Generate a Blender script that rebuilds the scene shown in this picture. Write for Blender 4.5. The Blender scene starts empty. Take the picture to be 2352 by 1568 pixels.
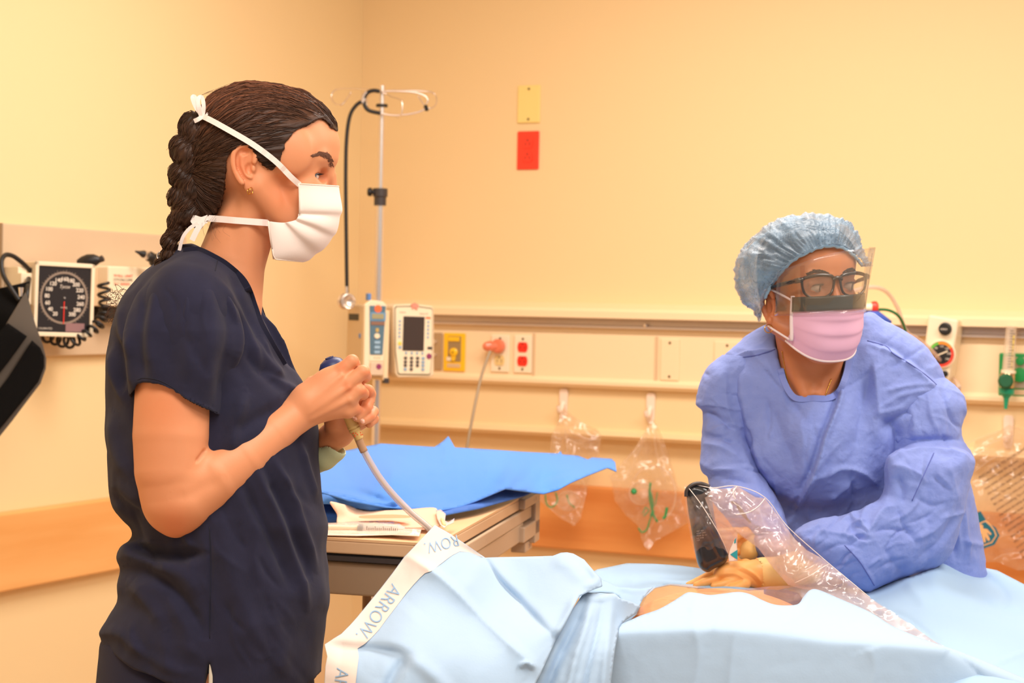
import bpy, math, random
import numpy as np
from mathutils import Vector, Matrix
from mathutils.geometry import delaunay_2d_cdt
random.seed(7); RNG = np.random.default_rng(7)
SC = bpy.context.scene; COL = SC.collection
PI = math.pi
# ---------------- camera, light, exposure ----------------
FPX = 4140.0; YAW = math.radians(25.5); PIT = math.atan((784-705)/FPX); ROLL = math.radians(1.15); CZ = 1.34
_r = Vector((math.cos(YAW), math.sin(YAW), 0)); _f = Vector((-math.sin(YAW), math.cos(YAW), 0)); _u = Vector((0, 0, 1))
FWD = _f*math.cos(PIT)-_u*math.sin(PIT); _u2 = _u*math.cos(PIT)+_f*math.sin(PIT)
RT = _r*math.cos(ROLL)+_u2*math.sin(ROLL); UP = _u2*math.cos(ROLL)-_r*math.sin(ROLL)
CAM = Vector((0, 0, CZ))
cam_d = bpy.data.cameras.new('camera'); cam = bpy.data.objects.new('camera', cam_d); COL.objects.link(cam)
cam_d.sensor_width = 36.0; cam_d.lens = 36.0*FPX/2352; cam_d.clip_start = .05
cam.matrix_world = Matrix(((RT.x, UP.x, -FWD.x, 0), (RT.y, UP.y, -FWD.y, 0), (RT.z, UP.z, -FWD.z, CZ), (0, 0, 0, 1)))
cam_d.dof.use_dof = True; cam_d.dof.focus_distance = 2.5; cam_d.dof.aperture_fstop = 8.0
SC.camera = cam
SC.cycles.transparent_max_bounces = 32
SC.view_settings.view_transform = 'Standard'; SC.view_settings.look = 'None'
SC.view_settings.exposure = 0.0; SC.view_settings.gamma = 1.0; SC.view_settings.use_curve_mapping = False
wd = bpy.data.worlds.new('world'); SC.world = wd; wd.use_nodes = True
wd.node_tree.nodes['Background'].inputs[0].default_value = (1.0, .92, .84, 1); wd.node_tree.nodes['Background'].inputs[1].default_value = 0.40
CEIL = 2.75
def area(name, loc, sx, sy, w, col, tgt=None):
    l = bpy.data.lights.new(name, 'AREA'); l.shape = 'RECTANGLE'; l.size = sx; l.size_y = sy; l.energy = w; l.color = col
    o = bpy.data.objects.new(name, l); COL.objects.link(o); o.location = loc
    if tgt is not None: o.rotation_euler = (Vector(tgt)-Vector(loc)).to_track_quat('-Z', 'Y').to_euler()
    return o
WARM = (1.0, .93, .865)
area('ceiling_panel_light', (-1.3, 3.3, CEIL-.06), 1.3, .6, 44, WARM)
area('ceiling_panel_light', (.6, 2.9, CEIL-.06), 1.3, .6, 40, WARM)
area('ceiling_panel_light', (-.7, .9, CEIL-.06), 1.3, .6, 38, WARM)
area('ceiling_panel_light', (.9, .4, CEIL-.06), 1.3, .6, 30, WARM)
# ---------------- helpers ----------------
def P(x, y, d): return CAM+(FWD+RT*((x-1176)/FPX)+UP*((784-y)/FPX))*d
_M3 = np.array([list(RT), list(UP), list(FWD)])
def Pn(v, d0):
    """sculpt space (px, py, z in px at depth d0) -> world, array"""
    v = np.asarray(v, float); d = d0*(1+v[:, 2]/FPX)
    c = np.stack([(v[:, 0]-1176)/FPX*d, (784-v[:, 1])/FPX*d, d], 1)
    return c@_M3+np.array([0, 0, CZ])
XL, YB = -2.85, 4.856
def onb(x, y, c=0):
    dr = P(x, y, 1)-CAM; t = (YB-c-CAM.y)/dr.y; p = CAM+dr*t; return p.x, p.z
def onl(x, y, c=0):
    dr = P(x, y, 1)-CAM; t = (XL+c-CAM.x)/dr.x; p = CAM+dr*t; return p.y, p.z
MB_ = Matrix(((1, 0, 0, 0), (0, 0, -1, YB), (0, 1, 0, 0), (0, 0, 0, 1)))      # local (along, up, out) on the back wall
ML_ = Matrix(((0, 0, 1, XL), (1, 0, 0, 0), (0, 1, 0, 0), (0, 0, 0, 1)))       # local (along, up, out) on the left wall
def lin(c):
    return tuple(((v/255)/12.92 if v/255 <= .04045 else ((v/255+.055)/1.055)**2.4) for v in c)
MATS = {}
def mat(name, col, rough=.5, metal=0, bump=None, var=None, sheen=0, coat=0, trans=0, alpha=1, attr=False, sss=0, wave=None, emit=None, spec=None, ior=None, grain=None):
    if name in MATS: return MATS[name]
    m = bpy.data.materials.new(name); MATS[name] = m; m.use_nodes = True; N = m.node_tree.nodes; L = m.node_tree.links
    b = N['Principled BSDF']; c = lin(col)+(1,)
    b.inputs['Base Color'].default_value = c; b.inputs['Roughness'].default_value = rough; b.inputs['Metallic'].default_value = metal
    if sheen: b.inputs['Sheen Weight'].default_value = sheen; b.inputs['Sheen Roughness'].default_value = .6
    if coat: b.inputs['Coat Weight'].default_value = coat; b.inputs['Coat Roughness'].default_value = .1
    if trans: b.inputs['Transmission Weight'].default_value = trans
    if alpha < 1: b.inputs['Alpha'].default_value = alpha
    if spec is not None: b.inputs['Specular IOR Level'].default_value = spec
    if ior: b.inputs['IOR'].default_value = ior
    if sss:
        b.inputs['Subsurface Weight'].default_value = sss; b.inputs['Subsurface Radius'].default_value = (.012, .005, .003); b.inputs['Subsurface Scale'].default_value = 1
    if emit: b.inputs['Emission Color'].default_value = lin(emit[0])+(1,); b.inputs['Emission Strength'].default_value = emit[1]
    tc = N.new('ShaderNodeTexCoord'); src = None
    def noise(sc, det=3, vec=None):
        n = N.new('ShaderNodeTexNoise'); n.inputs['Scale'].default_value = sc; n.inputs['Detail'].default_value = det
        L.new(vec or tc.outputs['Object'], n.inputs['Vector']); return n
    if grain:      # wood: stretched noise, (colour2, scale vector)
        mp = N.new('ShaderNodeMapping'); mp.inputs['Scale'].default_value = grain[1]; L.new(tc.outputs['Object'], mp.inputs[0])
        n = noise(1, 6, mp.outputs[0]); cr = N.new('ShaderNodeValToRGB'); cr.color_ramp.elements[0].color = lin(grain[0])+(1,); cr.color_ramp.elements[1].color = c
        cr.color_ramp.elements[0].position = .35; cr.color_ramp.elements[1].position = .62
        L.new(n.outputs[0], cr.inputs[0]); src = cr.outputs[0]
    if var:        # (colour2, scale)
        n = noise(var[1]); mx = N.new('ShaderNodeMix'); mx.data_type = 'RGBA'; L.new(n.outputs[0], mx.inputs[0])
        mx.inputs[6].default_value = c; mx.inputs[7].default_value = lin(var[0])+(1,); src = mx.outputs[2]
    if attr:
        a = N.new('ShaderNodeAttribute'); a.attribute_name = 'Col'
        mx = N.new('ShaderNodeMix'); mx.data_type = 'RGBA'; mx.blend_type = 'MULTIPLY'; mx.inputs[0].default_value = 1
        if src: L.new(src, mx.inputs[6])
        else: mx.inputs[6].default_value = c
        L.new(a.outputs['Color'], mx.inputs[7]); src = mx.outputs[2]
    if src: L.new(src, b.inputs['Base Color'])
    prev = None
    for (sc, st, ds) in (bump or []):
        n = noise(sc, 4); bp = N.new('ShaderNodeBump'); bp.inputs['Strength'].default_value = st; bp.inputs['Distance'].default_value = ds
        L.new(n.outputs[0], bp.inputs['Height'])
        if prev: L.new(prev, bp.inputs['Normal'])
        prev = bp.outputs[0]
    if wave:       # crossed weave (scale, strength, distance)
        for d_ in ('X', 'Z'):
            w = N.new('ShaderNodeTexWave'); w.bands_direction = d_; w.inputs['Scale'].default_value = wave[0]; L.new(tc.outputs['Object'], w.inputs['Vector'])
            bp = N.new('ShaderNodeBump'); bp.inputs['Strength'].default_value = wave[1]; bp.inputs['Distance'].default_value = wave[2]; L.new(w.outputs['Fac'], bp.inputs['Height'])
            if prev: L.new(prev, bp.inputs['Normal'])
            prev = bp.outputs[0]
    if prev: L.new(prev, b.inputs['Normal'])
    return m
def film(name, tint=(255, 245, 235), white=.12, streak=(30, .25), rough=.12, alpha=.25, bumps=((25, .6, .01),), gloss=(.05, .55)):
    """clear plastic film: see-through, a little milky, with glossy wrinkles"""
    m = bpy.data.materials.new(name); MATS[name] = m; m.use_nodes = True; N = m.node_tree.nodes; L = m.node_tree.links
    N.remove(N['Principled BSDF']); out = N['Material Output']
    tr = N.new('ShaderNodeBsdfTransparent'); tr.inputs[0].default_value = (.97, .96, .95, 1)
    df = N.new('ShaderNodeBsdfDiffuse'); df.inputs[0].default_value = lin(tint)+(1,)
    tl = N.new('ShaderNodeBsdfTranslucent'); tl.inputs[0].default_value = lin(tint)+(1,)
    gl = N.new('ShaderNodeBsdfGlossy'); gl.inputs['Roughness'].default_value = rough
    tc = N.new('ShaderNodeTexCoord'); prev = None
    for (sc, st, ds) in bumps:
        n = N.new('ShaderNodeTexNoise'); n.inputs['Scale'].default_value = sc; n.inputs['Detail'].default_value = 3; L.new(tc.outputs['Object'], n.inputs['Vector'])
        if hasattr(n, 'noise_type'):
            try: n.noise_type = 'RIDGED_MULTIFRACTAL'
            except Exception: pass
        bp = N.new('ShaderNodeBump'); bp.inputs['Strength'].default_value = st; bp.inputs['Distance'].default_value = ds; L.new(n.outputs[0], bp.inputs['Height'])
        if prev: L.new(prev, bp.inputs['Normal'])
        prev = bp.outputs[0]
    if prev: L.new(prev, gl.inputs['Normal']); L.new(prev, df.inputs['Normal'])
    md = N.new('ShaderNodeAddShader'); hd = N.new('ShaderNodeMixShader'); hd.inputs[0].default_value = .5; L.new(df.outputs[0], hd.inputs[1]); L.new(tl.outputs[0], hd.inputs[2])
    n2 = N.new('ShaderNodeTexNoise'); n2.inputs['Scale'].default_value = streak[0]; n2.inputs['Detail'].default_value = 4; L.new(tc.outputs['Object'], n2.inputs['Vector'])
    mr = N.new('ShaderNodeMapRange'); mr.inputs[1].default_value = .4; mr.inputs[2].default_value = .75; mr.inputs[3].default_value = white; mr.inputs[4].default_value = white+streak[1]; L.new(n2.outputs[0], mr.inputs[0])
    m1 = N.new('ShaderNodeMixShader'); L.new(mr.outputs[0], m1.inputs[0]); L.new(tr.outputs[0], m1.inputs[1]); L.new(hd.outputs[0], m1.inputs[2])
    lw = N.new('ShaderNodeLayerWeight'); lw.inputs[0].default_value = .5
    if prev: L.new(prev, lw.inputs['Normal'])
    pw = N.new('ShaderNodeMath'); pw.operation = 'POWER'; L.new(lw.outputs['Facing'], pw.inputs[0]); pw.inputs[1].default_value = 3.5
    fr = N.new('ShaderNodeMath'); fr.operation = 'MULTIPLY_ADD'; L.new(pw.outputs[0], fr.inputs[0]); fr.inputs[1].default_value = gloss[1]; fr.inputs[2].default_value = gloss[0]
    m2 = N.new('ShaderNodeMixShader'); L.new(fr.outputs[0], m2.inputs[0]); L.new(m1.outputs[0], m2.inputs[1]); L.new(gl.outputs[0], m2.inputs[2])
    N.remove(md); L.new(m2.outputs[0], out.inputs[0]); return m
class MB:
    def __init__(s, M=None): s.v = []; s.f = []; s.M = M or Matrix()
    def add(s, vs, fs):
        o = len(s.v); s.v += [s.M@Vector(v) for v in vs]; s.f += [tuple(i+o for i in f) for f in fs]; return s
    def box(s, x0, x1, y0, y1, z0, z1):
        return s.add([(x, y, z) for x in (x0, x1) for y in (y0, y1) for z in (z0, z1)], [(0, 1, 3, 2), (4, 6, 7, 5), (0, 4, 5, 1), (2, 3, 7, 6), (0, 2, 6, 4), (1, 5, 7, 3)])
    def ext(s, poly, z0, z1):
        n = len(poly); a = sum(poly[i][0]*poly[(i+1) % n][1]-poly[(i+1) % n][0]*poly[i][1] for i in range(n))
        if a < 0: poly = poly[::-1]
        vs = [(p[0], p[1], z0) for p in poly]+[(p[0], p[1], z1) for p in poly]
        return s.add(vs, [tuple(range(n))[::-1], tuple(range(n, 2*n))]+[(i, (i+1) % n, n+(i+1) % n, n+i) for i in range(n)])
    def lathe(s, prof, c=(0, 0, 0), ax=(0, 0, 1), n=24, sq=(1, 1)):
        q = Vector(ax).to_track_quat('Z', 'Y'); c = Vector(c); vs = []; fs = []; m = len(prof)
        for i in range(n):
            a = 2*PI*i/n
            for r, h in prof: vs.append(c+q@Vector((r*math.cos(a)*sq[0], r*math.sin(a)*sq[1], h)))
        for i in range(n):
            for j in range(m-1):
                a, b = i*m+j, ((i+1) % n)*m+j; fs.append((a, b, b+1, a+1))
        fs.append(tuple(i*m for i in range(n))[::-1]); fs.append(tuple(i*m+m-1 for i in range(n)))
        return s.add(vs, fs)
    def tube(s, pts, r, n=8, flat=1.0, closed=False, up=(0, 0, 1)):
        pts = [Vector(p) for p in pts]; m = len(pts); vs = []; fs = []
        upv = Vector(up)
        for i, p in enumerate(pts):
            t = (pts[(i+1) % m]-pts[i-1]) if closed else pts[min(i+1, m-1)]-pts[max(i-1, 0)]
            t.normalize(); a = upv-t*upv.dot(t)
            if a.length < 1e-3: a = Vector((1, 0, 0))-t*t.x
            a.normalize(); b = t.cross(a); upv = a
            rr = r[i] if hasattr(r, '__len__') else r
            for k in range(n): w = 2*PI*k/n; vs.append(p+a*(rr*math.cos(w)*flat)+b*(rr*math.sin(w)))
        for i in range(m if closed else m-1):
            for k in range(n):
                a0 = i*n+k; a1 = i*n+(k+1) % n; b0 = ((i+1) % m)*n+k; b1 = ((i+1) % m)*n+(k+1) % n
                fs.append((a0, b0, b1, a1)[::-1])
        if not closed: fs.append(tuple(range(n))[::-1]); fs.append(tuple(range((m-1)*n, m*n)))
        return s.add(vs, fs)
def spl(pts, n=8, closed=False):
    """Catmull-Rom through points"""
    pts = [Vector(p) if len(p) == 3 else Vector((p[0], p[1], 0)) for p in pts]; m = len(pts); out = []
    for i in range(m if closed else m-1):
        if closed: a, b, c, d = pts[i-1], pts[i], pts[(i+1) % m], pts[(i+2) % m]
        else: a, b, c, d = pts[max(i-1, 0)], pts[i], pts[i+1], pts[min(i+2, m-1)]
        for k in range(n):
            t = k/n; out.append(.5*((2*b)+(c-a)*t+(2*a-5*b+4*c-d)*t*t+(3*b-a-3*c+d)*t**3))
    if not closed: out.append(pts[-1])
    return out
def fin(o, label=None, cat=None, group=None, kind=None, parent=None):
    if label: o['label'] = label
    if cat: o['category'] = cat
    if group: o['group'] = group
    if kind: o['kind'] = kind
    if parent is not None:
        o.parent = parent
        o.matrix_parent_inverse = Matrix.Translation(-root_loc(parent))
    return o
def root_loc(p):
    v = Vector(p.location)
    return v
def obj(name, vs, fs, m, parent=None, smooth=False, bevel=0, label=None, cat=None, group=None, kind=None, sub=0, solid=0, auto=None, colors=None):
    me = bpy.data.meshes.new(name); me.from_pydata([tuple(v) for v in vs], [], [tuple(f) for f in fs]); me.update()
    o = bpy.data.objects.new(name, me); COL.objects.link(o)
    if m is not None: me.materials.append(m)
    if colors is not None:
        ca = me.color_attributes.new('Col', 'FLOAT_COLOR', 'POINT'); c4 = np.ones((len(me.vertices), 4), np.float32); c4[:, :3] = colors; ca.data.foreach_set('color', c4.ravel())
    if smooth: me.polygons.foreach_set('use_smooth', [True]*len(me.polygons))
    if auto: me.set_sharp_from_angle(angle=math.radians(auto))
    if solid: md = o.modifiers.new('solid', 'SOLIDIFY'); md.thickness = solid; md.offset = 0
    if bevel: md = o.modifiers.new('bevel', 'BEVEL'); md.width = bevel; md.segments = 3; md.limit_method = 'ANGLE'
    if sub: md = o.modifiers.new('sub', 'SUBSURF'); md.levels = sub; md.render_levels = sub
    return fin(o, label, cat, group, kind, parent)
def mk(mb, name, m, parent=None, **k): return obj(name, mb.v, mb.f, m, parent, **k)
def thing(name, loc, label, cat, group=None):
    o = bpy.data.objects.new(name, None); COL.objects.link(o); o.location = loc; o.empty_display_size = .05
    return fin(o, label, cat, group)
def text(name, s, fn, m, parent, size=1.0, align='CENTER', off=0, solid=0, label=None, shear=0, sub=0):
    """flat lettering; fn maps (x, y) in text units to a world point"""
    cu = bpy.data.curves.new(name, 'FONT'); cu.body = s; cu.size = size; cu.align_x = align; cu.align_y = 'CENTER'; cu.offset = off; cu.shear = shear; cu.resolution_u = 6
    t = bpy.data.objects.new('t', cu); COL.objects.link(t); bpy.context.view_layer.update()
    me = bpy.data.meshes.new_from_object(t); bpy.data.objects.remove(t)
    if sub:
        import bmesh
        b = bmesh.new(); b.from_mesh(me); bmesh.ops.subdivide_edges(b, edges=[e for e in b.edges if e.calc_length() > size*.12], cuts=sub); bmesh.ops.triangulate(b, faces=b.faces); b.to_mesh(me); b.free()
    vs = [fn(v.co.x, v.co.y) for v in me.vertices]; fs = [tuple(p.vertices) for p in me.polygons]; bpy.data.meshes.remove(me)
    return obj(name, vs, fs, m, parent, solid=solid, label=label)
# ---- sculpting fields: smooth unions on a grid, then surface nets ----
def seg_d(X, Y, Z, a, b):
    ab = [b[i]-a[i] for i in range(3)]; L2 = sum(v*v for v in ab)+1e-9
    t = np.clip(((X-a[0])*ab[0]+(Y-a[1])*ab[1]+(Z-a[2])*ab[2])/L2, 0, 1)
    return t, np.sqrt((X-a[0]-t*ab[0])**2+(Y-a[1]-t*ab[1])**2+(Z-a[2]-t*ab[2])**2)
def poly_sd(pts, X, Y):
    p = np.array([(q[0], q[1]) for q in pts], np.float32); d = np.full(X.shape, 1e12, np.float32); s = np.zeros(X.shape, bool)
    for i in range(len(p)):
        a = p[i]; b = p[(i+1) % len(p)]; e = b-a; wx = X-a[0]; wy = Y-a[1]
        t = np.clip((wx*e[0]+wy*e[1])/(e@e+1e-9), 0, 1); d = np.minimum(d, (wx-t*e[0])**2+(wy-t*e[1])**2)
        c = ((a[1] <= Y) != (b[1] <= Y)); c = c & (X < e[0]*(Y-a[1])/(e[1] if abs(e[1]) > 1e-6 else 1e-6)+a[0]); s ^= c
    d = np.sqrt(d); return np.where(s, -d, d)
class SDF:
    def __init__(s, lo, hi, h):
        s.lo = np.array(lo, float); s.h = h; n = [int((hi[i]-lo[i])/h)+1 for i in range(3)]; s.n = n
        s.ax = [np.float32(lo[i])+np.float32(h)*np.arange(n[i], dtype=np.float32) for i in range(3)]
        s.f = np.full(n, 99.0, np.float32)
    def view(s, lo, hi):
        i0 = [max(0, int((lo[i]-s.lo[i])/s.h)) for i in range(3)]; i1 = [min(s.n[i], int((hi[i]-s.lo[i])/s.h)+2) for i in range(3)]
        if any(i1[i] <= i0[i] for i in range(3)): return None
        sl = tuple(slice(i0[i], i1[i]) for i in range(3))
        X, Y, Z = np.meshgrid(*[s.ax[i][sl[i]] for i in range(3)], indexing='ij', sparse=True); return sl, X, Y, Z
    def put(s, sl, g, k, sub=False):
        a = s.f[sl]
        if sub:
            g = -g; h = np.clip(.5-.5*(a-g)/max(k, 1e-3), 0, 1); s.f[sl] = a*(1-h)+g*h+k*h*(1-h) if k > 0 else np.maximum(a, g)
        else:
            h = np.clip(.5+.5*(a-g)/max(k, 1e-3), 0, 1); s.f[sl] = a*(1-h)+g*h-k*h*(1-h) if k > 0 else np.minimum(a, g)
    def ball(s, c, r, k=10, rot=None, sub=False):
        r = (r, r, r) if not hasattr(r, '__len__') else r; R = max(r)+k+2*s.h+25
        v = s.view([c[i]-R for i in range(3)], [c[i]+R for i in range(3)])
        if v is None: return
        sl, X, Y, Z = v; X = X-c[0]; Y = Y-c[1]; Z = Z-c[2]
        if rot is not None:       # degrees, about z (in picture plane), then y, then x
            m = rot.transposed() if isinstance(rot, Matrix) else (Matrix.Rotation(math.radians(rot[2]), 3, 'Z')@Matrix.Rotation(math.radians(rot[1]), 3, 'Y')@Matrix.Rotation(math.radians(rot[0]), 3, 'X')).transposed()
            X, Y, Z = [m[i][0]*X+m[i][1]*Y+m[i][2]*Z for i in range(3)]
        q = np.sqrt((X/r[0])**2+(Y/r[1])**2+(Z/r[2])**2); q2 = np.sqrt((X/r[0]**2)**2+(Y/r[1]**2)**2+(Z/r[2]**2)**2)+1e-6
        s.put(sl, (q*(q-1)/q2).astype(np.float32), k, sub)
    def cone(s, a, b, ra, rb, k=8, sub=False, zs=1.0):
        R = max(ra, rb)*max(1, zs)+k+2*s.h+20
        v = s.view([min(a[i], b[i])-R for i in range(3)], [max(a[i], b[i])+R for i in range(3)])
        if v is None: return
        sl, X, Y, Z = v
        if zs != 1: zc = (a[2]+b[2])/2; Z = (Z-zc)/zs; a = (a[0], a[1], (a[2]-zc)/zs); b = (b[0], b[1], (b[2]-zc)/zs)
        t, d = seg_d(X, Y, Z, a, b); s.put(sl, (d-(ra+(rb-ra)*t)).astype(np.float32), k, sub)
    def chain(s, pts, k=8, sub=False, zs=1.0, kk=None):
        """round cones chained without inflation: union inside the chain by a small blend"""
        for i in range(len(pts)-1): s.cone(pts[i][:3], pts[i+1][:3], pts[i][3], pts[i+1][3], k if i == 0 or kk is None else kk, sub, zs)
    def pillow(s, pts, R, zs=1.0, zc=0.0, k=10, zcf=None, sub=False, zr=None):
        xs = [p[0] for p in pts]; ys = [p[1] for p in pts]; zm = zr or (R*zs+k+3*s.h)
        v = s.view((min(xs)-k-20, min(ys)-k-20, zc-zm-200), (max(xs)+k+20, max(ys)+k+20, zc+zm+200))
        if v is None: return
        sl, X, Y, Z = v; X2, Y2 = np.meshgrid(X.ravel(), Y.ravel(), indexing='ij')
        d = poly_sd(pts, X2, Y2); z0 = zc if zcf is None else zcf(X2, Y2)[:, :, None]
        Rr = R(X2, Y2)[:, :, None] if callable(R) else R
        q = np.maximum(d[:, :, None]+Rr, 0); g = np.sqrt(q*q+((Z-z0)/zs)**2)-Rr
        s.put(sl, g.astype(np.float32), k, sub)
    def nets(s):
        f = s.f; ins = f < 0
        cnt = np.zeros([k-1 for k in f.shape], np.int8)
        sh = [(i, j, k) for i in (0, 1) for j in (0, 1) for k in (0, 1)]
        cut = lambda A, o: A[o[0]:A.shape[0]-1+o[0], o[1]:A.shape[1]-1+o[1], o[2]:A.shape[2]-1+o[2]]
        for o in sh: cnt += cut(ins, o)
        act = (cnt > 0) & (cnt < 8); idx = np.full(act.shape, -1, np.int32); ijk = np.argwhere(act); idx[act] = np.arange(len(ijk))
        val = {o: f[ijk[:, 0]+o[0], ijk[:, 1]+o[1], ijk[:, 2]+o[2]] for o in sh}
        pos = np.zeros((len(ijk), 3)); n = np.zeros(len(ijk))
        for o in sh:
            for ax in range(3):
                if o[ax] == 0:
                    p = list(o); p[ax] = 1; p = tuple(p); a, b = val[o], val[p]; m = (a < 0) != (b < 0); t = a[m]/(a[m]-b[m])
                    c = np.tile(np.array(o, float), (m.sum(), 1)); c[:, ax] = t; pos[m] += c; n[m] += 1
        v = (ijk+pos/n[:, None])*s.h+s.lo; Q = []
        for ax in range(3):
            o1 = [0, 0, 0]; o1[ax] = 1; A = ins[:-1, :-1, :-1]; B = cut(ins, tuple(o1)); b, c = [(1, 2), (2, 0), (0, 1)][ax]
            ch = A != B; sl = [slice(None)]*3; e = np.argwhere(ch); e = e[(e[:, b] > 0) & (e[:, c] > 0)]
            eb = np.zeros(3, int); eb[b] = 1; ec = np.zeros(3, int); ec[c] = 1
            g = lambda q: idx[q[:, 0], q[:, 1], q[:, 2]]
            q = np.stack([g(e-eb-ec), g(e-ec), g(e), g(e-eb)], 1); fl = ~A[e[:, 0], e[:, 1], e[:, 2]]; q[fl] = q[fl][:, ::-1]; Q.append(q)
        Q = np.concatenate(Q); Q = Q[(Q >= 0).all(1)]; return v, Q
def smooth(v, Q, it=2, lam=.5):
    E = np.concatenate([Q[:, [0, 1]], Q[:, [1, 2]], Q[:, [2, 3]], Q[:, [3, 0]]]); n = len(v)
    a = np.concatenate([E[:, 0], E[:, 1]]); b = np.concatenate([E[:, 1], E[:, 0]]); c = np.bincount(a, minlength=n)+1e-9
    for k in range(it):
        l = lam if k % 2 == 0 else -lam*.9 if it > 3 else lam
        m = np.stack([np.bincount(a, weights=v[b, i], minlength=n) for i in range(3)], 1)/c[:, None]; v = v+(m-v)*l
    return v
def smooth_near(v, Q, pts, r, it=14):
    d, t = line_d(v, pts); w = np.exp(-(d/r)**2)[:, None]
    for _ in range(it): v = v+(smooth(v, Q, 1, .6)-v)*w
    return v
def largest(v, Q):
    lab = np.arange(len(v))
    for _ in range(400):
        m = lab[Q].min(1); new = lab.copy()
        for k in range(4): np.minimum.at(new, Q[:, k], m)
        new = new[new]
        if (new == lab).all(): break
        lab = new
    u, c = np.unique(lab[Q[:, 0]], return_counts=True); keep = lab == u[c.argmax()]; idx = np.cumsum(keep)-1
    return v[keep], idx[Q[keep[Q[:, 0]]]]
def normals(v, Q):
    e = np.cross(v[Q[:, 2]]-v[Q[:, 0]], v[Q[:, 3]]-v[Q[:, 1]]); N = np.zeros_like(v)
    for k in range(4):
        for i in range(3): N[:, i] += np.bincount(Q[:, k], weights=e[:, i], minlength=len(v))
    return N/(np.linalg.norm(N, axis=1)[:, None]+1e-9)
def line_d(v, pts):
    """distance in the picture plane to a polyline; returns (signed distance, param 0..1)"""
    p = np.array([(q[0], q[1]) for q in pts], float); L = np.linalg.norm(np.diff(p, axis=0), axis=1); T = L.sum(); cum = 0
    best = np.full(len(v), 1e9); sg = np.zeros(len(v)); tt = np.zeros(len(v))
    for i in range(len(p)-1):
        e = p[i+1]-p[i]; w = v[:, :2]-p[i]; t = np.clip((w@e)/(e@e+1e-9), 0, 1); r = w-t[:, None]*e; d = np.hypot(r[:, 0], r[:, 1])
        m = d < best; best[m] = d[m]; sg[m] = np.sign(e[0]*w[:, 1]-e[1]*w[:, 0])[m]; tt[m] = (cum+t[m]*L[i])/T; cum += L[i]
    return best*sg, tt
CRK = False
def crease(v, N, pts, w, amp, sharp=False, step=0, side=-1, zmax=None, zmin=None):
    """push vertices along their normals near a drawn line; only those facing the given side. step makes a one-sided fold lip"""
    q = spl(pts, 5); d, t = line_d(v, q); env = np.clip(np.minimum(t, 1-t)*5, 0, 1); env = .15+.85*env if not sharp else env
    face = np.clip(-N[:, 2]*side*-1*2+.3, 0, 1) if side == 1 else np.clip(-N[:, 2]*2+.3, 0, 1)
    if zmax is not None: face = face*(v[:, 2] < zmax)
    if zmin is not None: face = face*(v[:, 2] > zmin)
    g = np.exp(-(d/w)**2)
    if CRK: g = .65*np.exp(-np.abs(d)/(w*.8))+.35*g
    if step: g = g*.0+np.where(d > 0, np.exp(-np.abs(d)/w), np.exp(-np.abs(d)/(w*.18)))
    endf = ((t > 0) & (t < 1)) | (np.abs(d) < w*.7)
    return v+N*(amp*g*env*face*endf)[:, None]
def autocrease(v, N, box, n, ang, ln, w, amp, seed=1, zmax=None):
    rg = random.Random(seed); x0, y0, x1, y1 = box
    for k in range(n):
        x, y = rg.uniform(x0, x1), rg.uniform(y0, y1); a = math.radians(rg.gauss(ang(x, y) if callable(ang) else ang, 14)); l = ln*rg.uniform(.5, 1.4); b = rg.uniform(-.18, .18)*l
        dx, dy = math.cos(a), math.sin(a); v = crease(v, N, [(x-dx*l/2, y-dy*l/2), (x-dy*b, y+dx*b), (x+dx*l/2, y+dy*l/2)], w*rg.uniform(.6, 1.5), amp*rg.choice((-1, 1))*rg.uniform(.5, 1.3), zmax=zmax)
    return v
def proj(p):
    q = Vector(p)-CAM; d = q.dot(FWD); return 1176+q.dot(RT)/d*FPX, 784-q.dot(UP)/d*FPX, d
def _hash(i, j, k):
    n = (i*73856093) ^ (j*19349663) ^ (k*83492791); n = (n ^ (n >> 13))*1274126177 & 0xffffffff; return (n & 0xffff)/65535.0
def vnoise(p):
    i = np.floor(p).astype(np.int64); f = p-i; f = f*f*(3-2*f); r = 0
    for dx in (0, 1):
        for dy in (0, 1):
            for dz in (0, 1):
                w = (f[:, 0] if dx else 1-f[:, 0])*(f[:, 1] if dy else 1-f[:, 1])*(f[:, 2] if dz else 1-f[:, 2]); r = r+w*_hash(i[:, 0]+dx, i[:, 1]+dy, i[:, 2]+dz)
    return r*2-1
def ridged(p, oct=3):
    r = 0; a = 1
    for k in range(oct): r = r+a*(1-2*np.abs(vnoise(p*2**k+17*k))); a *= .5
    return r
# ---------------- room ----------------
m_wall = mat('wall_paint', (243, 213, 162), .6, bump=[(180, .08, .002)])
m_wall2 = mat('left_wall_paint', (243, 216, 166), .6, bump=[(180, .08, .002)])
m_ceil = mat('ceiling_paint', (250, 240, 222), .8)
m_floor = mat('floor_vinyl', (206, 176, 140), .35, var=((190, 160, 125), 6))
m_cream = mat('cream_laminate', (250, 222, 180), .45)
m_cream2 = mat('cream_enamel', (250, 232, 200), .35)
m_tan = mat('tan_plastic', (222, 190, 150), .5)
m_alu = mat('brushed_rail', (205, 190, 178), .35, metal=.55)
m_steel = mat('polished_steel', (236, 226, 218), .26, metal=.9)
m_wood = mat('maple_board', (232, 158, 90), .38, grain=((214, 132, 66), (1.2, 1.2, 14)))
m_black = mat('black_rubber', (26, 24, 24), .45)
m_dark = mat('charcoal_plastic', (62, 56, 56), .45)
XR, YF = 2.6, -1.6
def struct(name, mb, m, **k):
    return mk(mb, name, m, kind='structure', **k)
struct('floor', MB().box(XL-.1, XR, YF, YB+.1, -.1, 0), m_floor)
struct('ceiling', MB().box(XL-.1, XR, YF, YB+.1, CEIL, CEIL+.1), m_ceil)
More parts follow.
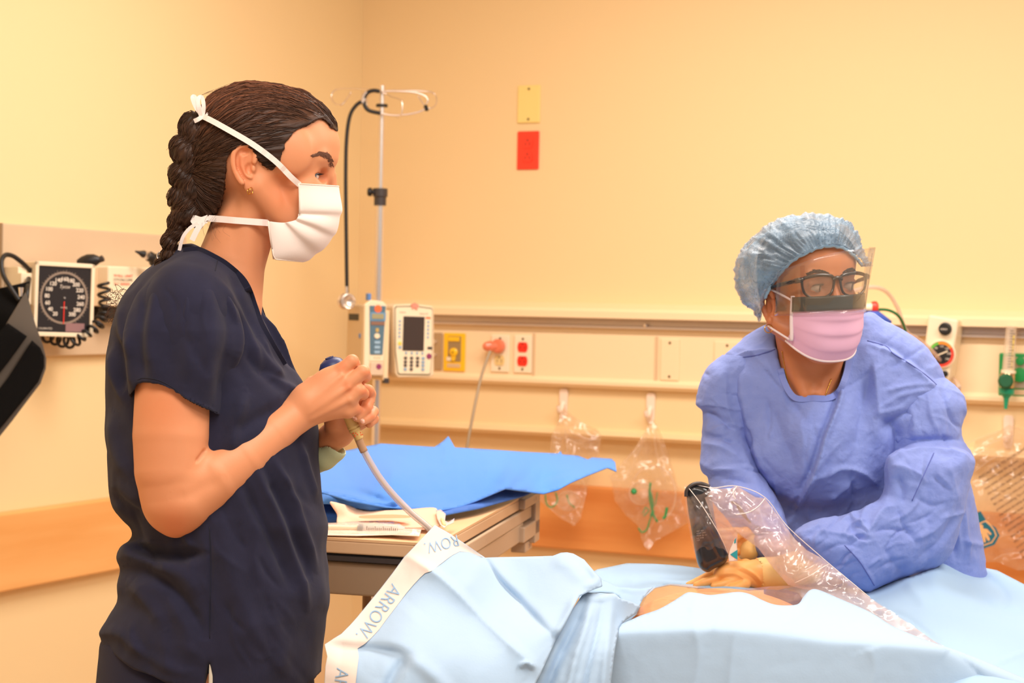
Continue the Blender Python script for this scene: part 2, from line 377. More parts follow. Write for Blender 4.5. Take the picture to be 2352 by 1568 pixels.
struct('wall_back', MB().box(XL-.1, XR, YB, YB+.1, 0, CEIL), m_wall)
struct('wall_left', MB().box(XL-.1, XL, YF, YB, 0, CEIL), m_wall2)
for i, (x, y) in enumerate(((-1.3, 3.3), (.6, 2.9), (-.7, .9), (.9, .4))):
    t = thing('ceiling_light', (x, y, CEIL), ['recessed ceiling light panel nearest the corner of the room', 'recessed ceiling light panel over the bed', 'recessed ceiling light panel behind the standing woman', 'recessed ceiling light panel nearest the camera'][i], 'light', 'ceiling light panels')
    mb = MB()
    for a in (-1, 1): mb.box(x-.69, x+.69, y+a*.32, y+a*.345, CEIL-.03, CEIL); mb.box(x+a*.665, x+a*.69, y-.34, y+.34, CEIL-.03, CEIL)
    mk(mb, 'frame', m_cream2, t)
    mk(MB().box(x-.66, x+.66, y-.32, y+.32, CEIL-.02, CEIL-.005), 'diffuser', mat('lamp_diffuser', (255, 250, 240), .5, emit=((255, 238, 215), 1.0)), t)
def zb(y, x=1250, c=0): return onb(x, y, c)[1]
XE = XR
# bumper boards (back and left)
struct('trim_1', MB(MB_).box(XL+.0, XE, zb(1253), zb(1107), .0, .035), m_wood, bevel=.006)
zt = onl(135, 1161, .03)[1]; zl = onl(135, 1334, .03)[1]
struct('trim_2', MB(ML_).box(YF, YB-.035, zl, zt, .0, .035), mat('maple_board_left', (242, 184, 116), .38, grain=((232, 166, 96), (1.2, 1.2, 14))), bevel=.006)
struct('baseboard_back', MB(MB_).box(XL, XE, 0, .30, 0, .03), m_wood, bevel=.005)
struct('baseboard_left', MB(ML_).box(YF, YB-.03, 0, .16, 0, .02), m_wood, bevel=.005)
# headwall unit: raceway with outlets, rail and lower fascia
X0 = onb(868, 760)[0]
hw = thing('headwall_unit', (0, YB, zb(900)), 'long cream wall unit with ledge, grey equipment rail and outlet raceway behind the bed', 'wall unit')
def prof(pts, name, m, x0=X0, x1=XE, **k):
    # pts: (out, z) closed polygon swept along the wall
    n = len(pts); vs = [(x0, z, c) for c, z in pts]+[(x1, z, c) for c, z in pts]
    a = sum(pts[i][0]*pts[(i+1) % n][1]-pts[(i+1) % n][0]*pts[i][1] for i in range(n))
    fs = [(i, n+i, n+(i+1) % n, (i+1) % n) for i in range(n)]+[tuple(range(n)), tuple(range(2*n-1, n-1, -1))]
    if a < 0: fs = [f[::-1] for f in fs]
    return mk(MB(MB_).add(vs, fs), name, m, hw, **k)
z = {y: zb(y) for y in (703, 727, 731, 749, 762, 862, 877, 885, 900, 975, 990, 998)}
prof([(0, z[703]+.012), (.075, z[703]-.004), (.085, z[703]-.012), (.085, z[727]), (0, z[727])], 'ledge', m_cream)
prof([(0, z[727]), (.062, z[727]), (.062, z[727]-.004), (.05, z[727]-.006), (.05, z[749]+.008), (.06, z[749]+.006), (.06, z[749]), (0, z[749])], 'equipment_rail', m_alu)
prof([(0, z[749]), (.038, z[749]), (.038, z[762]), (.048, z[762]-.004), (.048, z[862]), (0, z[862])], 'raceway', m_cream)
prof([(0, z[862]), (.05, z[862]), (.062, z[862]-.01), (.062, z[877]), (.05, z[885]), (0, z[885])], 'lower_lip', m_cream)
prof([(0, z[885]), (.03, z[885]), (.034, z[975]), (.05, z[975]-.006), (.054, z[990]), (.045, z[998]), (0, z[998])], 'fascia', mat('cream_fascia', (244, 214, 164), .5))
for px_ in (1226, 1508, 1720, 1905):
    xx = onb(px_, 800, .05)[0]; mk(MB(MB_).box(xx-.004, xx+.004, z[862], z[762]-.004, .046, .0515), 'cover_joint', m_tan, hw)
for px_ in (1482, 2290):
    a, b = onb(px_, 748, .062); mk(MB(MB_).lathe([(0, 0), (.006, 0), (.005, .004), (0, .005)], (a, b, .058)), 'screw', m_steel, hw)
def plate(name, pa, pb, c, m, label, cat='wall plate', screws=True, group=None, bv=.004):
    """pa, pb: top-left and bottom-right pixels on the plane at distance c from the back wall"""
    a0, b1 = onb(*pa, c); a1, b0 = onb(*pb, c)
    t = thing(name, (a0, YB-c, b0), label, cat, group)
    mk(MB(MB_).box(a0, a1, b0, b1, c, c+.006), 'plate', m, t, bevel=bv)
    if screws:
        for zz in (b1-(b1-b0)*.1, b0+(b1-b0)*.1):
            mk(MB(MB_).lathe([(0, 0), (.004, 0), (.003, .002), (0, .002)], ((a0+a1)/2, zz, c+.006), n=12), 'screw', mat('screw_brass', (120, 104, 70), .4, metal=.8), t)
    return t, a0, a1, b0, b1
def duplex(t, a0, a1, b0, b1, c, m, w=.031, h=.029, which=(0, 1), hole=m_black):
    ax = (a0+a1)/2; bm = (b0+b1)/2
    for s_ in which:
        cy = bm+(.0205 if s_ == 0 else -.0205); pl = []
        for k in range(24):
            a = 2*PI*k/24; pl.append((ax+math.copysign(abs(math.cos(a))**.7, math.cos(a))*w/2*1.05, cy+max(-h/2, min(h/2, math.sin(a)*h/2*1.25))))
        r = mk(MB(MB_).ext(pl, c+.005, c+.0085), 'receptacle', m, t)
        s = MB(MB_)
        s.box(ax-.0075, ax-.0055, cy-.006, cy+.003, c+.008, c+.0088); s.box(ax+.0055, ax+.0075, cy-.007, cy+.004, c+.008, c+.0088); s.lathe([(0, 0), (.0028, 0), (.0028, .0009), (0, .001)], (ax, cy+.009, c+.008), n=10)
        mk(s, 'socket_slots', hole, r)
m_yp = mat('ivory_plate', (250, 222, 140), .4); m_redp = mat('red_plate', (250, 66, 44), .35); m_red2 = mat('red_receptacle', (252, 52, 36), .35)
plate('blank_wall_plate', (1191, 197), (1241, 282), 0, m_yp, 'pale yellow blank wall plate above the red outlet, high on the wall')
t, a0, a1, b0, b1 = plate('red_wall_outlet', (1190, 302), (1238, 389), 0, m_redp, 'all red wall outlet high on the wall below the blank plate', 'outlet', False, bv=.005)
duplex(t, a0, a1, b0, b1, 0, m_redp, hole=mat('dark_red_slot', (120, 20, 18), .5))
R = .048
t, a0, a1, b0, b1 = plate('wall_outlet', (1130, 768), (1170, 855), R, m_cream2, 'cream duplex wall outlet with a pink plug in its upper socket', 'outlet')
duplex(t, a0, a1, b0, b1, R, mat('ivory_receptacle', (236, 206, 140), .4), hole=mat('slot_brown', (110, 80, 50), .5))
ax, bm = (a0+a1)/2, (b0+b1)/2
mk(MB(MB_).lathe([(0, 0), (.012, 0), (.012, .0008), (0, .001)], (ax, b1-.022, R+.0058), n=12, sq=(1, .15)), 'marking', m_tan, t)
pg = thing('power_cord', (ax, YB-R-.009, bm+.0205), 'grey power cord with a translucent pink plug hanging down from the raceway', 'cord')
mk(MB(MB_).lathe([(0, 0), (.019, 0), (.021, .004), (.021, .014), (.016, .02), (0, .021)], (ax, bm+.022, R+.009)), 'plug', mat('pink_plug', (238, 128, 92), .3, coat=.4), pg)
mk(MB(MB_).lathe([(0, 0), (.014, 0), (.016, .02), (.012, .034), (.006, .04), (0, .04)], (ax-.006, bm+.022, R+.02), (-.75, -.05, .66)), 'plug_handle', mat('pink_plug', (0, 0, 0)), pg)
cp = [P(1126, 806, 5.08), P(1115, 835, 5.06), P(1104, 870, 5.03), P(1094, 915, 5.0), P(1084, 965, 4.98), P(1074, 1020, 4.97), P(1060, 1120, 4.97), P(1040, 1300, 4.97)]
mk(MB().tube(spl(cp, 6), .0042), 'cord', mat('grey_cord', (168, 148, 122), .5), pg, smooth=True)
t, a0, a1, b0, b1 = plate('red_socket_outlet', (1183, 769), (1222, 857), R, m_cream2, 'cream wall plate with two red sockets right of the pink plug', 'outlet')
duplex(t, a0, a1, b0, b1, R, m_red2, hole=mat('dark_red_slot', (0, 0, 0)))
plate('blank_raceway_plate', (1519, 777), (1560, 875), R, m_cream, 'cream blank plate with two screws on the raceway left of the seated woman', bv=.003)
plate('blank_raceway_plate', (1642, 783), (1700, 880), R, m_cream, 'cream blank plate half hidden behind the shoulder of the woman in blue', bv=.003)
# yellow wall device and grey box
t, a0, a1, b0, b1 = plate('yellow_port_cover', (1021, 764), (1069, 853), R, mat('yellow_plastic', (252, 200, 30), .3, coat=.3), 'bright yellow air or vacuum port plate on the raceway', 'port plate', False, bv=.006)
w = a1-a0; h = b1-b0
mk(MB(MB_).box(a0+w*.22, a1-w*.18, b0+h*.25, b1-h*.08, R+.005, R+.0075), 'inset', mat('grey_inset', (158, 132, 92), .4), t, bevel=.002)
mk(MB(MB_).box(a0+w*.24, a1-w*.24, b1-h*.22, b1-h*.1, R+.007, R+.011), 'latch', mat('yellow_plastic', (0, 0, 0)), t, bevel=.002)
mk(MB(MB_).lathe([(0, 0), (.013, 0), (.013, .006), (.009, .009), (0, .009)], ((a0+a1)/2+.001, b0+h*.5, R+.007)), 'socket_ring', mat('yellow_plastic', (0, 0, 0)), t, smooth=True, auto=40)
mk(MB(MB_).ext([((a0+a1)/2-.008, b0+h*.42), ((a0+a1)/2+.009, b0+h*.42), ((a0+a1)/2+.005, b0+h*.27), ((a0+a1)/2-.004, b0+h*.27)], R+.007, R+.012), 'socket_tail', mat('yellow_plastic', (0, 0, 0)), t)
mk(MB(MB_).lathe([(0, 0), (.0022, 0), (.0022, .002), (0, .002)], ((a0+a1)/2+.001, b0+h*.5, R+.016), n=10), 'pin_hole', m_black, t)
mk(MB(MB_).box(a0+w*.2, a1-w*.2, b0+h*.1, b0+h*.2, R+.005, R+.008), 'tag_plate', m_tan, t)
mk(MB(MB_).box(a0+w*.18, a0+w*.38, b0+h*.27, b0+h*.37, R+.008, R+.009), 'sticker', m_cream2, t)
t, a0, a1, b0, b1 = plate('grey_port_cover', (975, 763), (1016, 850), R, mat('grey_beige_metal', (186, 158, 122), .35, metal=.3), 'grey metal port plate half hidden behind the infusion pump', 'port plate', True, bv=.004)
for q in (.25, .6): mk(MB(MB_).lathe([(0, 0), (.007, 0), (.006, .008), (0, .009)], (a0+(a1-a0)*.62, b1-(b1-b0)*q, R+.006), n=14), 'knob', m_steel, t, smooth=True, auto=40)
# hooks
def hook(px_, y0, y1, label):
    a, b1 = onb(px_, y0, .03); _, b0 = onb(px_, y1, .03); hh = b1-b0
    t = thing('adhesive_hook', (a, YB-.03, b0), label, 'hook', 'adhesive hooks under the raceway')
    pl = [(a-.012, b0+.012), (a-.008, b0+.002), (a, b0), (a+.008, b0+.002), (a+.012, b0+.012), (a+.013, b1-.008), (a+.009, b1), (a-.009, b1), (a-.013, b1-.008)]
    mk(MB(MB_).ext(pl, .033, .039), 'backplate', mat('white_plastic', (250, 226, 206), .35), t, bevel=.0015)
    mk(MB(MB_).tube(spl([(a, b0+hh*.52, .038), (a, b0+hh*.4, .046), (a, b0+hh*.25, .056), (a, b0+hh*.26, .066), (a-.001, b0+hh*.42, .07)], 5), [.009]*4+[.008]*6+[.0065]*10+[.007], n=10), 'hook_arm', mat('white_plastic', (0, 0, 0)), t, smooth=True)
hook(1297, 892, 960, 'white adhesive hook nearest the infusion pump'); hook(1497, 902, 972, 'white adhesive hook left of the woman in blue'); hook(2318, 953, 1030, 'white adhesive hook near the right edge under the green oxygen outlet')
# vacuum regulator
c = .07
def bq(x, y, cc=c): return onb(x, y, cc)
vr = thing('suction_regulator', (onb(2170, 890, c)[0], YB-.05, onb(2170, 890, c)[1]), 'cream suction regulator with coloured round gauge mounted on the wall rail', 'regulator')
p4 = [bq(2143, 722), bq(2211, 734), bq(2208, 760), bq(2190, 868), bq(2180, 893), bq(2170, 893), bq(2124, 872)]
p4b = [(x_, z_) for x_, z_ in p4]
mk(MB(MB_).ext(p4b, .045, .125), 'housing', m_cream2, vr, bevel=.006)
ga, gb = bq(2163, 813, .126); gr = .037
mk(MB(MB_).lathe([(0, 0), (gr, 0), (gr, .006), (gr-.003, .008), (gr-.004, .005), (0, .005)], (ga, gb, .125), n=40), 'gauge_case', m_cream2, vr, smooth=True, auto=30)
gf = mk(MB(MB_).lathe([(0, 0), (gr*.7, 0), (gr*.7, .0006), (0, .0007)], (ga, gb, .131), n=32), 'gauge_face', m_black, vr)
def arcband(a0_, a1_, r0, r1, cc, n=14):
    mb = MB(MB_); vs = []; 
    for k in range(n+1):
        a = math.radians(a0_+(a1_-a0_)*k/n)
        for r_ in (r0, r1): vs.append((ga+r_*math.cos(a), gb+r_*math.sin(a), cc))
    return mb.add(vs, [(2*k, 2*k+1, 2*k+3, 2*k+2)[::1 if a1_ < a0_ else -1] for k in range(n)])
mk(arcband(200, 105, gr*.7, gr*.9, .1312), 'green_band', mat('gauge_green', (110, 190, 70), .5), gf)
mk(arcband(105, 35, gr*.7, gr*.9, .1312), 'orange_band', mat('gauge_orange', (250, 150, 50), .5), gf)
mk(arcband(35, -150, gr*.7, gr*.9, .1312), 'red_band', mat('gauge_red', (245, 70, 50), .5), gf)
mk(MB(MB_).ext([(ga-.012, gb-.006), (ga-.013, gb-.003), (ga+.016, gb+.010), (ga+.017, gb+.007)], .1322, .1332), 'needle', m_cream2, gf)
wht = mat('white_print', (235, 222, 205), .6)
for k, s_ in enumerate(('0', '40', '80', '120', '160', '200', '240')):
    a = math.radians(215-42*k); cx_, cy_ = ga+gr*.55*math.cos(a), gb+gr*.55*math.sin(a)
    text('numeral', s_, lambda x, y, cx_=cx_, cy_=cy_: MB_@Vector((cx_+x, cy_+y, .1321)), wht, gf, .0075)
ka, kb = bq(2171, 755, .126)
kn = mk(MB(MB_).lathe([(0, 0), (.017, 0), (.017, .002), (.0145, .003), (.0145, .016), (.012, .018), (0, .018)], (ka, kb, .125), n=28), 'control_knob', m_black, vr, smooth=True, auto=35)
text('knob_print', 'vacu', lambda x, y: MB_@Vector((ka+x, kb+y, .1435)), wht, kn, .010)
ka, kb = bq(2171, 858, .126)
mk(MB(MB_).lathe([(0, 0), (.008, 0), (.008, .008), (.004, .009), (0, .009)], (ka, kb, .125), n=20), 'selector_knob', m_black, vr, smooth=True, auto=35)
mk(MB(MB_).lathe([(0, 0), (.01, 0), (.009, .02), (0, .022)], (bq(2188, 885, .09)[0], bq(2188, 885, .09)[1], .09), (.2, -1, 0), n=16), 'port', m_steel, vr, smooth=True, auto=40)
clear = mat('clear_tubing', (250, 220, 205), .12, alpha=.55, spec=.7)
def PT(x, y, d): return P(x, y, d+.42)
_po = MB_@Vector((bq(2188, 885, .09)[0]+.004, bq(2188, 885, .09)[1]-.021, .09)); sp = [_po, PT(2203, 890, 4.22), PT(2185, 862, 4.35), PT(2165, 835, 4.30), PT(2143, 808, 4.25), PT(2110, 780, 4.2), PT(2085, 765, 4.15), PT(2072, 738, 4.12), PT(2062, 708, 4.1), PT(2044, 678, 4.08), PT(2022, 662, 4.05), PT(1990, 660, 4.02), PT(1950, 672, 4.0)]
t = thing('suction_tubing', _po, 'clear suction tubing looping behind the shoulder of the woman in blue', 'tubing'); mk(MB().tube(spl(sp, 8), .0055), 'tube', clear, t, smooth=True)
t = thing('green_tubing', PT(2075, 750, 4.1), 'thin dark green tube beside the clear suction tubing', 'tubing')
mk(MB().tube(spl([PT(2080, 760, 4.1), PT(2072, 738, 4.08), PT(2060, 722, 4.06), PT(2040, 712, 4.05), PT(2015, 711, 4.04), PT(1990, 716, 4.03)], 8), .0038), 'tube', mat('green_tube', (34, 118, 66), .35), t, smooth=True)
t = thing('tubing_connector', PT(2000, 705, 4.0), 'red and white tubing connector with a blue clip behind the face shield', 'connector')
mk(MB().lathe([(0, -.008), (.0125, -.008), (.0145, -.003), (.0145, .004), (.010, .008), (0, .008)], PT(2009, 705, 4.0), RT, 16), 'cap', mat('red_cap', (240, 66, 48), .35), t, smooth=True, auto=40)
mk(MB().lathe([(0, -.02), (.009, -.02), (.011, 0), (0, 0)], PT(2003, 706, 4.0), RT, 16), 'collar', m_cream2, t, smooth=True, auto=40)
mk(MB().tube([PT(1985, 728, 4.0), PT(2010, 722, 4.0), PT(2030, 734, 4.0), PT(2046, 742, 4.0)], [.012, .014, .01, .006], n=8), 'clip', mat('blue_clip', (62, 92, 190), .4), t, smooth=True)
# oxygen outlet + flowmeter
c = .048; gm = mat('green_plate', (30, 148, 74), .35, coat=.2)
a0, b1 = onb(2296, 810, c); a1, _ = onb(2385, 812, c); _, b0 = onb(2292, 912, c)
ox = thing('oxygen_outlet', (a0, YB-c, b0), 'green oxygen outlet plate at the right edge of the raceway', 'outlet')
mk(MB(MB_).box(a0, a1, b0, b1, c, c+.008), 'plate', gm, ox, bevel=.006)
w = a1-a0; h = b1-b0
mk(MB(MB_).box(a0+w*.13, a1-w*.18, b0+h*.22, b1-h*.08, c+.007, c+.010), 'inset', mat('silver_inset', (190, 176, 150), .3, metal=.4), ox, bevel=.005)
mk(MB(MB_).box(a0+w*.35, a1-w*.22, b0+h*.07, b0+h*.19, c+.007, c+.010), 'label_plate', m_tan, ox, bevel=.002)
for q, rr in ((.83, .012), (.52, .02)): mk(MB(MB_).lathe([(0, 0), (rr, 0), (rr*.9, .008), (0, .009)], (a0+w*.56, b0+h*q, c+.01), n=20), 'button', gm, ox, smooth=True, auto=40)
fm = thing('oxygen_flowmeter', P(2310, 930, 4.65), 'clear oxygen flowmeter with dark green knob and teal nozzle on the green outlet', 'flowmeter')
D = 4.655
glass = mat('clear_acrylic', (245, 225, 200), .08, alpha=.42, spec=.8)
def axis(a, b): return (b-a).normalized()
q0, q1 = P(2316, 850, D), P(2323, 752, D)
mk(MB().lathe([(0, 0), (.016, 0), (.014, (q1-q0).length), (0, (q1-q0).length)], q0, q1-q0, 20), 'flow_tube', glass, fm, smooth=True, auto=40)
mk(MB().lathe([(0, 0), (.0155, 0), (.0155, .004), (0, .004)], q1, q1-q0, 20), 'tube_cap', glass, fm)
mk(MB().lathe([(0, 0), (.0025, 0), (.0025, .09), (0, .09)], q0+RT*.004-FWD*.012, q1-q0, 8), 'indicator_strip', mat('yellow_strip', (236, 210, 90), .4), fm)
tk = MB(); v_ = (q1-q0)
for k in range(14): o = q0+v_*(.08+.065*k)-FWD*.016; tk.tube([o-RT*.007, o+RT*(.002 if k % 2 else .006)], .0007, n=4)
mk(tk, 'scale_marks', m_dark, fm)
mk(MB().lathe([(0, 0), (.019, 0), (.019, .008), (0, .008)], P(2316, 857, D), v_, 24), 'tube_collar', m_cream2, fm, smooth=True, auto=40)
mk(MB().lathe([(0, 0), (.014, 0), (.019, .006), (.02, .035), (.017, .042), (0, .042)], P(2312, 893, D), v_, 24), 'body', mat('chrome_body', (200, 170, 130), .2, metal=.9), fm, smooth=True, auto=40)
mk(MB().lathe([(0, 0), (.018, 0), (.02, .004), (.019, .02), (.014, .024), (0, .024)], P(2310, 875, D-.015), (CAM-P(2310, 875, D)), 14), 'knob', mat('dark_green_knob', (22, 92, 56), .45), fm, smooth=True, auto=30)
mk(MB().lathe([(0, 0), (.019, 0), (.019, .012), (.010, .020), (.007, .024), (.004, .052), (0, .052)], P(2313, 893, D), -v_, 20), 'nozzle', mat('teal_nozzle', (28, 160, 120), .3), fm, smooth=True, auto=40)
# ---------------- draped sheets: outline and depth field ----------------
def tps(pts):
    p = np.array([(a, b) for a, b, c in pts], float)/400; z = np.array([c for a, b, c in pts], float); n = len(p)
    def U(r2): return np.where(r2 > 1e-12, r2*np.log(r2+1e-12), 0)
    K = U(((p[:, None]-p[None])**2).sum(2))+np.eye(n)*1e-3; Q = np.hstack([np.ones((n, 1)), p]); A = np.zeros((n+3, n+3)); A[:n, :n] = K; A[:n, n:] = Q; A[n:, :n] = Q.T
    w = np.linalg.lstsq(A, np.concatenate([z, np.zeros(3)]), rcond=None)[0]
    def ev(q):
        q = np.asarray(q, float)/400; return U(((q[:, None]-p[None])**2).sum(2))@w[:n]+w[n]+q@w[n+1:]
    return ev
class Sheet:
    def __init__(s, outline, ctrl, d0, creases=(), step=9, noise=None, curve=True, depthf=None):
        s.d0 = d0; ev = tps(ctrl) if len(ctrl) > 2 else (lambda q: np.zeros(len(q)))
        def depth(q):
            q = np.asarray(q, float); z = ev(q)
            for cr in creases:
                pl, w, a = cr[:3]; kind = cr[3] if len(cr) > 3 else 'g'
                d, t = line_d(q, [(v.x, v.y) for v in spl(pl, 5)]); env = .2+.8*np.clip(np.minimum(t, 1-t)*5, 0, 1)
                out = ((t <= 0) | (t >= 1)); env = np.where(out, env*np.exp(-(np.abs(d)/w)**2), env)
                if kind == 'g': g = np.exp(-(d/w)**2)
                elif kind == 'r': g = np.exp(-np.abs(d)/w)
                else: g = np.where(d > 0, np.exp(-np.abs(d)/w), np.exp(-(d/(w*.42))**2))
                z = z-a*g*env
            if noise:
                for sc, am in noise: z = z+am*ridged(np.column_stack([q/sc, np.full(len(q), 3.3*sc)]), 2)
            return z
        depth = depthf or depth; s.depth = depth
        o = [(v.x, v.y) for v in spl(outline, 6, True)] if curve else [tuple(v) for v in outline]
        b = []
        for i in range(len(o)):
            a, c = np.array(o[i]), np.array(o[(i+1) % len(o)]); n = max(1, int(np.hypot(*(c-a))/step))
            for k in range(n): b.append(tuple(a+(c-a)*k/n))
        bb = np.array(b); lo, hi = bb.min(0), bb.max(0)
        gx, gy = np.meshgrid(np.arange(lo[0], hi[0], step), np.arange(lo[1], hi[1], step*.87)); gx = gx+(np.arange(gx.shape[0])[:, None] % 2)*step/2
        sd = poly_sd(b, gx.ravel(), gy.ravel()); g = np.column_stack([gx.ravel(), gy.ravel()])[sd < -step*.45]
        pts = [Vector(p) for p in b]+[Vector(p) for p in g]; n = len(b)
        r = delaunay_2d_cdt(pts, [(i, (i+1) % n) for i in range(n)], [], 1, 1e-4)
        s.uv = np.array([(v.x, v.y) for v in r[0]]); s.f = [tuple(f) for f in r[2]]
        s.f = [f for f in s.f if poly_sd(b, *[np.array([np.mean(s.uv[list(f), k])]) for k in (0, 1)])[0] < 0] if len(s.f) < 800 else s.f
        z = depth(s.uv); s.v = Pn(np.column_stack([s.uv, z]), d0)
        v0 = [Vector(s.v[i]) for i in s.f[0]]
        if (v0[1]-v0[0]).cross(v0[2]-v0[0]).dot(CAM-v0[0]) < 0: s.f = [f[::-1] for f in s.f]
    def at(s, x, y, dz=-2.0): return Vector(Pn([(x, y, float(s.depth([(x, y)])[0])+dz)], s.d0)[0])
    def make(s, name, m, parent=None, **k):
        k.setdefault('smooth', True); return obj(name, s.v, s.f, m, parent, **k)
def frame(o, ang, tilt=0):
    """local frame whose +z (out) points ang degrees right of straight back at the camera"""
    a = math.radians(ang); n = _r*math.sin(a)-_f*math.cos(a); r = _r*math.cos(a)+_f*math.sin(a); o = Vector(o)
    M = Matrix(((r.x, 0, n.x, o.x), (r.y, 0, n.y, o.y), (r.z, 1, n.z, o.z), (0, 0, 0, 1)))
    return M@Matrix.Rotation(tilt, 4, 'Z') if tilt else M
# ---------------- left wall: diagnostic board, gauge, cuff ----------------
a0, z1 = onl(6, 512, .02); _, z0 = onl(230, 815, .02); a1, _ = onl(430, 540, .02)
t = thing('diagnostic_board', (XL, a0, z0), 'grey beige mounting board on the left wall behind the gauge', 'board')
mk(MB(ML_).box(a0, a1, z0, z1, 0, .02), 'board', mat('board_laminate', (214, 188, 156), .5), t, bevel=.004)
mk(MB(ML_).box(a0-.004, a0, z0, z1, 0, .022), 'edge_strip', mat('board_edge', (170, 146, 120), .5), t)
GA = onl(146, 688, .105); go = ML_@Vector((GA[0], GA[1], .105)); MG = frame(go, 41.9, -.02)
t = thing('blood_pressure_gauge', go, 'square wall blood pressure gauge with black dial and red needle in a cream case', 'gauge')
hw_, hh_ = .076, .086
mk(MB(MG).box(-hw_, hw_, -hh_, hh_, -.05, .0), 'case', m_cream2, t, bevel=.004)
g = MB(MG)
for a, b, c_, d_ in ((-hw_, hw_, hh_-.010, hh_), (-hw_, hw_, -hh_, -hh_+.010), (-hw_, -hw_+.009, -hh_, hh_), (hw_-.009, hw_, -hh_, hh_)): g.box(a, b, c_, d_, 0, .006)
mk(g, 'bezel', m_cream2, t, bevel=.0015)
dl = mk(MB(MG).box(-hw_+.009, hw_-.009, -hh_+.01, hh_-.01, 0, .002), 'dial', mat('dial_black', (40, 34, 34), .3), t)
rg = mat('ring_grey', (150, 132, 116), .4)
mk(MB(MG).add([(r_*math.cos(2*PI*k/48), r_*math.sin(2*PI*k/48)+.004, .0026) for k in range(48) for r_ in (.056, .061)], [(2*k, 2*k+1, (2*k+3) % 96, (2*k+2) % 96)[::-1] for k in range(48)]), 'scale_ring', rg, dl)
tk = MB(MG)
for k in range(44):
    a = math.radians(-60+300*k/43); r0 = .061; r1 = .0655 if k % 3 == 0 else .0635; ca, sa = math.cos(a), math.sin(a)
    tk.add([(r0*ca-sa*.0006, r0*sa+ca*.0006+.004, .0026), (r0*ca+sa*.0006, r0*sa-ca*.0006+.004, .0026), (r1*ca+sa*.0006, r1*sa-ca*.0006+.004, .0026), (r1*ca-sa*.0006, r1*sa+ca*.0006+.004, .0026)], [(0, 1, 2, 3)[::-1]])
mk(tk, 'scale_ticks', rg, dl)
for k, s_ in enumerate(('20', '40', '60', '80', '100', '120', '140', '160', '180', '200', '220', '240', '260', '280', '300')):
    a = math.radians(240-300*k/14); cx_, cy_ = .0435*math.cos(a), .0435*math.sin(a)+.004
    text('numeral', s_, lambda x, y, cx_=cx_, cy_=cy_: MG@Vector((cx_+x, cy_+y, .0028)), wht, dl, .0125, off=.0003)
text('maker_script', 'Tycos', lambda x, y: MG@Vector((x, .030+y, .0028)), wht, dl, .0115, shear=.3)
text('caption', 'mmHg', lambda x, y: MG@Vector((x, -.018+y, .0028)), wht, dl, .006)
mk(MB(MG).box(-.001, .001, -.056, -.004, .003, .004), 'needle', mat('needle_red', (248, 60, 44), .4), dl)
mk(MB(MG).lathe([(0, 0), (.003, 0), (.002, .003), (0, .003)], (0, .004, .003), n=12), 'hub', m_steel, dl)
mk(MB(MG).box(.006, .054, -.074, -.054, .0024, .0032), 'sticker', mat('mauve_sticker', (150, 112, 112), .5), dl)
text('fine_print', 'CALIBRATED', lambda x, y: MG@Vector((-.045+x, -.068+y, .0028)), wht, dl, .006)
mk(MB().lathe([(0, 0), (.02, 0), (.02, .06), (0, .06)], ML_@Vector((GA[0]+.01, GA[1], .02)), (1, 0, 0), 16), 'swivel_mount', m_tan, t)
# inflation bulb resting on the gauge, coiled hose, cuff with holder
t = thing('inflation_bulb', P(208, 600, 4.25), 'black rubber inflation bulb lying on top of the square gauge', 'bulb')
d = 4.24; mk(MB().lathe([(0, 0), (.007, .001), (.013, .012), (.0165, .026), (.0145, .042), (.008, .053), (.0055, .056), (.0065, .062), (0, .064)], P(177, 603, d), P(228, 596, d)-P(177, 603, d), 20), 'bulb', m_black, t, smooth=True, auto=50)
mk(MB().lathe([(0, 0), (.007, 0), (.008, .01), (.004, .012), (0, .012)], P(228, 597, d), P(238, 592, d)-P(228, 597, d), 14), 'valve', m_dark, t, smooth=True, auto=40)
t = thing('coiled_hose', P(180, 780, 4.25), 'black coiled hose looping below and beside the gauge', 'hose')
path = spl([P(238, 650, 4.27), P(240, 690, 4.27), P(238, 722, 4.26), P(222, 748, 4.24), P(195, 768, 4.22), P(165, 784, 4.22), P(130, 782, 4.24), P(98, 770, 4.26)], 40)
pts = []
for i, p in enumerate(path):
    tq = (path[min(i+1, len(path)-1)]-path[max(i-1, 0)]).normalized(); a = tq.cross(FWD).normalized(); b = tq.cross(a); w = i/len(path)*2*PI*15; rr = .012+.002*math.sin(i*.07)
    pts.append(p+a*rr*math.cos(w)+b*rr*math.sin(w))
mk(MB().tube(pts, .0036, n=7), 'hose', m_black, t, smooth=True)
t = thing('pressure_cuff', P(40, 800, 4.0), 'black fabric pressure cuff with grey edging hanging at the left edge of the picture', 'cuff')
m_cuff = mat('cuff_black', (14, 13, 13), .95, spec=.15, bump=[(900, .4, .001)]); m_cg = mat('cuff_grey', (92, 84, 76), .9, spec=.2, bump=[(700, .3, .001)])
zz = [(0, 650, 0), (100, 650, 30), (0, 1000, -30), (104, 830, 10), (60, 760, -25)]
Sheet([(-60, 690), (0, 664), (40, 655), (68, 648), (64, 690), (30, 760), (-20, 830), (-60, 900)], zz, 4.06, curve=False).make('flap', m_cuff, t, solid=.012)
Sheet([(58, 672), (66, 690), (80, 745), (98, 795), (105, 822), (104, 846), (92, 880), (60, 922), (28, 965), (-60, 1075), (-60, 850), (-10, 790), (20, 735)], zz, 4.0, curve=False).make('body', m_cg, t, solid=.012, bevel=.002)
Sheet([(-60, 826), (-30, 790), (18, 742), (62, 772), (20, 830), (-60, 930)], zz, 3.985, curve=False).make('hook_patch', m_cuff, t, solid=.004)
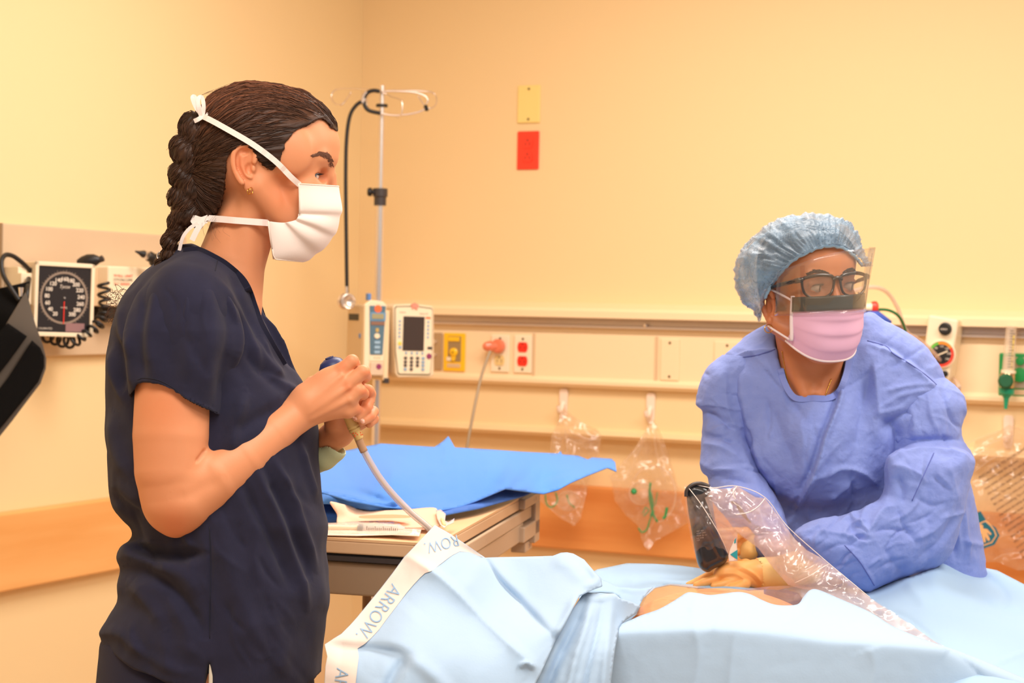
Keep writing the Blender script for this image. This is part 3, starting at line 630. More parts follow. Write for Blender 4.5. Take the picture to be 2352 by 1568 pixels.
Sheet([(74, 782), (92, 798), (101, 818), (101, 842), (88, 876), (40, 935), (-60, 1058), (-60, 968), (20, 866)], zz, 3.985, curve=False).make('loop_patch', m_cuff, t, solid=.004)
mk(MB().tube(spl([P(70, 622, 4.15), P(52, 604, 4.12), P(30, 588, 4.1), P(12, 586, 4.08), P(3, 602, 4.06), P(8, 632, 4.05), P(24, 660, 4.04), P(44, 690, 4.04)], 8), .0055), 'air_hose', m_black, t, smooth=True)
mk(MB().tube([P(66, 640, 4.12), P(63, 660, 4.06), P(60, 690, 4.03)], .006), 'air_hose', m_black, t, smooth=True)
mk(MB().lathe([(0, 0), (.006, 0), (.004, .02), (0, .02)], P(48, 660, 4.0), P(48, 680, 4.0)-P(48, 660, 4.0), 10), 'fitting', m_steel, t)
a0, z1 = onl(42, 612, .06); a1, z0 = onl(74, 700, .06)
t = thing('cuff_holder', ML_@Vector((a0, z0, .02)), 'small cream wire and plastic cuff holder left of the gauge', 'holder')
mk(MB(ML_).box(a0, a1, z0, z1-.014, .02, .07), 'bin', m_cream2, t, bevel=.002); mk(MB(ML_).box(a0, a0+.03, z1-.016, z1, .02, .06), 'clip', m_cream2, t, bevel=.002)
# transformer with otoscope
a0, z1 = onl(250, 610, .08); a1, _ = onl(420, 620, .08); _, z0 = onl(262, 704, .08)
t = thing('otoscope_transformer', ML_@Vector((a0, z0, .02)), 'cream wall transformer box with a small red and black label behind the shoulder', 'transformer')
mk(MB(ML_).box(a0, a1, z0, z1, .02, .08), 'housing', m_cream2, t, bevel=.005); mk(MB(ML_).box(a0+.02, a1, z0-.03, z0, .02, .07), 'handle_cradle', m_black, t, bevel=.003)
mk(MB(ML_).box(a0-.03, a0, z0, z1-.004, .02, .05), 'side_bracket', m_tan, t, bevel=.003)
zm = (z0+z1)/2; mk(MB(ML_).box(a0, a1, zm-.012, zm-.0105, .079, .0805), 'seam', m_tan, t)
for s_, dz, cc in (('WALL UNIT', .026, m_redp), ('OTOSCOPE', .016, m_dark), ('767 SERIES', .006, m_redp)):
    text('label_print', s_, lambda x, y, dz=dz: ML_@Vector((a0+.018+x*1.5, zm+dz+y, .0812)), cc, t, .0095, align='LEFT')
t = thing('otoscope', P(340, 600, 4.45), 'black otoscope head with pointed cone standing on the cream transformer', 'otoscope')
mk(MB().lathe([(0, 0), (.002, 0), (.0045, .012), (.009, .024), (.0095, .027), (0, .027)], P(311, 577, 4.42), P(340, 587, 4.45)-P(311, 577, 4.42), 16), 'speculum', m_black, t, smooth=True, auto=50)
mk(MB().lathe([(0, 0), (.0105, 0), (.0105, .003), (0, .003)], P(338, 586, 4.45), P(345, 588, 4.46)-P(338, 586, 4.45), 18), 'ring', m_steel, t)
mk(MB().tube(spl([P(342, 588, 4.45), P(352, 594, 4.46), P(362, 606, 4.47), P(368, 640, 4.48)], 6), [.013]*7+[.017]*8+[.012]*4, n=14), 'head', m_black, t, smooth=True)
# ---------------- drip stand, stethoscope, infusion pump ----------------
pb = P(872, 520, 5.02); PX, PY = pb.x, pb.y
def pz(y, d=5.02): return P(872, y, d).z
t = thing('drip_stand', (PX, PY, 0), 'tall steel drip stand with hooked top by the corner of the room', 'drip stand')
mk(MB().lathe([(0, .08), (.0125, .08), (.0125, pz(470)), (0, pz(470))], (PX, PY, 0), n=20), 'lower_pole', m_steel, t, smooth=True, auto=40)
mk(MB().lathe([(0, pz(470)), (.0085, pz(470)), (.0085, pz(206)), (.006, pz(204)), (0, pz(203))], (PX, PY, 0), n=20), 'upper_pole', m_steel, t, smooth=True, auto=40)
mk(MB().lathe([(0, pz(246)), (.0165, pz(246)), (.0165, pz(240)), (0, pz(240))], (PX, PY, 0), n=20), 'stop_collar', m_black, t)
mk(MB().lathe([(0, pz(472)), (.017, pz(472)), (.017, pz(453)), (.0205, pz(451)), (.0205, pz(433)), (0, pz(433))], (PX, PY, 0), n=24), 'height_clamp', m_dark, t, smooth=True, auto=35)
kb = P(862, 441, 5.01); kd = -_r
kn = MB().lathe([(0, 0), (.006, 0), (.006, .008), (.012, .010), (.012, .019), (.008, .022), (0, .022)], kb, kd, 12)
mk(kn, 'clamp_knob', m_black, t, smooth=True, auto=30)
D = 5.02
def wire(px_, name='hook_wire', r=.0022, m=m_steel, tt=None, n=8, dd=0):
    return mk(MB().tube(spl([P(a[0], a[1], D+(a[2] if len(a) > 2 else 0)+dd) for a in px_], 7), r, n=n), name, m, tt or t, smooth=True)
wire([(881, 209, 0), (840, 205, .02), (790, 203, .05), (768, 208, .06), (761, 222, .06), (768, 237, .05), (782, 241, .04), (793, 232, .04), (806, 212, .03)])
wire([(881, 209, 0), (930, 208, .03), (980, 210, .05), (998, 216, .06), (1003, 230, .05), (998, 244, .04), (985, 249, .03), (974, 241, .03), (960, 220, .02)])
wire([(881, 212, 0), (895, 220, -.06), (918, 228, -.1), (924, 236, -.11), (922, 262, -.11), (912, 270, -.1)])
wire([(881, 209, 0), (862, 214, .05), (845, 222, .1), (842, 240, .11), (848, 250, .1)])
mk(MB().lathe([(0, 0), (.0085, 0), (.0085, .03), (0, .032)], (PX, PY, pz(222)), n=16), 'hook_hub', m_steel, t, smooth=True, auto=40)
for k in range(5):
    a = 2*PI*k/5+.4; e = Vector((PX+.27*math.cos(a), PY+.27*math.sin(a)*.6, .05)) if False else Vector((PX+.24*math.cos(a), PY+.24*math.sin(a), .06))
    mk(MB().tube([Vector((PX, PY, .11)), Vector((PX, PY, .11)).lerp(e, .6)+Vector((0, 0, .01)), e], [.014, .012, .010], n=10), 'base_leg', m_alu, t, smooth=True)
    mk(MB().lathe([(0, -.010), (.024, -.010), (.026, -.005), (.026, .005), (.024, .010), (0, .010)], e-Vector((0, 0, .034)), (-math.sin(a), math.cos(a), 0), 18), 'caster', m_black, t, smooth=True, auto=40)
t = thing('stethoscope', P(797, 690, 4.95), 'black stethoscope hanging from the left hook of the drip stand', 'stethoscope')
wire([(872, 210), (857, 208), (843, 214), (836, 228), (838, 243), (848, 254), (873, 260)], 'yoke', .0055, m_black, dd=-.03)
wire([(830, 233), (818, 242), (806, 260), (799, 290), (795, 340), (794, 420), (795, 520), (796, 600), (797, 672)], 'tube', .0052, m_black, dd=-.05, n=12)
wire([(872, 210), (910, 209), (950, 212), (975, 220), (983, 230), (979, 239)], 'ear_tube', .0026, m_steel, dd=-.03)
wire([(872, 260), (905, 265), (940, 262), (965, 256), (978, 249)], 'ear_tube', .0026, m_steel, dd=-.03)
for q in ((978, 241), (980, 247)): mk(MB().lathe([(0, 0), (.004, 0), (.0062, .004), (.005, .009), (0, .010)], P(q[0], q[1], D-.03), -UP, 12), 'ear_tip', m_black, t, smooth=True)
wire([(843, 212), (836, 220), (832, 238), (838, 226)], 'yoke_clip', .006, m_alu, dd=-.03)
cc = P(794, 692, 4.94)
mk(MB().lathe([(0, 0), (.012, 0), (.016, .006), (.020, .014), (.0215, .016), (.0215, .019), (.019, .0195), (.0165, .015), (.006, .009), (0, .008)], cc, (CAM-cc).normalized()+_r*.5, 28), 'bell', m_steel, t, smooth=True, auto=40)
mk(MB().lathe([(0, 0), (.019, 0), (.0215, .004), (.018, .012), (.008, .016), (0, .017)], cc+FWD*.006-RT*.002, -(CAM-cc).normalized()-_r*.5, 28), 'diaphragm_side', m_steel, t, smooth=True, auto=40)
mk(MB().lathe([(0, 0), (.004, 0), (.004, .022), (0, .022)], P(796, 676, 4.945), UP, 12), 'stem', m_steel, t, smooth=True, auto=40)
# pump; local units from pixels
DP = 4.93; SP = DP/FPX; CA = math.cos(math.radians(22)); MP = frame(P(862, 780, DP), 26, -.012)
def lx(x): return (x-862)*SP/CA
def ly(y): return (780-y)*SP
def pbx(x0, x1, y0, y1, z0, z1, mb=None): return (mb or MB(MP)).box(lx(x0), lx(x1), ly(y1), ly(y0), z0, z1)
t = thing('infusion_pump', P(880, 870, DP), 'cream infusion pump with blue channel module and dark screen clamped to the drip stand', 'infusion pump')
mk(pbx(832, 882, 700, 868, -.12, 0), 'channel_housing', mat('pump_side', (216, 190, 152), .5), t, bevel=.006)
mk(MB(MP).ext([(lx(834), ly(862)), (lx(878), ly(862)), (lx(882), ly(700)), (lx(874), ly(692)), (lx(846), ly(689)), (lx(832), ly(700))], 0, .014), 'channel_front', m_cream2, t, bevel=.003)
m_pb = mat('pump_blue', (92, 122, 140), .4)
bp_ = mk(MB(MP).ext([(lx(846), ly(814)), (lx(875), ly(814)), (lx(879), ly(702)), (lx(842), ly(702))], .013, .0165), 'blue_panel', m_pb, t, bevel=.001)
mk(pbx(847, 874, 720, 732, .016, .019), 'display', mat('lcd', (168, 160, 122), .3), bp_); mk(pbx(846, 877, 738, 746, .016, .018), 'rate_display', mat('brown_display', (150, 112, 92), .3), bp_)
mk(pbx(844, 879, 717, 736, .0155, .0172), 'display_border', mat('pump_blue_light', (110, 160, 200), .4), bp_)
for y in (786, 797, 808): mk(pbx(855, 868, y-3.5, y+3.5, .016, .019), 'key', mat('key_blue', (160, 192, 216), .4), bp_, bevel=.001)
def disc(mb, x, y, r, z0, z1, sq=1, n=20): return mb.lathe([(0, z0), (r*SP, z0), (r*SP*.92, z1), (0, z1)], (lx(x), ly(y), 0), n=n, sq=(1, sq))
mk(disc(MB(MP), 860.5, 771, 7, .016, .019, .9), 'round_key', m_cream2, bp_); mk(pbx(857, 864, 753, 762, .016, .018), 'channel_lamp', mat('lamp_ochre', (200, 170, 100), .4), bp_)
mk(disc(MB(MP), 861, 709, 9, .0168, .018), 'orange_dot', mat('orange_dot', (252, 118, 66), .5), bp_)
mk(pbx(845, 877, 816, 828, .014, .0165), 'label_strip', m_cream2, t); text('label_print', 'PUMP', lambda x, y: MP@Vector((lx(862)+x, ly(822)+y, .0168)), mat('green_print', (150, 160, 110), .6), t, .008)
mk(pbx(846, 876, 831, 861, .013, .022), 'door_latch', mat('latch_beige', (226, 200, 172), .4), t, bevel=.002); mk(disc(MB(MP), 865, 841, 6.5, .022, .0235), 'purple_dot', mat('purple_dot', (150, 58, 104), .5), t)
mk(pbx(846, 853, 674, 690, -.03, -.01), 'top_tab', mat('tab_blue', (92, 140, 210), .4), t, bevel=.002)
MS = MP@Matrix.Translation((lx(832), 0, 0))
mk(MB(MP).box(lx(832)-.001, lx(832), ly(737), ly(722), -.105, -.03), 'side_label', m_black, t); mk(MB(MS).lathe([(0, 0), (.007, 0), (.007, .001), (0, .001)], (0, ly(772), -.018), (-1, 0, 0), 18), 'side_badge', mat('tab_blue', (0, 0, 0)), t)
mk(pbx(884, 896, 712, 874, -.10, -.005), 'mounting_rail', m_cream, t, bevel=.003); mk(pbx(886, 897, 868, 880, -.02, .0), 'release_latch', m_dark, t, bevel=.001)
mk(MB(MP).box(lx(858), lx(1000), ly(868), ly(720), -.13, -.07), 'rear_clamp', m_cream, t, bevel=.004)
pc = [(895, 704), (899, 698), (945, 694), (987, 698), (991, 706), (996, 858), (990, 864), (912, 866), (906, 858)]
mk(MB(MP).ext([(lx(x), ly(y)) for x, y in pc], -.09, .016), 'controller_housing', mat('pump_white', (238, 216, 182), .45), t, bevel=.005)
pf = [(899, 705), (902, 701), (945, 699), (985, 703), (987, 708), (989, 812), (986, 857), (982, 859), (913, 859), (910, 855), (903, 806)]
mk(MB(MP).ext([(lx(x), ly(y)) for x, y in pf], .015, .0175), 'bezel_line', mat('olive_line', (130, 120, 88), .5), t)
def shr(pl, k):
    cx_ = sum(p[0] for p in pl)/len(pl); cy_ = sum(p[1] for p in pl)/len(pl); return [(cx_+(x-cx_)*k, cy_+(y-cy_)*k) for x, y in pl]
fp = mk(MB(MP).ext([(lx(x), ly(y)) for x, y in shr(pf, .965)], .016, .019), 'face_panel', m_cream2, t)
mk(pbx(919, 968, 724, 803, .019, .0205), 'screen', mat('screen_dark', (70, 56, 50), .25), fp)
kd_ = mat('key_dark', (92, 82, 78), .5); kbz = mat('key_blue2', (150, 176, 200), .5)
for y in (735.5, 744.5, 753, 762, 771):
    for x in (911, 977): mk(disc(MB(MP), x, y, 2.9, .019, .021, 1.0, 12), 'soft_key', kbz, fp)
for r_, y in enumerate((820, 829, 837, 846)):
    for c_, x in enumerate((926.5, 940.5, 954.5, 967.5)):
        if r_ == 3 and c_ == 2: continue
        mk(disc(MB(MP), x, y, 4.4, .019, .0215, .85, 12), 'keypad_key', kbz if (c_ == 3 or (r_ == 3 and c_ == 0)) else kd_, fp)
for x in (927.5, 940.5, 953, 965.5): mk(disc(MB(MP), x, 808.5, 2.8, .019, .021, 1.2, 12), 'option_key', kbz, fp)
mk(disc(MB(MP), 912.5, 787, 4.6, .019, .021), 'yellow_key', mat('key_yellow', (250, 214, 90), .5), fp); mk(disc(MB(MP), 913, 796, 4.2, .019, .021, .8), 'blue_key', kbz, fp)
mk(pbx(971, 982, 724, 728, .019, .0205), 'alarm_strip', mat('orange_dot', (0, 0, 0)), fp); mk(pbx(977, 988, 793, 799, .019, .0205), 'side_key', m_dark, fp); mk(disc(MB(MP), 981, 815, 6.5, .0195, .0215), 'purple_dot', mat('purple_dot', (0, 0, 0)), fp)
text('face_print', 'System PC', lambda x, y: MP@Vector((lx(966)+x, ly(717)+y, .0194)), m_dark, fp, .006); text('face_print', 'infusion', lambda x, y: MP@Vector((lx(917)+x, ly(715)+y, .0194)), m_redp, fp, .006)
mk(MB(MP).ext([(lx(936), ly(696)), (lx(944), ly(692)), (lx(953), ly(697)), (lx(949), ly(708)), (lx(942), ly(703)), (lx(938), ly(707))], .018, .023), 'pink_tape', mat('pink_tape', (246, 150, 130), .6), t)
# ---------------- standing woman ----------------
D1 = 2.45
def W1(x, y, z=0): return Vector(Pn([(x, y, z)], D1)[0])
from mathutils.bvhtree import BVHTree
def bvh(v, Q): return BVHTree.FromPolygons([tuple(p) for p in v], [tuple(int(i) for i in q) for q in Q])
def sdf_obj(v, Q, d0, name, m, parent, colors=None, **k):
    return obj(name, Pn(v, d0), Q.tolist(), m, parent, smooth=True, colors=colors, **k)
def join(parts):
    V = []; F = []; C = []; o = 0
    for v, Q, c in parts:
        V.append(v); F.append(Q+o); C.append(c if c is not None else np.ones((len(v), 3))); o += len(v)
    return np.concatenate(V), np.concatenate(F), np.concatenate(C)
def tint(C, v, c, r, col, zlim=None):
    """blend a colour multiplier near a point (px, py[, pz])"""
    d2 = ((v[:, 0]-c[0])/r[0])**2+((v[:, 1]-c[1])/r[1])**2
    if len(c) > 2: d2 = d2+((v[:, 2]-c[2])/r[2])**2
    w = np.exp(-d2)[:, None]; return C*(1-w)+C*np.array(col)*w
def ribbon(pts, w, d0, name, m, parent, th=.0006, n=5, nrm=(0, 0, -1), **k):
    q = spl(pts, n); vs = []; fs = []; nrm = Vector(nrm)
    for i, p in enumerate(q):
        t = (q[min(i+1, len(q)-1)]-q[max(i-1, 0)]).normalized(); s_ = t.cross(nrm); s_ = s_.normalized() if s_.length > 1e-3 else Vector((0, 1, 0)); ww = w[min(int(i*len(w)/len(q)), len(w)-1)] if hasattr(w, '__len__') else w
        vs += [p+s_*ww/2, p, p-s_*ww/2]
    for i in range(len(q)-1):
        for j in (0, 1): a = 3*i+j; fs.append((a, a+1, a+4, a+3))
    return obj(name, Pn([tuple(v) for v in vs], d0), fs, m, parent, smooth=False, solid=th, **k)
def strands(tree, starts, flow, steps, ln, rad, d0, name, m, parent, lift=1.5, cols=None, jitter=.15, n=4, zfun=None, seed=1, stuff=True, drop=0):
    rg = random.Random(seed); V = []; F = []; C = []
    for s_ in starts:
        p = Vector(s_); h = tree.find_nearest(p)
        if h[0] is None: continue
        p = h[0]; path = []; j = rg.uniform(-jitter, jitter); L_ = lift*rg.uniform(.3, 1.6); ll = ln*rg.uniform(.6, 1.2)
        for k in range(steps):
            h = tree.find_nearest(p)
            if h[0] is None: break
            q, nn = h[0], h[1]; path.append(q+nn*L_*(1 if 0 < k else .2))
            f = flow(q); f = Vector(f); f = f-nn*f.dot(nn)
            if f.length < 1e-4: break
            f.normalize(); f = f+nn.cross(f)*j; p = q+f*ll; p.z += drop
        if len(path) < 3: continue
        c = cols(rg, path) if cols else (1, 1, 1); mb = MB().tube(path, [rad*(1 if 0 < i < len(path)-1 else .3) for i in range(len(path))], n=n)
        o = len(V); V += mb.v; F += [tuple(i+o for i in f_) for f_ in mb.f]; C += [c]*len(mb.v)
    if not V: return None
    return obj(name, Pn([tuple(v) for v in V], d0), F, m, parent, smooth=True, colors=np.array(C), kind='stuff' if stuff else None)
m_skin = mat('skin_fair', (228, 158, 116), .48, sss=.12, attr=True, bump=[(450, .12, .0006)], var=((222, 148, 104), 22), spec=.35)
m_hair = mat('hair_brown', (66, 43, 30), .5, attr=True, bump=[(260, .3, .001)], spec=.3)
m_navy = mat('scrub_navy', (44, 44, 66), .9, sheen=.06, wave=(420, .1, .0003), bump=[(60, .15, .002)], var=((35, 35, 52), 40), spec=.12)
m_mask = mat('mask_white', (250, 236, 228), .75, bump=[(600, .15, .0005)])
m_gold = mat('gold', (222, 170, 80), .22, metal=1)
w1 = thing('person', (W1(480, 1500).x, W1(480, 1500).y, 0), 'woman in navy scrubs and white mask in profile at the left, hair braided', 'person')
# --- head and neck
s = SDF((415, 185, -165), (815, 745, 165), 2.5)
s.ball((598, 325, 0), (156, 126, 122), 6); s.ball((657, 332, 0), (119, 112, 108), 30); s.ball((703, 338, 0), (73, 62, 78), 20); s.ball((684, 432, 0), (76, 112, 84), 30)
s.ball((560, 350, 0), (118, 116, 118), 30)
for g in (-1, 1):
    s.cone((588, 425, g*84), (690, 552, g*32), 36, 30, 25); s.ball((700, 436, g*58), (44, 34, 32), 22)
    s.cone((738, 360, g*66), (760, 366, g*20), 13, 12, 18)
    s.ball((665, 350, g*98), (50, 50, 18), 25)
s.ball((700, 556, 0), (36, 30, 38), 20); s.cone((762, 404, 0), (766, 470, 0), 10, 15, 16); s.ball((772, 478, 0), 14, 8)
s.chain([(578, 455, 0, 74), (556, 530, 0, 74), (532, 600, 0, 78), (512, 680, 0, 92)], 22, kk=2)
s.cone((572, 450, -70), (556, 640, -38), 20, 22, 18); s.cone((572, 450, 70), (556, 640, 38), 20, 22, 18)
s.ball((505, 722, 0), (84, 50, 130), 30); s.chain([(520, 690, -20, 50), (566, 740, 0, 26)], 20)
for g in (-1, 1):
    s.ball((744, 404, g*58), (15, 16, 21), 10, sub=True); s.ball((750, 400, g*22), (14, 22, 14), 12)
    s.ball((712, 401, g*53), 23.5, 5)
    s.ball((735, 405.0, g*63), (17, 6.6, 25), 2.5, rot=(0, g*24, 14), sub=True)
    s.cone((712, 383, g*70), (740, 385, g*38), 5, 5, 9)
# near and far ears
for g in (-1, 1):
    zc = g*112
    ear = [(556, 338, 13), (539, 352, 8), (536, 374, 7.5), (546, 402, 7), (562, 424, 8.5)]
    s.ball((562, 382, zc+g*2), (22, 42, 9), 6, rot=(0, 0, -12)); s.ball((570, 424, zc+g*2), (12, 17, 8), 5)
    hx = [(v.x, v.y, zc+g*13, 6.2) for v in spl([(584, 372), (586, 350), (570, 334), (550, 336), (537, 354), (536, 378), (545, 404), (556, 420)], 3)]
    s.chain(hx, 3); ah = [(v.x, v.y, zc+g*10, 4.4) for v in spl([(570, 352), (557, 360), (556, 380), (566, 400), (576, 408)], 3)]; s.chain(ah, 3)
    s.ball((572, 388, zc+g*13), (9, 15, 9), 3, sub=True); s.ball((562, 350, zc+g*14), (10, 7, 7), 3, sub=True); s.ball((546, 372, zc+g*15), (4, 22, 6), 3, sub=True); s.ball((582, 388, zc+g*7), (6, 10, 8), 3)
v, Q = s.nets(); v = smooth(v, Q, 3, .5); N = normals(v, Q)
C = np.ones((len(v), 3)); C = tint(C, v, (556, 380, -118), (26, 52, 30), (1.0, .86, .82)); C = tint(C, v, (650, 450, -90), (50, 45, 80), (1, .86, .80)); C = tint(C, v, (744, 415, -40), (18, 14, 60), (1, .86, .82)); C = tint(C, v, (738, 395, -50), (16, 6, 30), (1, .86, .82))
head = (v, Q, C); tree_head = bvh(v, Q)
# --- arms and hands
s = SDF((280, 790, -330), (885, 1260, 330), 2.5)
s.chain([(405, 800, -190, 92), (402, 890, -196, 92), (396, 1000, -205, 92), (394, 1080, -208, 86), (402, 1150, -210, 72)], 12, kk=1)
s.ball((404, 1184, -208), (46, 50, 44), 22); s.ball((372, 1130, -208), (48, 80, 52), 20)
s.chain([(428, 1142, -208, 76), (492, 1096, -204, 70), (560, 1052, -192, 58), (630, 994, -172, 46), (684, 950, -152, 40)], 22, kk=1)
s.cone((684, 950, -152), (730, 925, -145), 40, 42, 14, zs=.8)
# near (right) hand
for (x, y, z, r) in ((786, 852, -152, 19), (802, 884, -160, 19), (806, 918, -158, 18), (800, 944, -148, 17)): s.cone((712, 925, -146), (x, y, z), 36, r, 22)
s.ball((757, 892, -146), (56, 46, 32), 20, rot=(0, 0, -35))
def finger(pts, k=5): s.chain(pts, k, kk=3)
finger([(786, 850, -158, 18), (809, 829, -160, 15.5), (814, 836, -132, 14), (800, 850, -108, 12.5)])
finger([(802, 880, -166, 18), (834, 854, -166, 16), (839, 864, -138, 14.5), (820, 876, -112, 12.5)])
finger([(806, 914, -164, 17), (826, 897, -166, 15.5), (834, 904, -140, 14), (818, 912, -114, 12)])
finger([(800, 944, -152, 16), (813, 938, -150, 14.5), (820, 942, -126, 12.5), (806, 948, -106, 11)])
s.chain([(706, 905, -128, 30), (720, 884, -112, 20), (748, 876, -96, 15), (776, 872, -84, 12.5)], 8)
# veins and tendons
for a, b in (((705, 930, -186), (785, 862, -178)), ((712, 945, -184), (800, 890, -182)), ((716, 960, -178), (803, 918, -178))): s.cone(a, b, 2.0, 2.5, 10)
# far (left) hand and arm
s.chain([(852, 905, -70, 13), (846, 896, -92, 13), (834, 892, -112, 12)], 4); s.ball((849, 898, -96), (10, 12, 12), 3)
s.chain([(830, 930, -60, 17), (848, 917, -74, 13.5), (840, 938, -104, 13), (820, 957, -124, 12)], 4, kk=3)
s.chain([(838, 955, -46, 17), (857, 945, -66, 13), (850, 957, -92, 12.5), (832, 966, -112, 11.5)], 4, kk=3)
s.chain([(836, 965, -36, 16), (858, 962, -48, 12), (848, 972, -70, 11)], 4)
s.chain([(830, 925, -50, 20), (806, 960, -30, 36), (778, 992, -10, 36), (744, 1018, 14, 32), (690, 1035, 70, 34), (600, 1045, 150, 44), (530, 1040, 215, 54), (500, 940, 240, 66), (490, 830, 240, 72)], 14, kk=2)
s.cone((836, 905, -60), (800, 965, -30), 14, 30, 12); s.chain([(770, 970, -40, 26), (776, 930, -70, 18), (782, 900, -86, 14)], 10)
v, Q = s.nets(); v = smooth(v, Q, 3, .5)
N = normals(v, Q)
v = crease(v, N, [(450, 1062), (462, 1046), (474, 1030)], 4, -6); v = crease(v, N, [(395, 1140), (430, 1138), (470, 1118), (510, 1100)], 16, -3)
C = np.ones((len(v), 3))
for c_, r_ in (((786, 842), 12), ((845, 856), 12), ((836, 900), 10), ((826, 942), 10), ((850, 898), 14), ((845, 930), 16), ((855, 955), 14), ((820, 820), 10), ((800, 890), 12), ((402, 1205), 40)): C = tint(C, v, c_, (r_, r_), (1, .82, .76))
C = tint(C, v, (380, 930), (80, 60), (1, .90, .84))
arms = (v, Q, C); tree_arm = bvh(v, Q)
# torso and legs under the clothes, coarse, so that the body is one figure
s = SDF((240, 640, -340), (760, 1700, 340), 9)
s.ball((470, 800, 0), (100, 90, 160), 30); s.ball((480, 900, 0), (165, 170, 200), 40); s.ball((500, 1150, 0), (150, 210, 160), 60); s.ball((460, 1400, 0), (150, 140, 170), 60)
for g in (-1, 1): s.cone((460, 790, g*130), (405, 860, g*190), 50, 66, 30); s.cone((470, 1420, g*110), (470, 1700, g*115), 110, 100, 20)
vt, Qt = s.nets()
vb, Qb, Cb = join([head, arms, (vt, Qt, None)])
body = sdf_obj(vb, Qb, D1, 'body', m_skin, w1, Cb)
# lower legs down to the floor, inside the trousers
hip = W1(470, 1690); m_shoe = mat('shoe_white', (230, 224, 214), .5)
m_navy2 = mat('trouser_navy', (38, 38, 60), .9, sheen=.06, wave=(420, .25, .0004), spec=.12)
# nails
m_nail = mat('nail', (250, 190, 165), .25)
for (x, y, z, a, rx, ry) in ((815, 961, -136, 40, 7, 5), (833, 967, -123, 62, 7, 6)):
    mb = MB(); mb.lathe([(0, 0), (1, 0), (.85, .25), (0, .45)], n=16)
    ca, sa = math.cos(math.radians(a)), math.sin(math.radians(a)); vs = [(x+p.x*rx*ca-p.y*ry*sa, y+p.x*rx*sa+p.y*ry*ca, z-p.z*6+4) for p in mb.v]
    h = tree_arm.find_nearest(Vector((x, y, z-40))); 
    r_ = tree_arm.ray_cast(Vector((x, y, z-150)), Vector((0, 0, 1)))
    if r_[0] is not None:
        vs = []
        for p in mb.v:
            X_, Y_ = x+p.x*rx*ca-p.y*ry*sa, y+p.x*rx*sa+p.y*ry*ca; rr = tree_arm.ray_cast(Vector((X_, Y_, z-150)), Vector((0, 0, 1))); z_ = rr[0].z if rr[0] is not None and rr[0].z < r_[0].z+6 else r_[0].z+3
            vs.append((X_, Y_, z_+.8-p.z*4))
    obj('fingernail', Pn(vs, D1), [f[::-1] for f in mb.f], m_nail, w1, smooth=True)
# eyes
for g in (-1, 1):
    e = W1(712.5, 401, g*53); ax = (W1(734, 407, g*53-9)-W1(712, 401, g*53)).normalized(); r_ = 20.5*D1/FPX
    ey = obj('eye', *(lambda mb: (mb.v, mb.f))(MB().lathe([(r_*math.sin(t), -r_*math.cos(t)) for t in np.linspace(0, PI, 15)], e, ax, 24)), mat('eye_white', (238, 225, 215), .15), w1, smooth=True)
    ir = MB().lathe([(0, .93*r_), (.3*r_, .95*r_), (.5*r_, .88*r_), (.52*r_, .84*r_)], e, ax, 24); mk(ir, 'iris', mat('iris_blue_grey', (104, 124, 140), .1, coat=1), ey, smooth=True)
    pu = MB().lathe([(0, .955*r_), (.2*r_, .962*r_), (.22*r_, .94*r_)], e, ax, 16); mk(pu, 'pupil', mat('pupil_black', (8, 8, 10), .1), ey, smooth=True)
# lashes and brows
lash = MB()
for k in range(16):
    t = k/15; b = Vector((736-8*t, 398+3*t, -40-34*t)); b2 = Vector((731-6*t, 411-1*t, -42-30*t)); lash.tube([b, b+Vector((5, 1.5, -1.5-3*t)), b+Vector((9, 1.0, -2-5*t))], [.6, .45, .2], n=4)
    if k % 2: lash.tube([b2, b2+Vector((4, 3, -2))], [.5, .2], n=4)
for k in range(12):
    t = k/11; b = Vector((741-3*t, 396, 40+26*t)); lash.tube([b, b+Vector((6, 0, 1)), b+Vector((13, -4, 1))], [1.1, .8, .3], n=4)
obj('eyelashes', Pn([tuple(p) for p in lash.v], D1), lash.f, mat('lash_dark', (40, 26, 22), .6), w1, kind='stuff')
rg = random.Random(4); st = []
br = spl([(763, 380, 0), (757, 366, 0), (746, 357, 0), (734, 353, 0), (722, 355, 0)], 8)
for k in range(480):
    t = rg.random()**.8; i = int(t*(len(br)-1)); p = br[i]; wd_ = 6.5*(1-t)+1.2
    h = tree_head.ray_cast(Vector((p.x+rg.uniform(-4, 4), p.y+rg.uniform(-wd_, wd_), -300)), Vector((0, 0, 1)))
    if h[0] is not None: st.append(h[0])
strands(tree_head, st, lambda q: (-1, -.75 if q.x > 750 else (-.35 if q.x > 735 else .25), 0), 4, 3.4, .5, D1, 'eyebrow', mat('brow_brown', (112, 72, 52), .7, attr=True), w1, lift=.6, jitter=.05, seed=5)
# --- hair
hairpoly = [(768, 296), (757, 283), (744, 273), (728, 274), (700, 288), (672, 306), (652, 335), (641, 368), (626, 392), (608, 380), (590, 358), (572, 331), (552, 330), (535, 345), (520, 366), (514, 425), (504, 475), (470, 505), (435, 560), (380, 560), (380, 160), (800, 160), (800, 296)]
s = SDF((400, 180, -175), (800, 575, 175), 2.5)
s.ball((598, 323, 0), (163, 131, 130), 6); s.ball((657, 330, 0), (122, 118, 118), 30); s.ball((556, 350, 0), (128, 128, 126), 30); s.ball((500, 380, 0), (80, 110, 100), 30); s.ball((470, 440, 0), (55, 90, 70), 30)
s.ball((575, 300, 0), (120, 108, 120), 20)
X2, Y2 = np.meshgrid(s.ax[0], s.ax[1], indexing='ij'); pd = poly_sd([(p[0], p[1]) for p in spl(hairpoly, 3, True)], X2, Y2)[:, :, None]; s.f = np.maximum(s.f, pd-1.5)
v, Q = s.nets(); v = smooth(v, Q, 4, .5); N = normals(v, Q)
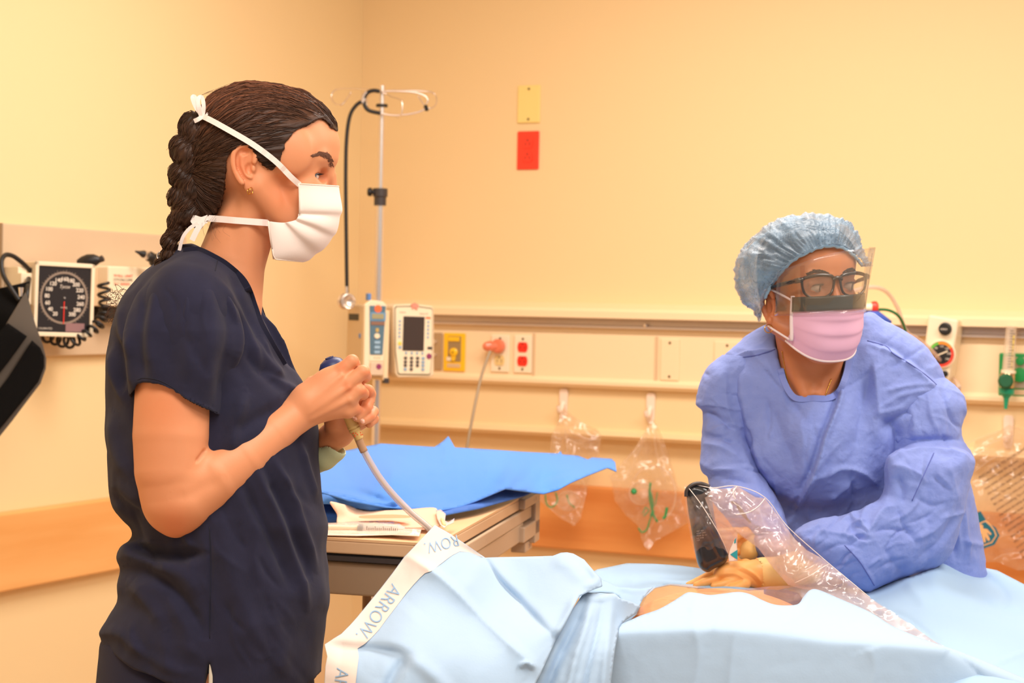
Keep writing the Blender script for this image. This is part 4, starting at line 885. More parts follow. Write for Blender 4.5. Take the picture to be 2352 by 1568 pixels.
def hflow(q):
    # combed back from the hairline to the braid at the back of the head
    tx, ty = 440, 330+max(0, (q.y-200))*.35; dx, dy = tx-q.x, ty-q.y; l = math.hypot(dx, dy)+1e-6; dx /= l; dy /= l
    a = .38*min(1, max(0, (q.x-480)/260)); return (dx, dy-a*(1-(q.y-190)/260), -q.z*.0035)
ang = np.arctan2(v[:, 1]-370, v[:, 0]-395); rad = np.hypot(v[:, 1]-370, v[:, 0]-395)
lock = vnoise(np.column_stack([ang*26, rad*.012, v[:, 2]*.03]))*3.0+vnoise(np.column_stack([ang*70, rad*.02, v[:, 2]*.05]))*1.6
v = v+N*lock[:, None]
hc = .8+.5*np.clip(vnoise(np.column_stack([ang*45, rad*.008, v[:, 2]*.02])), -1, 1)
top_highlight = np.clip((300-v[:, 1])/90, 0, 1)*np.clip((v[:, 0]-470)/120, 0, 1)  # brown highlight along the top of the head, painted into the hair colour
C = np.stack([hc*(1+1.1*top_highlight), hc*(1+.75*top_highlight), hc*(1+.5*top_highlight)], 1)
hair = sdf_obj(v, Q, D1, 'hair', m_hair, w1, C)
th = bvh(v, Q); rg = random.Random(11); starts = []
vi = [i for i in range(len(v)) if v[i, 2] < 40]
for i in rg.sample(vi, 2300): starts.append(tuple(v[i]))
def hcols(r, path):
    k = r.uniform(.5, 1.5); t = max(0, min(1, (300-path[0].y)/90))*(1 if path[0].x > 480 else .3);  # strands near the top carry the same painted highlight
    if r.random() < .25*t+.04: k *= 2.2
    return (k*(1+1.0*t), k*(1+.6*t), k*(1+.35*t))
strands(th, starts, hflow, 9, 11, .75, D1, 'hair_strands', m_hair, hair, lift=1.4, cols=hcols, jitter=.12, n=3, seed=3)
# braid: overlapping lobes down the back of the head
bp = spl([(470, 285, -28), (448, 318, -34), (436, 360, -38), (434, 405, -38), (430, 450, -36), (420, 492, -34), (402, 530, -32), (390, 565, -30), (376, 605, -20), (350, 650, 10), (300, 690, 60)], 10)
s = SDF((255, 255, -130), (520, 720, 130), 2.6); nl = 17
for k in range(nl):
    i = int(k/(nl-1)*(len(bp)-1)); p = bp[i]; t = k/(nl-1); sz = (46*(1-t)**.45+14) if t < .55 else 30-10*(t-.55)/.45; g = -1 if k % 2 else 1
    tq = (bp[min(i+1, len(bp)-1)]-bp[max(i-1, 0)]).normalized(); a_ = math.degrees(math.atan2(tq.y, tq.x))
    s.ball((p.x+g*sz*.16, p.y, p.z-8), (sz*.62, sz*.82, sz*.66), 2, rot=(0, 0, a_-90+g*52)); s.ball((p.x, p.y, p.z), (sz*.5, sz*.6, sz*.5), 4)
v, Q = s.nets(); v = smooth(v, Q, 2, .5); N = normals(v, Q)
r_ = v[:, 0]*.85+v[:, 1]*.55; v = v+N*(np.sin(r_*.55+vnoise(v*.03)*3)*.9+vnoise(v*.12)*1.5)[:, None]
hc = .75+.55*vnoise(np.column_stack([v[:, 0]*.05+v[:, 1]*.10, v[:, 1]*.02, v[:, 2]*.05])); C = np.stack([hc]*3, 1)
braid = sdf_obj(v, Q, D1, 'braid', m_hair, w1, C); tb = bvh(v, Q)
vi = [i for i in range(len(v)) if v[i, 2] < 0]
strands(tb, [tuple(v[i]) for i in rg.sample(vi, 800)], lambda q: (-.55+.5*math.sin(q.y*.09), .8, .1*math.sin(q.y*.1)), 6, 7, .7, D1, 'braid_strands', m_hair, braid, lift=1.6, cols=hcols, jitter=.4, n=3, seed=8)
# loose hairs
fl = MB()
for k in range(46):
    a = Vector((rg.uniform(405, 470), rg.uniform(300, 520), rg.uniform(-60, 0))); d_ = Vector((rg.uniform(-22, -4), rg.uniform(-6, 26), rg.uniform(-10, 10))); fl.tube(spl([a, a+d_*.6+Vector((0, -4, 0)), a+d_*1.3], 4), .35, n=3)
for k in range(26):
    a = Vector((rg.uniform(500, 740), 205+abs(rg.gauss(0, 3)), rg.uniform(-30, 10))); a.y = 195+((a.x-605)/135)**2*45; fl.tube(spl([a, a+Vector((-18, -6-rg.random()*5, 0)), a+Vector((-42, -2, 0))], 4), .3, n=3)
for k in range(0):
    a = Vector((rg.uniform(606, 640), rg.uniform(375, 392), -112)); fl.tube(spl([a, a+Vector((-8, 14, -2)), a+Vector((rg.uniform(-24, 14), rg.uniform(18, 34), -4))], 4), .4, n=3)
for k in range(14):
    a = Vector((rg.uniform(470, 520), rg.uniform(490, 520), -62)); a.z = -60; fl.tube(spl([a, a+Vector((-8, 16, -12)), a+Vector((rg.uniform(-10, 12), rg.uniform(22, 46), -22))], 4), .18, n=3)
for k in range(60):
    a = Vector((rg.uniform(262, 300), rg.uniform(660, 745), rg.uniform(-10, 60))); fl.tube(spl([a, a+Vector((-12, rg.uniform(-12, 12), 0)), a+Vector((rg.uniform(-30, -16), rg.uniform(-20, 22), 0))], 4), .55, n=3)
obj('loose_hairs', Pn([tuple(p) for p in fl.v], D1), fl.f, m_hair, hair, kind='stuff', colors=np.ones((len(fl.v), 3))*1.6)
# --- white mask and its ties
rows = [([(685, 422), (734, 425), (778, 428)], 0), ([(686, 430), (735, 433), (779, 437)], -1), ([(687, 455), (738, 458), (782, 460)], 1), ([(687, 486), (740, 486), (786, 487)], 3), ([(687, 489), (738, 491), (783, 492)], -5), ([(685, 495), (734, 500), (779, 510)], 0),
        ([(681, 503), (722, 516), (771, 537)], 3), ([(679, 505), (718, 520), (767, 541)], -5), ([(668, 508), (712, 530), (757, 557)], 0), ([(657, 510), (690, 540), (737, 577)], 3), ([(654, 511), (684, 545), (728, 581)], -5), ([(636, 510), (668, 565), (714, 594)], 1), ([(624, 508), (640, 585), (704, 599)], 2), ([(616, 507), (629, 595), (697, 601)], 0)]
nu = 16; grid = []
for pl, dn in rows:
    q = [Vector((x, y, 0)) for x, y in pl]; L1 = (q[1]-q[0]).length; L2 = (q[2]-q[1]).length; row = []
    for k in range(nu+1):
        u = math.sin(k/nu*PI/2)**.9; d_ = u*(L1+L2); p = q[0].lerp(q[1], d_/L1) if d_ < L1 else q[1].lerp(q[2], min(1, (d_-L1)/L2))
        z_ = -98*math.cos(k/nu*PI/2)**.85; row.append((p.x+dn*math.sin(k/nu*PI/2)*.6, p.y, z_-dn*1.2*math.cos(k/nu*PI/2)-dn*.5))
    grid.append(row+[(x, y, -z_) for x, y, z_ in row[-2::-1]])
nw = len(grid[0]); G = np.array(grid).reshape(-1, 3); F_ = [(i*nw+j, i*nw+j+1, (i+1)*nw+j+1, (i+1)*nw+j) for i in range(len(grid)-1) for j in range(nw-1)]
G[:, :] += 0
msk = obj('face_mask', Pn(G, D1), F_, m_mask, w1, smooth=True, solid=.0012, sub=2, label='white pleated face mask')
def seam_(pts, name='stitched_edge', w=1.0): 
    q = [W1(*p) for p in pts]; mk(MB().tube(q, w*D1/FPX, n=5), name, mat('mask_edge', (246, 228, 214), .8), msk, smooth=True)
seam_([grid[0][k] for k in range(nw)], w=1.6); seam_([grid[1][k] for k in range(nw)], w=.9); seam_([(r[0][0]+1, r[0][1], r[0][2]-1) for r in grid[:6]], w=2.0); seam_([(616, 507, -99), (622, 551, -92), (629, 595, -80)], w=2.2); seam_([(r_[0], r_[1], r_[2]-1) for r_ in grid[-1][4:nw-4]], w=1.5)
def on_head(pts, lift=4, tr=None):
    out = []
    for p in spl([(a, b, 0) for a, b in pts], 4):
        best = None
        for tr_ in (th, tree_head):
            h = tr_.ray_cast(Vector((p.x, p.y, -400)), Vector((0, 0, 1)))
            if h[0] is not None and (best is None or h[0].z < best): best = h[0].z
        out.append((p.x, p.y, (best if best is not None else (out[-1][2]+lift if out else -60))-lift))
    zs = [o[2] for o in out]; zs = [min(zs[max(0, i-2):i+3]) for i in range(len(zs))]
    return [(o[0], o[1], z_) for o, z_ in zip(out, zs)]
up_ = on_head([(688, 424), (667, 405), (640, 377), (611, 353), (574, 327), (526, 299), (490, 279), (466, 267)], 4)
ribbon(up_, 13, D1, 'upper_tie', m_mask, msk, n=2)
lo_ = on_head([(620, 512), (580, 509), (540, 506), (505, 503), (474, 501)], 4); ribbon(lo_, 15, D1, 'lower_tie', m_mask, msk, n=2)
zt_ = up_[-1][2]
ribbon([(468, 268, zt_), (452, 250, zt_-6), (442, 226, zt_-6), (447, 222, zt_-2), (456, 240, zt_-2), (462, 262, zt_)], 9, D1, 'tie_loop', m_mask, msk)
ribbon([(462, 268, zt_-2), (456, 246, zt_-10), (456, 226, zt_-8), (464, 224, zt_-4), (468, 244, zt_-4), (466, 264, zt_)], 9, D1, 'tie_loop', m_mask, msk)
ribbon([(474, 268, zt_), (490, 240, zt_+30), (500, 220, zt_+40)], 8, D1, 'tie_tail', m_mask, msk); ribbon([(468, 266, zt_-2), (455, 274, zt_-4), (446, 278, zt_)], 10, D1, 'tie_tail', m_mask, msk)
zl_ = lo_[-1][2]-6
ribbon([(478, 499, zl_), (462, 504, zl_-8), (446, 500, zl_-8), (444, 508, zl_-8), (458, 514, zl_-8), (474, 506, zl_)], 12, D1, 'tie_loop', m_mask, msk)
ribbon([(470, 506, zl_-8), (455, 524, zl_-10), (441, 552, zl_-10)], 13, D1, 'tie_tail', m_mask, msk); ribbon([(455, 512, zl_-10), (436, 524, zl_-8), (420, 545, zl_-6), (412, 575, zl_)], 8, D1, 'tie_tail', m_mask, msk)
mk(MB().lathe([(0, -4), (7, -4), (9, 0), (7, 4), (0, 4)], (0, 0, 0), n=10), 'tmp', None) if False else None
# earring: two small gold hoops
er = None
for q, r_ in (((571, 440, -126), 6.5), ((577, 438, -128), 7.5)):
    pts = [W1(q[0]+r_*.45*math.cos(a), q[1]+r_*math.sin(a), q[2]+r_*.8*math.cos(a)) for a in np.linspace(0, 2*PI, 18)[:-1]]
    mk(MB().tube(pts, .0006, n=6, closed=True), 'earring', m_gold, w1, smooth=True)
pts = [W1(852+4*math.cos(a)-4*math.sin(a)*.3, 918+13*math.sin(a), -74+14*math.cos(a)) for a in np.linspace(0, 2*PI, 20)[:-1]]
rr_ = [W1(848+15*math.cos(a)*.75, 917+15*math.cos(a)*.35+2, -74+15.5*math.sin(a)) for a in np.linspace(0, 2*PI, 22)[:-1]]
mk(MB().tube(rr_, .0010, n=6, closed=True), 'finger_ring', m_gold, w1, smooth=True)
# --- scrub top
top = [(382, 599), (340, 618), (301, 654), (275, 693), (265, 722), (252, 774), (244, 823), (243, 898), (245, 1050), (248, 1120), (258, 1167), (278, 1192), (300, 1212), (298, 1236), (274, 1257), (267, 1280), (277, 1308), (268, 1344), (269, 1384), (243, 1426), (225, 1453), (232, 1478), (230, 1560), (232, 1800), (260, 1950), (720, 1950), (738, 1800), (738, 1620), (738, 1543), (743, 1471), (751, 1417), (758, 1391), (760, 1360), (754, 1312), (750, 1261), (754, 1206), (742, 1145), (735, 1072), (733, 1000), (722, 940), (708, 900), (696, 872), (688, 862), (672, 830), (655, 784), (633, 748), (607, 722), (592, 690), (570, 650), (500, 600), (440, 590)]
S1 = (225, 520, -350); S2 = (770, 1645, 350)
s = SDF(S1, S2, 4.5)
tp = [(p.x, p.y) for p in spl(top, 3, True)]
s.pillow(tp, 205, 1.18, 0, 5)
for g in (-1, 1):
    s.cone((478, 610, g*20), (425, 712, g*205), 62, 84, 60); s.cone((430, 700, g*190), (425, 800, g*205), 90, 96, 50)
s.cone((430, 600, 10), (380, 680, 60), 40, 60, 40)
s.chain([(572, 650, 30, 14), (602, 728, 40, 14), (630, 790, 30, 18)], 14)
# hollow so the neckline is open: V cut on the near half, collar edge on the far half
X2, Y2 = np.meshgrid(s.ax[0], s.ax[1], indexing='ij')
near = [(380, 572), (416, 571), (441, 567), (460, 569), (502, 589), (525, 603), (558, 631), (577, 660), (590, 699), (603, 735), (623, 774), (644, 815), (662, 842), (700, 870), (700, 400), (380, 400)]
far = [(380, 560), (440, 560), (520, 596), (560, 625), (582, 655), (594, 690), (607, 722), (633, 748), (650, 778), (700, 790), (700, 400), (380, 400)]
nd = -poly_sd(near, X2, Y2)[:, :, None]; fd = -poly_sd(far, X2, Y2)[:, :, None]; Z = s.ax[2][None, None, :]
cutf = np.where(Z < 8, nd, fd); s.f = np.maximum(s.f, cutf)
# inside of the collar is emptied round the neck
s.chain([(560, 500, 0, 84), (540, 570, 0, 86), (520, 640, 0, 90), (512, 690, 0, 60)], 3, sub=True)
hem = [(200, 1478), (232, 1478), (256, 1500), (309, 1538), (380, 1566), (470, 1584), (600, 1592), (700, 1576), (737, 1543), (800, 1520), (800, 1200), (200, 1200)]
s.f = np.maximum(s.f, np.where(Y2 > 1300, poly_sd(hem, X2, Y2), -99)[:, :, None])
# side slit
s.cone((481, 1468, -300), (478, 1620, -300), 2, 17, 1, sub=True, zs=9)
v, Q = s.nets(); v = smooth(v, Q, 4, .5); v = smooth_near(v, Q, near[1:14], 8, 8); N = normals(v, Q)
cr = [([(481, 1215), (484, 1300), (482, 1400), (481, 1468)], 3.5, -5), ([(280, 1225), (340, 1262), (400, 1275), (470, 1272)], 15, -17), ([(272, 1262), (330, 1250), (370, 1256)], 12, 9), ([(290, 1310), (350, 1322), (400, 1360), (440, 1410), (470, 1460)], 16, -11), ([(300, 1340), (340, 1380), (380, 1440)], 18, 9), ([(350, 1300), (420, 1320), (460, 1370)], 18, 8),
      ([(588, 1080), (620, 1150), (655, 1230), (690, 1320), (705, 1400)], 10, 9), ([(560, 1110), (600, 1190), (640, 1270), (670, 1350)], 12, -9), ([(625, 1050), (665, 1130), (700, 1230), (728, 1310)], 9, 8), ([(605, 1070), (645, 1150), (682, 1240), (712, 1330)], 10, -8), ([(690, 1020), (705, 1080), (728, 1150)], 8, 7), ([(500, 1190), (520, 1290), (560, 1400), (600, 1500)], 26, 8),
      ([(250, 1130), (290, 1170), (330, 1190)], 14, -9), ([(262, 760), (275, 830), (282, 900)], 9, -9), ([(250, 800), (262, 860), (290, 930)], 10, 7), ([(275, 700), (280, 760), (300, 800)], 9, 7), ([(250, 950), (270, 1040), (300, 1100)], 16, 7),
      ([(500, 640), (540, 700), (580, 790), (600, 850)], 9, 7), ([(530, 640), (570, 720), (610, 800), (640, 850)], 8, -6), ([(595, 775), (620, 830), (650, 870)], 10, 7), ([(560, 800), (600, 850), (650, 890)], 14, -7), ([(600, 860), (640, 880), (690, 900)], 10, 6), ([(530, 990), (600, 960), (650, 930)], 18, -7),
      ([(560, 900), (540, 980), (525, 1050)], 16, 8), ([(620, 1400), (640, 1480), (650, 1560)], 22, 6), ([(300, 1480), (380, 1530), (450, 1550)], 14, 5), ([(240, 1440), (280, 1460), (330, 1500)], 14, 5), ([(400, 1380), (430, 1450), (440, 1530)], 22, 6)]
for c_ in cr: v = crease(v, N, c_[0], c_[1], c_[2]*1.5, *c_[3:])
v = autocrease(v, N, (260, 1180, 740, 1560), 26, 68, 130, 9, 3.2, 5); v = autocrease(v, N, (260, 700, 700, 1180), 16, 60, 110, 9, 3, 6)
# hem band thickness
v = v+N*(vnoise(v*.02)*3)[:, None]
shirt = sdf_obj(v, Q, D1, 'scrub_top', m_navy, w1); tree_shirt = bvh(v, Q)
# neckband lying on the shirt edge
def on_tree(tr, pts, lift=3, n=5, fb=0, side=-1):
    out = []
    for p in spl([(a[0], a[1], 0) for a in pts], n):
        h = tr.ray_cast(Vector((p.x, p.y, 500*side)), Vector((0, 0, -side))); z_ = h[0].z if h[0] is not None else (out[-1][2]-side*0 if out else fb); out.append((p.x, p.y, z_+side*lift if h[0] is not None else z_))
    return out
nbp = on_tree(tree_shirt, [(422, 578), (445, 575), (462, 577), (500, 596), (523, 611), (553, 638), (570, 665), (583, 702), (597, 740), (617, 778), (640, 818), (652, 838)], 1.5)
ribbon(nbp, 17, D1, 'neckband', mat('scrub_navy_band', (34, 34, 52), .9, sheen=.05, spec=.12, wave=(420, .25, .0004)), shirt, n=2, th=.0018)
far_e = [(584, 655, 26), (593, 688, 30), (603, 720, 30), (618, 756, 26), (634, 792, 14), (646, 822, 0)]
ribbon(far_e, 10, D1, 'neckband', MATS['scrub_navy_band'], shirt, th=.0015)
m_thread = mat('navy_thread', (26, 28, 44), .9)
def stitch(pts, tr, name='seam', r=1.1, p=None): mk(MB().tube([W1(*q) for q in on_tree(tr, pts, .4, 6)], r*D1/FPX, n=5), name, m_thread, p or shirt, smooth=True)
stitch([(481, 1210), (484, 1300), (482, 1400), (482, 1466)], tree_shirt); stitch([(502, 590), (498, 606), (494, 622)], tree_shirt)
# --- near sleeve
slv = [(500, 632), (455, 615), (410, 612), (368, 622), (342, 645), (318, 670), (300, 705), (288, 748), (284, 800), (290, 850), (298, 925), (301, 962), (330, 1010), (420, 1010), (506, 992), (517, 957), (526, 898), (540, 850), (558, 808), (557, 750), (545, 700), (525, 660)]
s = SDF((265, 575, -345), (580, 1030, -20), 3.2)
s.pillow([(p.x, p.y) for p in spl(slv, 3, True)], 118, .92, -196, 5, zcf=lambda X, Y: -150-46*np.clip((Y-600)/160, 0, 1))
s.cone((478, 640, -70), (430, 720, -190), 50, 84, 40)
hemc = [(200, 980), (296, 968), (300, 925), (314, 886), (330, 880), (363, 884), (395, 900), (421, 923), (460, 943), (493, 960), (516, 957), (530, 990), (560, 1100), (200, 1100)]
X2, Y2 = np.meshgrid(s.ax[0], s.ax[1], indexing='ij'); hd = -poly_sd(hemc, X2, Y2)[:, :, None]
# the hem hangs lower behind the arm
hemf = [(200, 1100), (200, 985), (300, 968), (420, 990), (506, 992), (522, 960), (560, 1000), (560, 1100)]; hf = -poly_sd(hemf, X2, Y2)[:, :, None]; Z = s.ax[2][None, None, :]
s.f = np.maximum(s.f, np.where(Z < -215, hd, hf))
s.chain([(402, 830, -196, 84), (402, 900, -198, 100), (402, 1040, -206, 118)], 6, sub=True)
v, Q = s.nets(); v = smooth(v, Q, 4, .5); v = smooth_near(v, Q, hemc[1:12], 9, 16); N = normals(v, Q)
for c_ in [([(345, 660), (325, 740), (322, 820), (330, 880)], 12, -9), ([(370, 640), (350, 720), (345, 800), (360, 870)], 16, 7), ([(300, 760), (300, 840), (306, 900)], 8, 6), ([(400, 620), (395, 720), (390, 820), (400, 890)], 28, -7), ([(450, 620), (480, 700), (480, 800), (470, 930)], 24, 9), ([(500, 650), (530, 740), (520, 830), (500, 940)], 14, -8), ([(430, 640), (435, 760), (430, 900)], 22, 6), ([(520, 690), (548, 740), (552, 800), (530, 870)], 8, 6), ([(485, 640), (520, 690), (545, 740)], 8, 7), ([(300, 700), (290, 760), (292, 820)], 8, 5), ([(360, 880), (420, 912), (500, 950)], 5, 2.5)]:
    v = crease(v, N, c_[0], c_[1], c_[2]*1.35)
v = autocrease(v, N, (300, 640, 540, 920), 12, 85, 110, 9, 2.5, 7)
v = v+N*(vnoise(v*.018)*3)[:, None]
slo = sdf_obj(v, Q, D1, 'sleeve', m_navy, shirt); ts = bvh(v, Q)
stitch([(316, 872), (332, 868), (364, 873), (397, 890), (424, 912), (462, 932), (500, 947)], ts, 'hem_stitch', .8)
# far sleeve
s = SDF((340, 640, 120), (620, 960, 345), 5); s.chain([(470, 700, 190, 80), (480, 800, 225, 84), (490, 900, 235, 86)], 8); s.chain([(484, 860, 232, 76), (492, 960, 238, 82)], 3, sub=True); v, Q = s.nets(); v = smooth(v, Q, 3)
sdf_obj(v, Q, D1, 'sleeve', m_navy, shirt)
# pale green undershirt cuff on the far wrist
s = SDF((690, 1000, -60), (800, 1100, 90), 2.2); s.chain([(764, 1030, 2, 33), (742, 1044, 14, 36), (718, 1052, 34, 38)], 4); s.cone((790, 1008, -12), (750, 1026, 10), 31, 32, 2, sub=True)
v, Q = largest(*s.nets()); v = smooth(v, Q, 4, .5); sdf_obj(v, Q, D1, 'glove_cuff', mat('pale_green_latex', (198, 208, 168), .5), w1, label='pale green cuff at the far wrist')
# trousers and white tag in the slit
pants = [(236, 1465), (226, 1510), (220, 1568), (212, 1640), (210, 1760), (216, 1900), (700, 1900), (712, 1760), (722, 1640), (720, 1540), (700, 1470), (600, 1440), (400, 1430), (300, 1440)]
s = SDF((195, 1410, -290), (745, 1905, 290), 8); s.pillow([(p.x, p.y) for p in spl(pants, 3, True)], 190, 1.1, 0, 5); v, Q = s.nets(); v = smooth(v, Q, 4)
N = normals(v, Q)
tr_ = sdf_obj(v, Q, D1, 'trousers', m_navy2, w1)
lg = MB()
for g in (-1, 1): 
    k0 = W1(460, 1860, g*110); kf = Vector((k0.x, k0.y, .06)); lg.tube(spl([k0, k0.lerp(kf, .5), kf], 6), [.115]*5+[.095]*5+[.085]*3, n=20)
mk(lg, 'trouser_legs', m_navy2, w1, smooth=True)
for g in (-1, 1):
    k0 = W1(500, 1860, g*110); o = Vector((k0.x, k0.y, 0)); sh = MB(Matrix.Translation(o)@Matrix.Rotation(YAW, 4, 'Z')); sh.lathe([(0, 0), (.05, 0), (.054, .02), (.05, .05), (.035, .075), (0, .08)], n=24, sq=(2.5, .9)); mk(sh, 'shoe', m_shoe, w1, smooth=True)
tg = [(482, 1506), (486, 1500), (489, 1512), (488, 1600), (479, 1600), (480, 1540)]
z_ = on_tree(tree_shirt, [(500, 1530), (505, 1540)], 0)[0][2]
Sheet(tg, [(400, 1500, z_+6), (600, 1500, z_+6), (500, 1600, z_+6)], D1, curve=False, step=6).make('care_tag', mat('tag_white', (222, 214, 196), .6), tr_, solid=.001)
# small keyring clip at the back of the collar
mk(MB().tube([W1(367+6*math.cos(a), 588+9*math.sin(a), -30) for a in np.linspace(0, 2*PI, 14)[:-1]], .0011, n=6, closed=True), 'clip_ring', m_steel, shirt, smooth=True)
mk(MB().tube([W1(370, 596, -30), W1(366, 606, -32), W1(368, 616, -30)], .0016, n=6), 'clip_hook', m_steel, shirt, smooth=True)
# --- what she holds: navy bulb with tan connector and clear tube
hb = thing('bulb_handle', W1(765, 851, -95), 'dark navy rubber bulb held in both hands of the standing woman', 'bulb')
ax_ = Vector((-.3, -.9, -.1)).normalized(); c_ = Vector((768, 856, -92)); prf = [(0, -36), (20, -33), (31, -18), (34, 0), (32, 16), (25, 28), (14, 34.5), (10, 35), (10, 38), (6, 38.5), (5, 36), (0, 36)]
mb = MB().lathe(prf, c_, ax_, 32); obj('bulb', Pn([tuple(p) for p in mb.v], D1), mb.f, mat('navy_rubber', (44, 54, 100), .42), hb, smooth=True, auto=50)
ct = thing('tube_connector', W1(812, 985, -70), 'tan ribbed connector with orange dots joining the bulb to the clear tube', 'connector')
m_tanc = mat('connector_tan', (226, 190, 118), .4, coat=.2); c0 = Vector((803, 962, -96)); cd = Vector((22, 44, 6)).normalized()
for (h0, prf) in (('body', [(0, -8), (12, -8), (13, 6), (14, 18), (0, 18)]), ('collar', [(0, 18), (14.5, 18), (14.5, 22), (12.5, 22.5), (12.5, 24.5), (14.5, 25), (14.5, 30), (0, 30)]), ('barrel', [(0, 30), (11.5, 30), (10.5, 50), (8.5, 52), (0, 52)])):
    mb = MB().lathe(prf, c0, cd, 20); obj(h0, Pn([tuple(p) for p in mb.v], D1), mb.f, m_tanc, ct, smooth=True, auto=35)
for k in range(9):
    a = rg.uniform(-1.2, 1.2); h_ = rg.uniform(32, 48); q_ = cd.to_track_quat('Z', 'Y'); sd = Vector((cd.y, -cd.x, 0)).normalized(); p = c0+cd*h_+sd*11*math.sin(a)+Vector((0, 0, -1))*11*math.cos(a)
    mb = MB().lathe([(0, -1.2), (1.7, -.6), (1.7, .6), (0, 1.2)], p, (0, 0, 1), 8); obj('orange_speck', Pn([tuple(p_) for p_ in mb.v], D1), mb.f, mat('orange_speck', (240, 96, 50), .5), ct)
tbm = mat('clear_hose', (232, 214, 205), .08, alpha=.5, spec=.9, coat=.6)
tt = thing('clear_tube', W1(900, 1130, 0), 'clear plastic tube running from the connector down under the corner of the printed drape', 'tube')
tp_ = spl([(822, 1004, -88), (834, 1032, -86), (850, 1062, -80), (874, 1100, -72), (905, 1138, -62), (945, 1178, -52), (985, 1212, -44), (1010, 1240, -40)], 6)
mb = MB().tube(tp_, 8.2, n=14); obj('tube', Pn([tuple(p) for p in mb.v], D1), mb.f, tbm, tt, smooth=True)
mb = MB().tube(tp_, 3.6, n=8); obj('inner_line', Pn([tuple(p) for p in mb.v], D1), mb.f, mat('inner_grey', (214, 200, 196), .3), tt, smooth=True)
mb = MB().tube(tp_[:8], 9.4, n=14); obj('strain_relief', Pn([tuple(p) for p in mb.v], D1), mb.f, mat('strain_tan', (206, 160, 122), .3, alpha=.8), tt, smooth=True)
CRK = True
# ---------------- woman in the blue gown, leaning over the bed ----------------
D2 = 2.95
def W2(x, y, z=0): return Vector(Pn([(x, y, z)], D2)[0])
m_skin2 = mat('skin_tan', (206, 132, 88), .45, sss=.1, attr=True, bump=[(450, .12, .0006)], var=((196, 122, 78), 22), spec=.4)
m_gown = mat('gown_blue', (140, 158, 222), .72, sheen=.1, wave=(700, .2, .0003), bump=[(22, .35, .012), (55, .4, .005), (150, .18, .0015)], var=((120, 138, 208), 30), spec=.25)
m_glove = mat('glove_latex', (240, 176, 102), .42, bump=[(120, .2, .001)], spec=.4, sss=.1); m_gcuff = mat('glove_cuff_latex', (252, 214, 140), .5, bump=[(90, .3, .0015)], sss=.1)
w2 = thing('person', (W2(1950, 1300, 150).x, W2(1950, 1300, 150).y, 0), 'woman in blue surgical gown, bouffant cap, glasses and lavender mask leaning over the bed', 'person')
PSI = math.radians(30); ef = Vector((math.sin(PSI), 0, -math.cos(PSI))); es = Vector((math.cos(PSI), 0, math.sin(PSI))); eu = Vector((0, 1, 0)); HC = Vector((1861, 657, -45))
TL = math.radians(-3)
def H(f, s_, u): return HC+ef*f+es*(s_*math.cos(TL)+u*math.sin(TL)*-1*0)+eu*(u+s_*math.sin(TL))
HR = Matrix((ef, eu, es)).transposed()
s = SDF((1715, 480, -220), (2030, 975, 160), 2.4)
def hb(f, s_, u, r, k=20, **q): s.ball(tuple(H(f, s_, u)), (r[0], r[2], r[1]), k, rot=HR, **q)
def hc_(a, b, ra, rb, k=18, **q): s.cone(tuple(H(*a)), tuple(H(*b)), ra, rb, k, **q)
hb(-15, 0, -50, (122, 100, 102), 6); hb(35, 0, -52, (84, 86, 72)); hb(42, 0, 42, (73, 75, 108), 30)
for g in (-1, 1):
    hc_((-8, g*80, 80), (74, g*26, 150), 28, 25, 20); hb(70, g*50, 42, (30, 30, 34), 20); hc_((94, g*52, -26), (106, g*12, -20), 10, 11, 14)
hb(80, 0, 156, (26, 30, 22), 18); hc_((108, 0, 0), (130, 0, 52), 9, 13, 12); hb(128, 0, 58, (14, 18, 12), 8)
for g in (-1, 1):
    hb(112, g*43, 2, (12, 17, 14), 9, sub=True); hb(90, g*43, 1, (18.5, 18.5, 18.5), 4); hb(108, g*44, 3, (14, 16, 5), 2, sub=True); hc_((104, g*28, -10), (100, g*60, -8), 4, 4, 7)
    # ear
    hb(-8, g*100, 42, (20, 8, 34), 5); pts = [H(*q) for q in ((10, g*104, 20), (2, g*108, 8), (-14, g*110, 8), (-26, g*112, 28), (-22, g*110, 52), (-8, g*106, 74))]; s.chain([(p.x, p.y, p.z, 5) for p in spl([tuple(p) for p in pts], 3)], 3); hb(0, g*108, 74, (9, 6, 11), 4); hb(-2, g*108, 44, (8, 7, 13), 3, sub=True)
s.chain([(1848, 735, 0, 72), (1862, 820, 0, 74), (1868, 890, 22, 82), (1868, 950, 40, 100)], 22, kk=2); s.cone((1800, 760, -30), (1850, 905, -58), 16, 16, 18); s.cone((1935, 800, -30), (1885, 905, -60), 14, 16, 18); s.ball((1868, 950, 20), (120, 60, 80), 25)
v, Q = s.nets(); v = smooth(v, Q, 3); C = np.ones((len(v), 3))
for g in (-1, 1): p = H(100, g*43, 2); C = tint(C, v, tuple(p), (24, 14, 30), (.84, .76, .74))
p = H(-8, -106, 42); C = tint(C, v, tuple(p), (24, 40, 24), (1, .86, .8))
t2 = bvh(v, Q); parts = [(v, Q, C)]
s = SDF((1560, 780, -200), (2300, 1500, 340), 9)
s.ball((1870, 1000, 60), (150, 130, 90), 30); s.ball((1930, 1180, 120), (170, 190, 100), 50); s.ball((1990, 1400, 170), (180, 120, 110), 50)
s.chain([(1745, 905, 75, 32), (1695, 1000, 20, 28), (1695, 1080, -10, 32), (1735, 1190, -70, 28)], 20, kk=1); s.chain([(2060, 890, 80, 60), (2110, 1020, 60, 52), (2120, 1140, 20, 48), (2000, 1240, -60, 40), (1900, 1285, -110, 34)], 20, kk=1)
vt, Qt = s.nets(); parts.append((vt, Qt, None)); vb, Qb, Cb = join(parts)
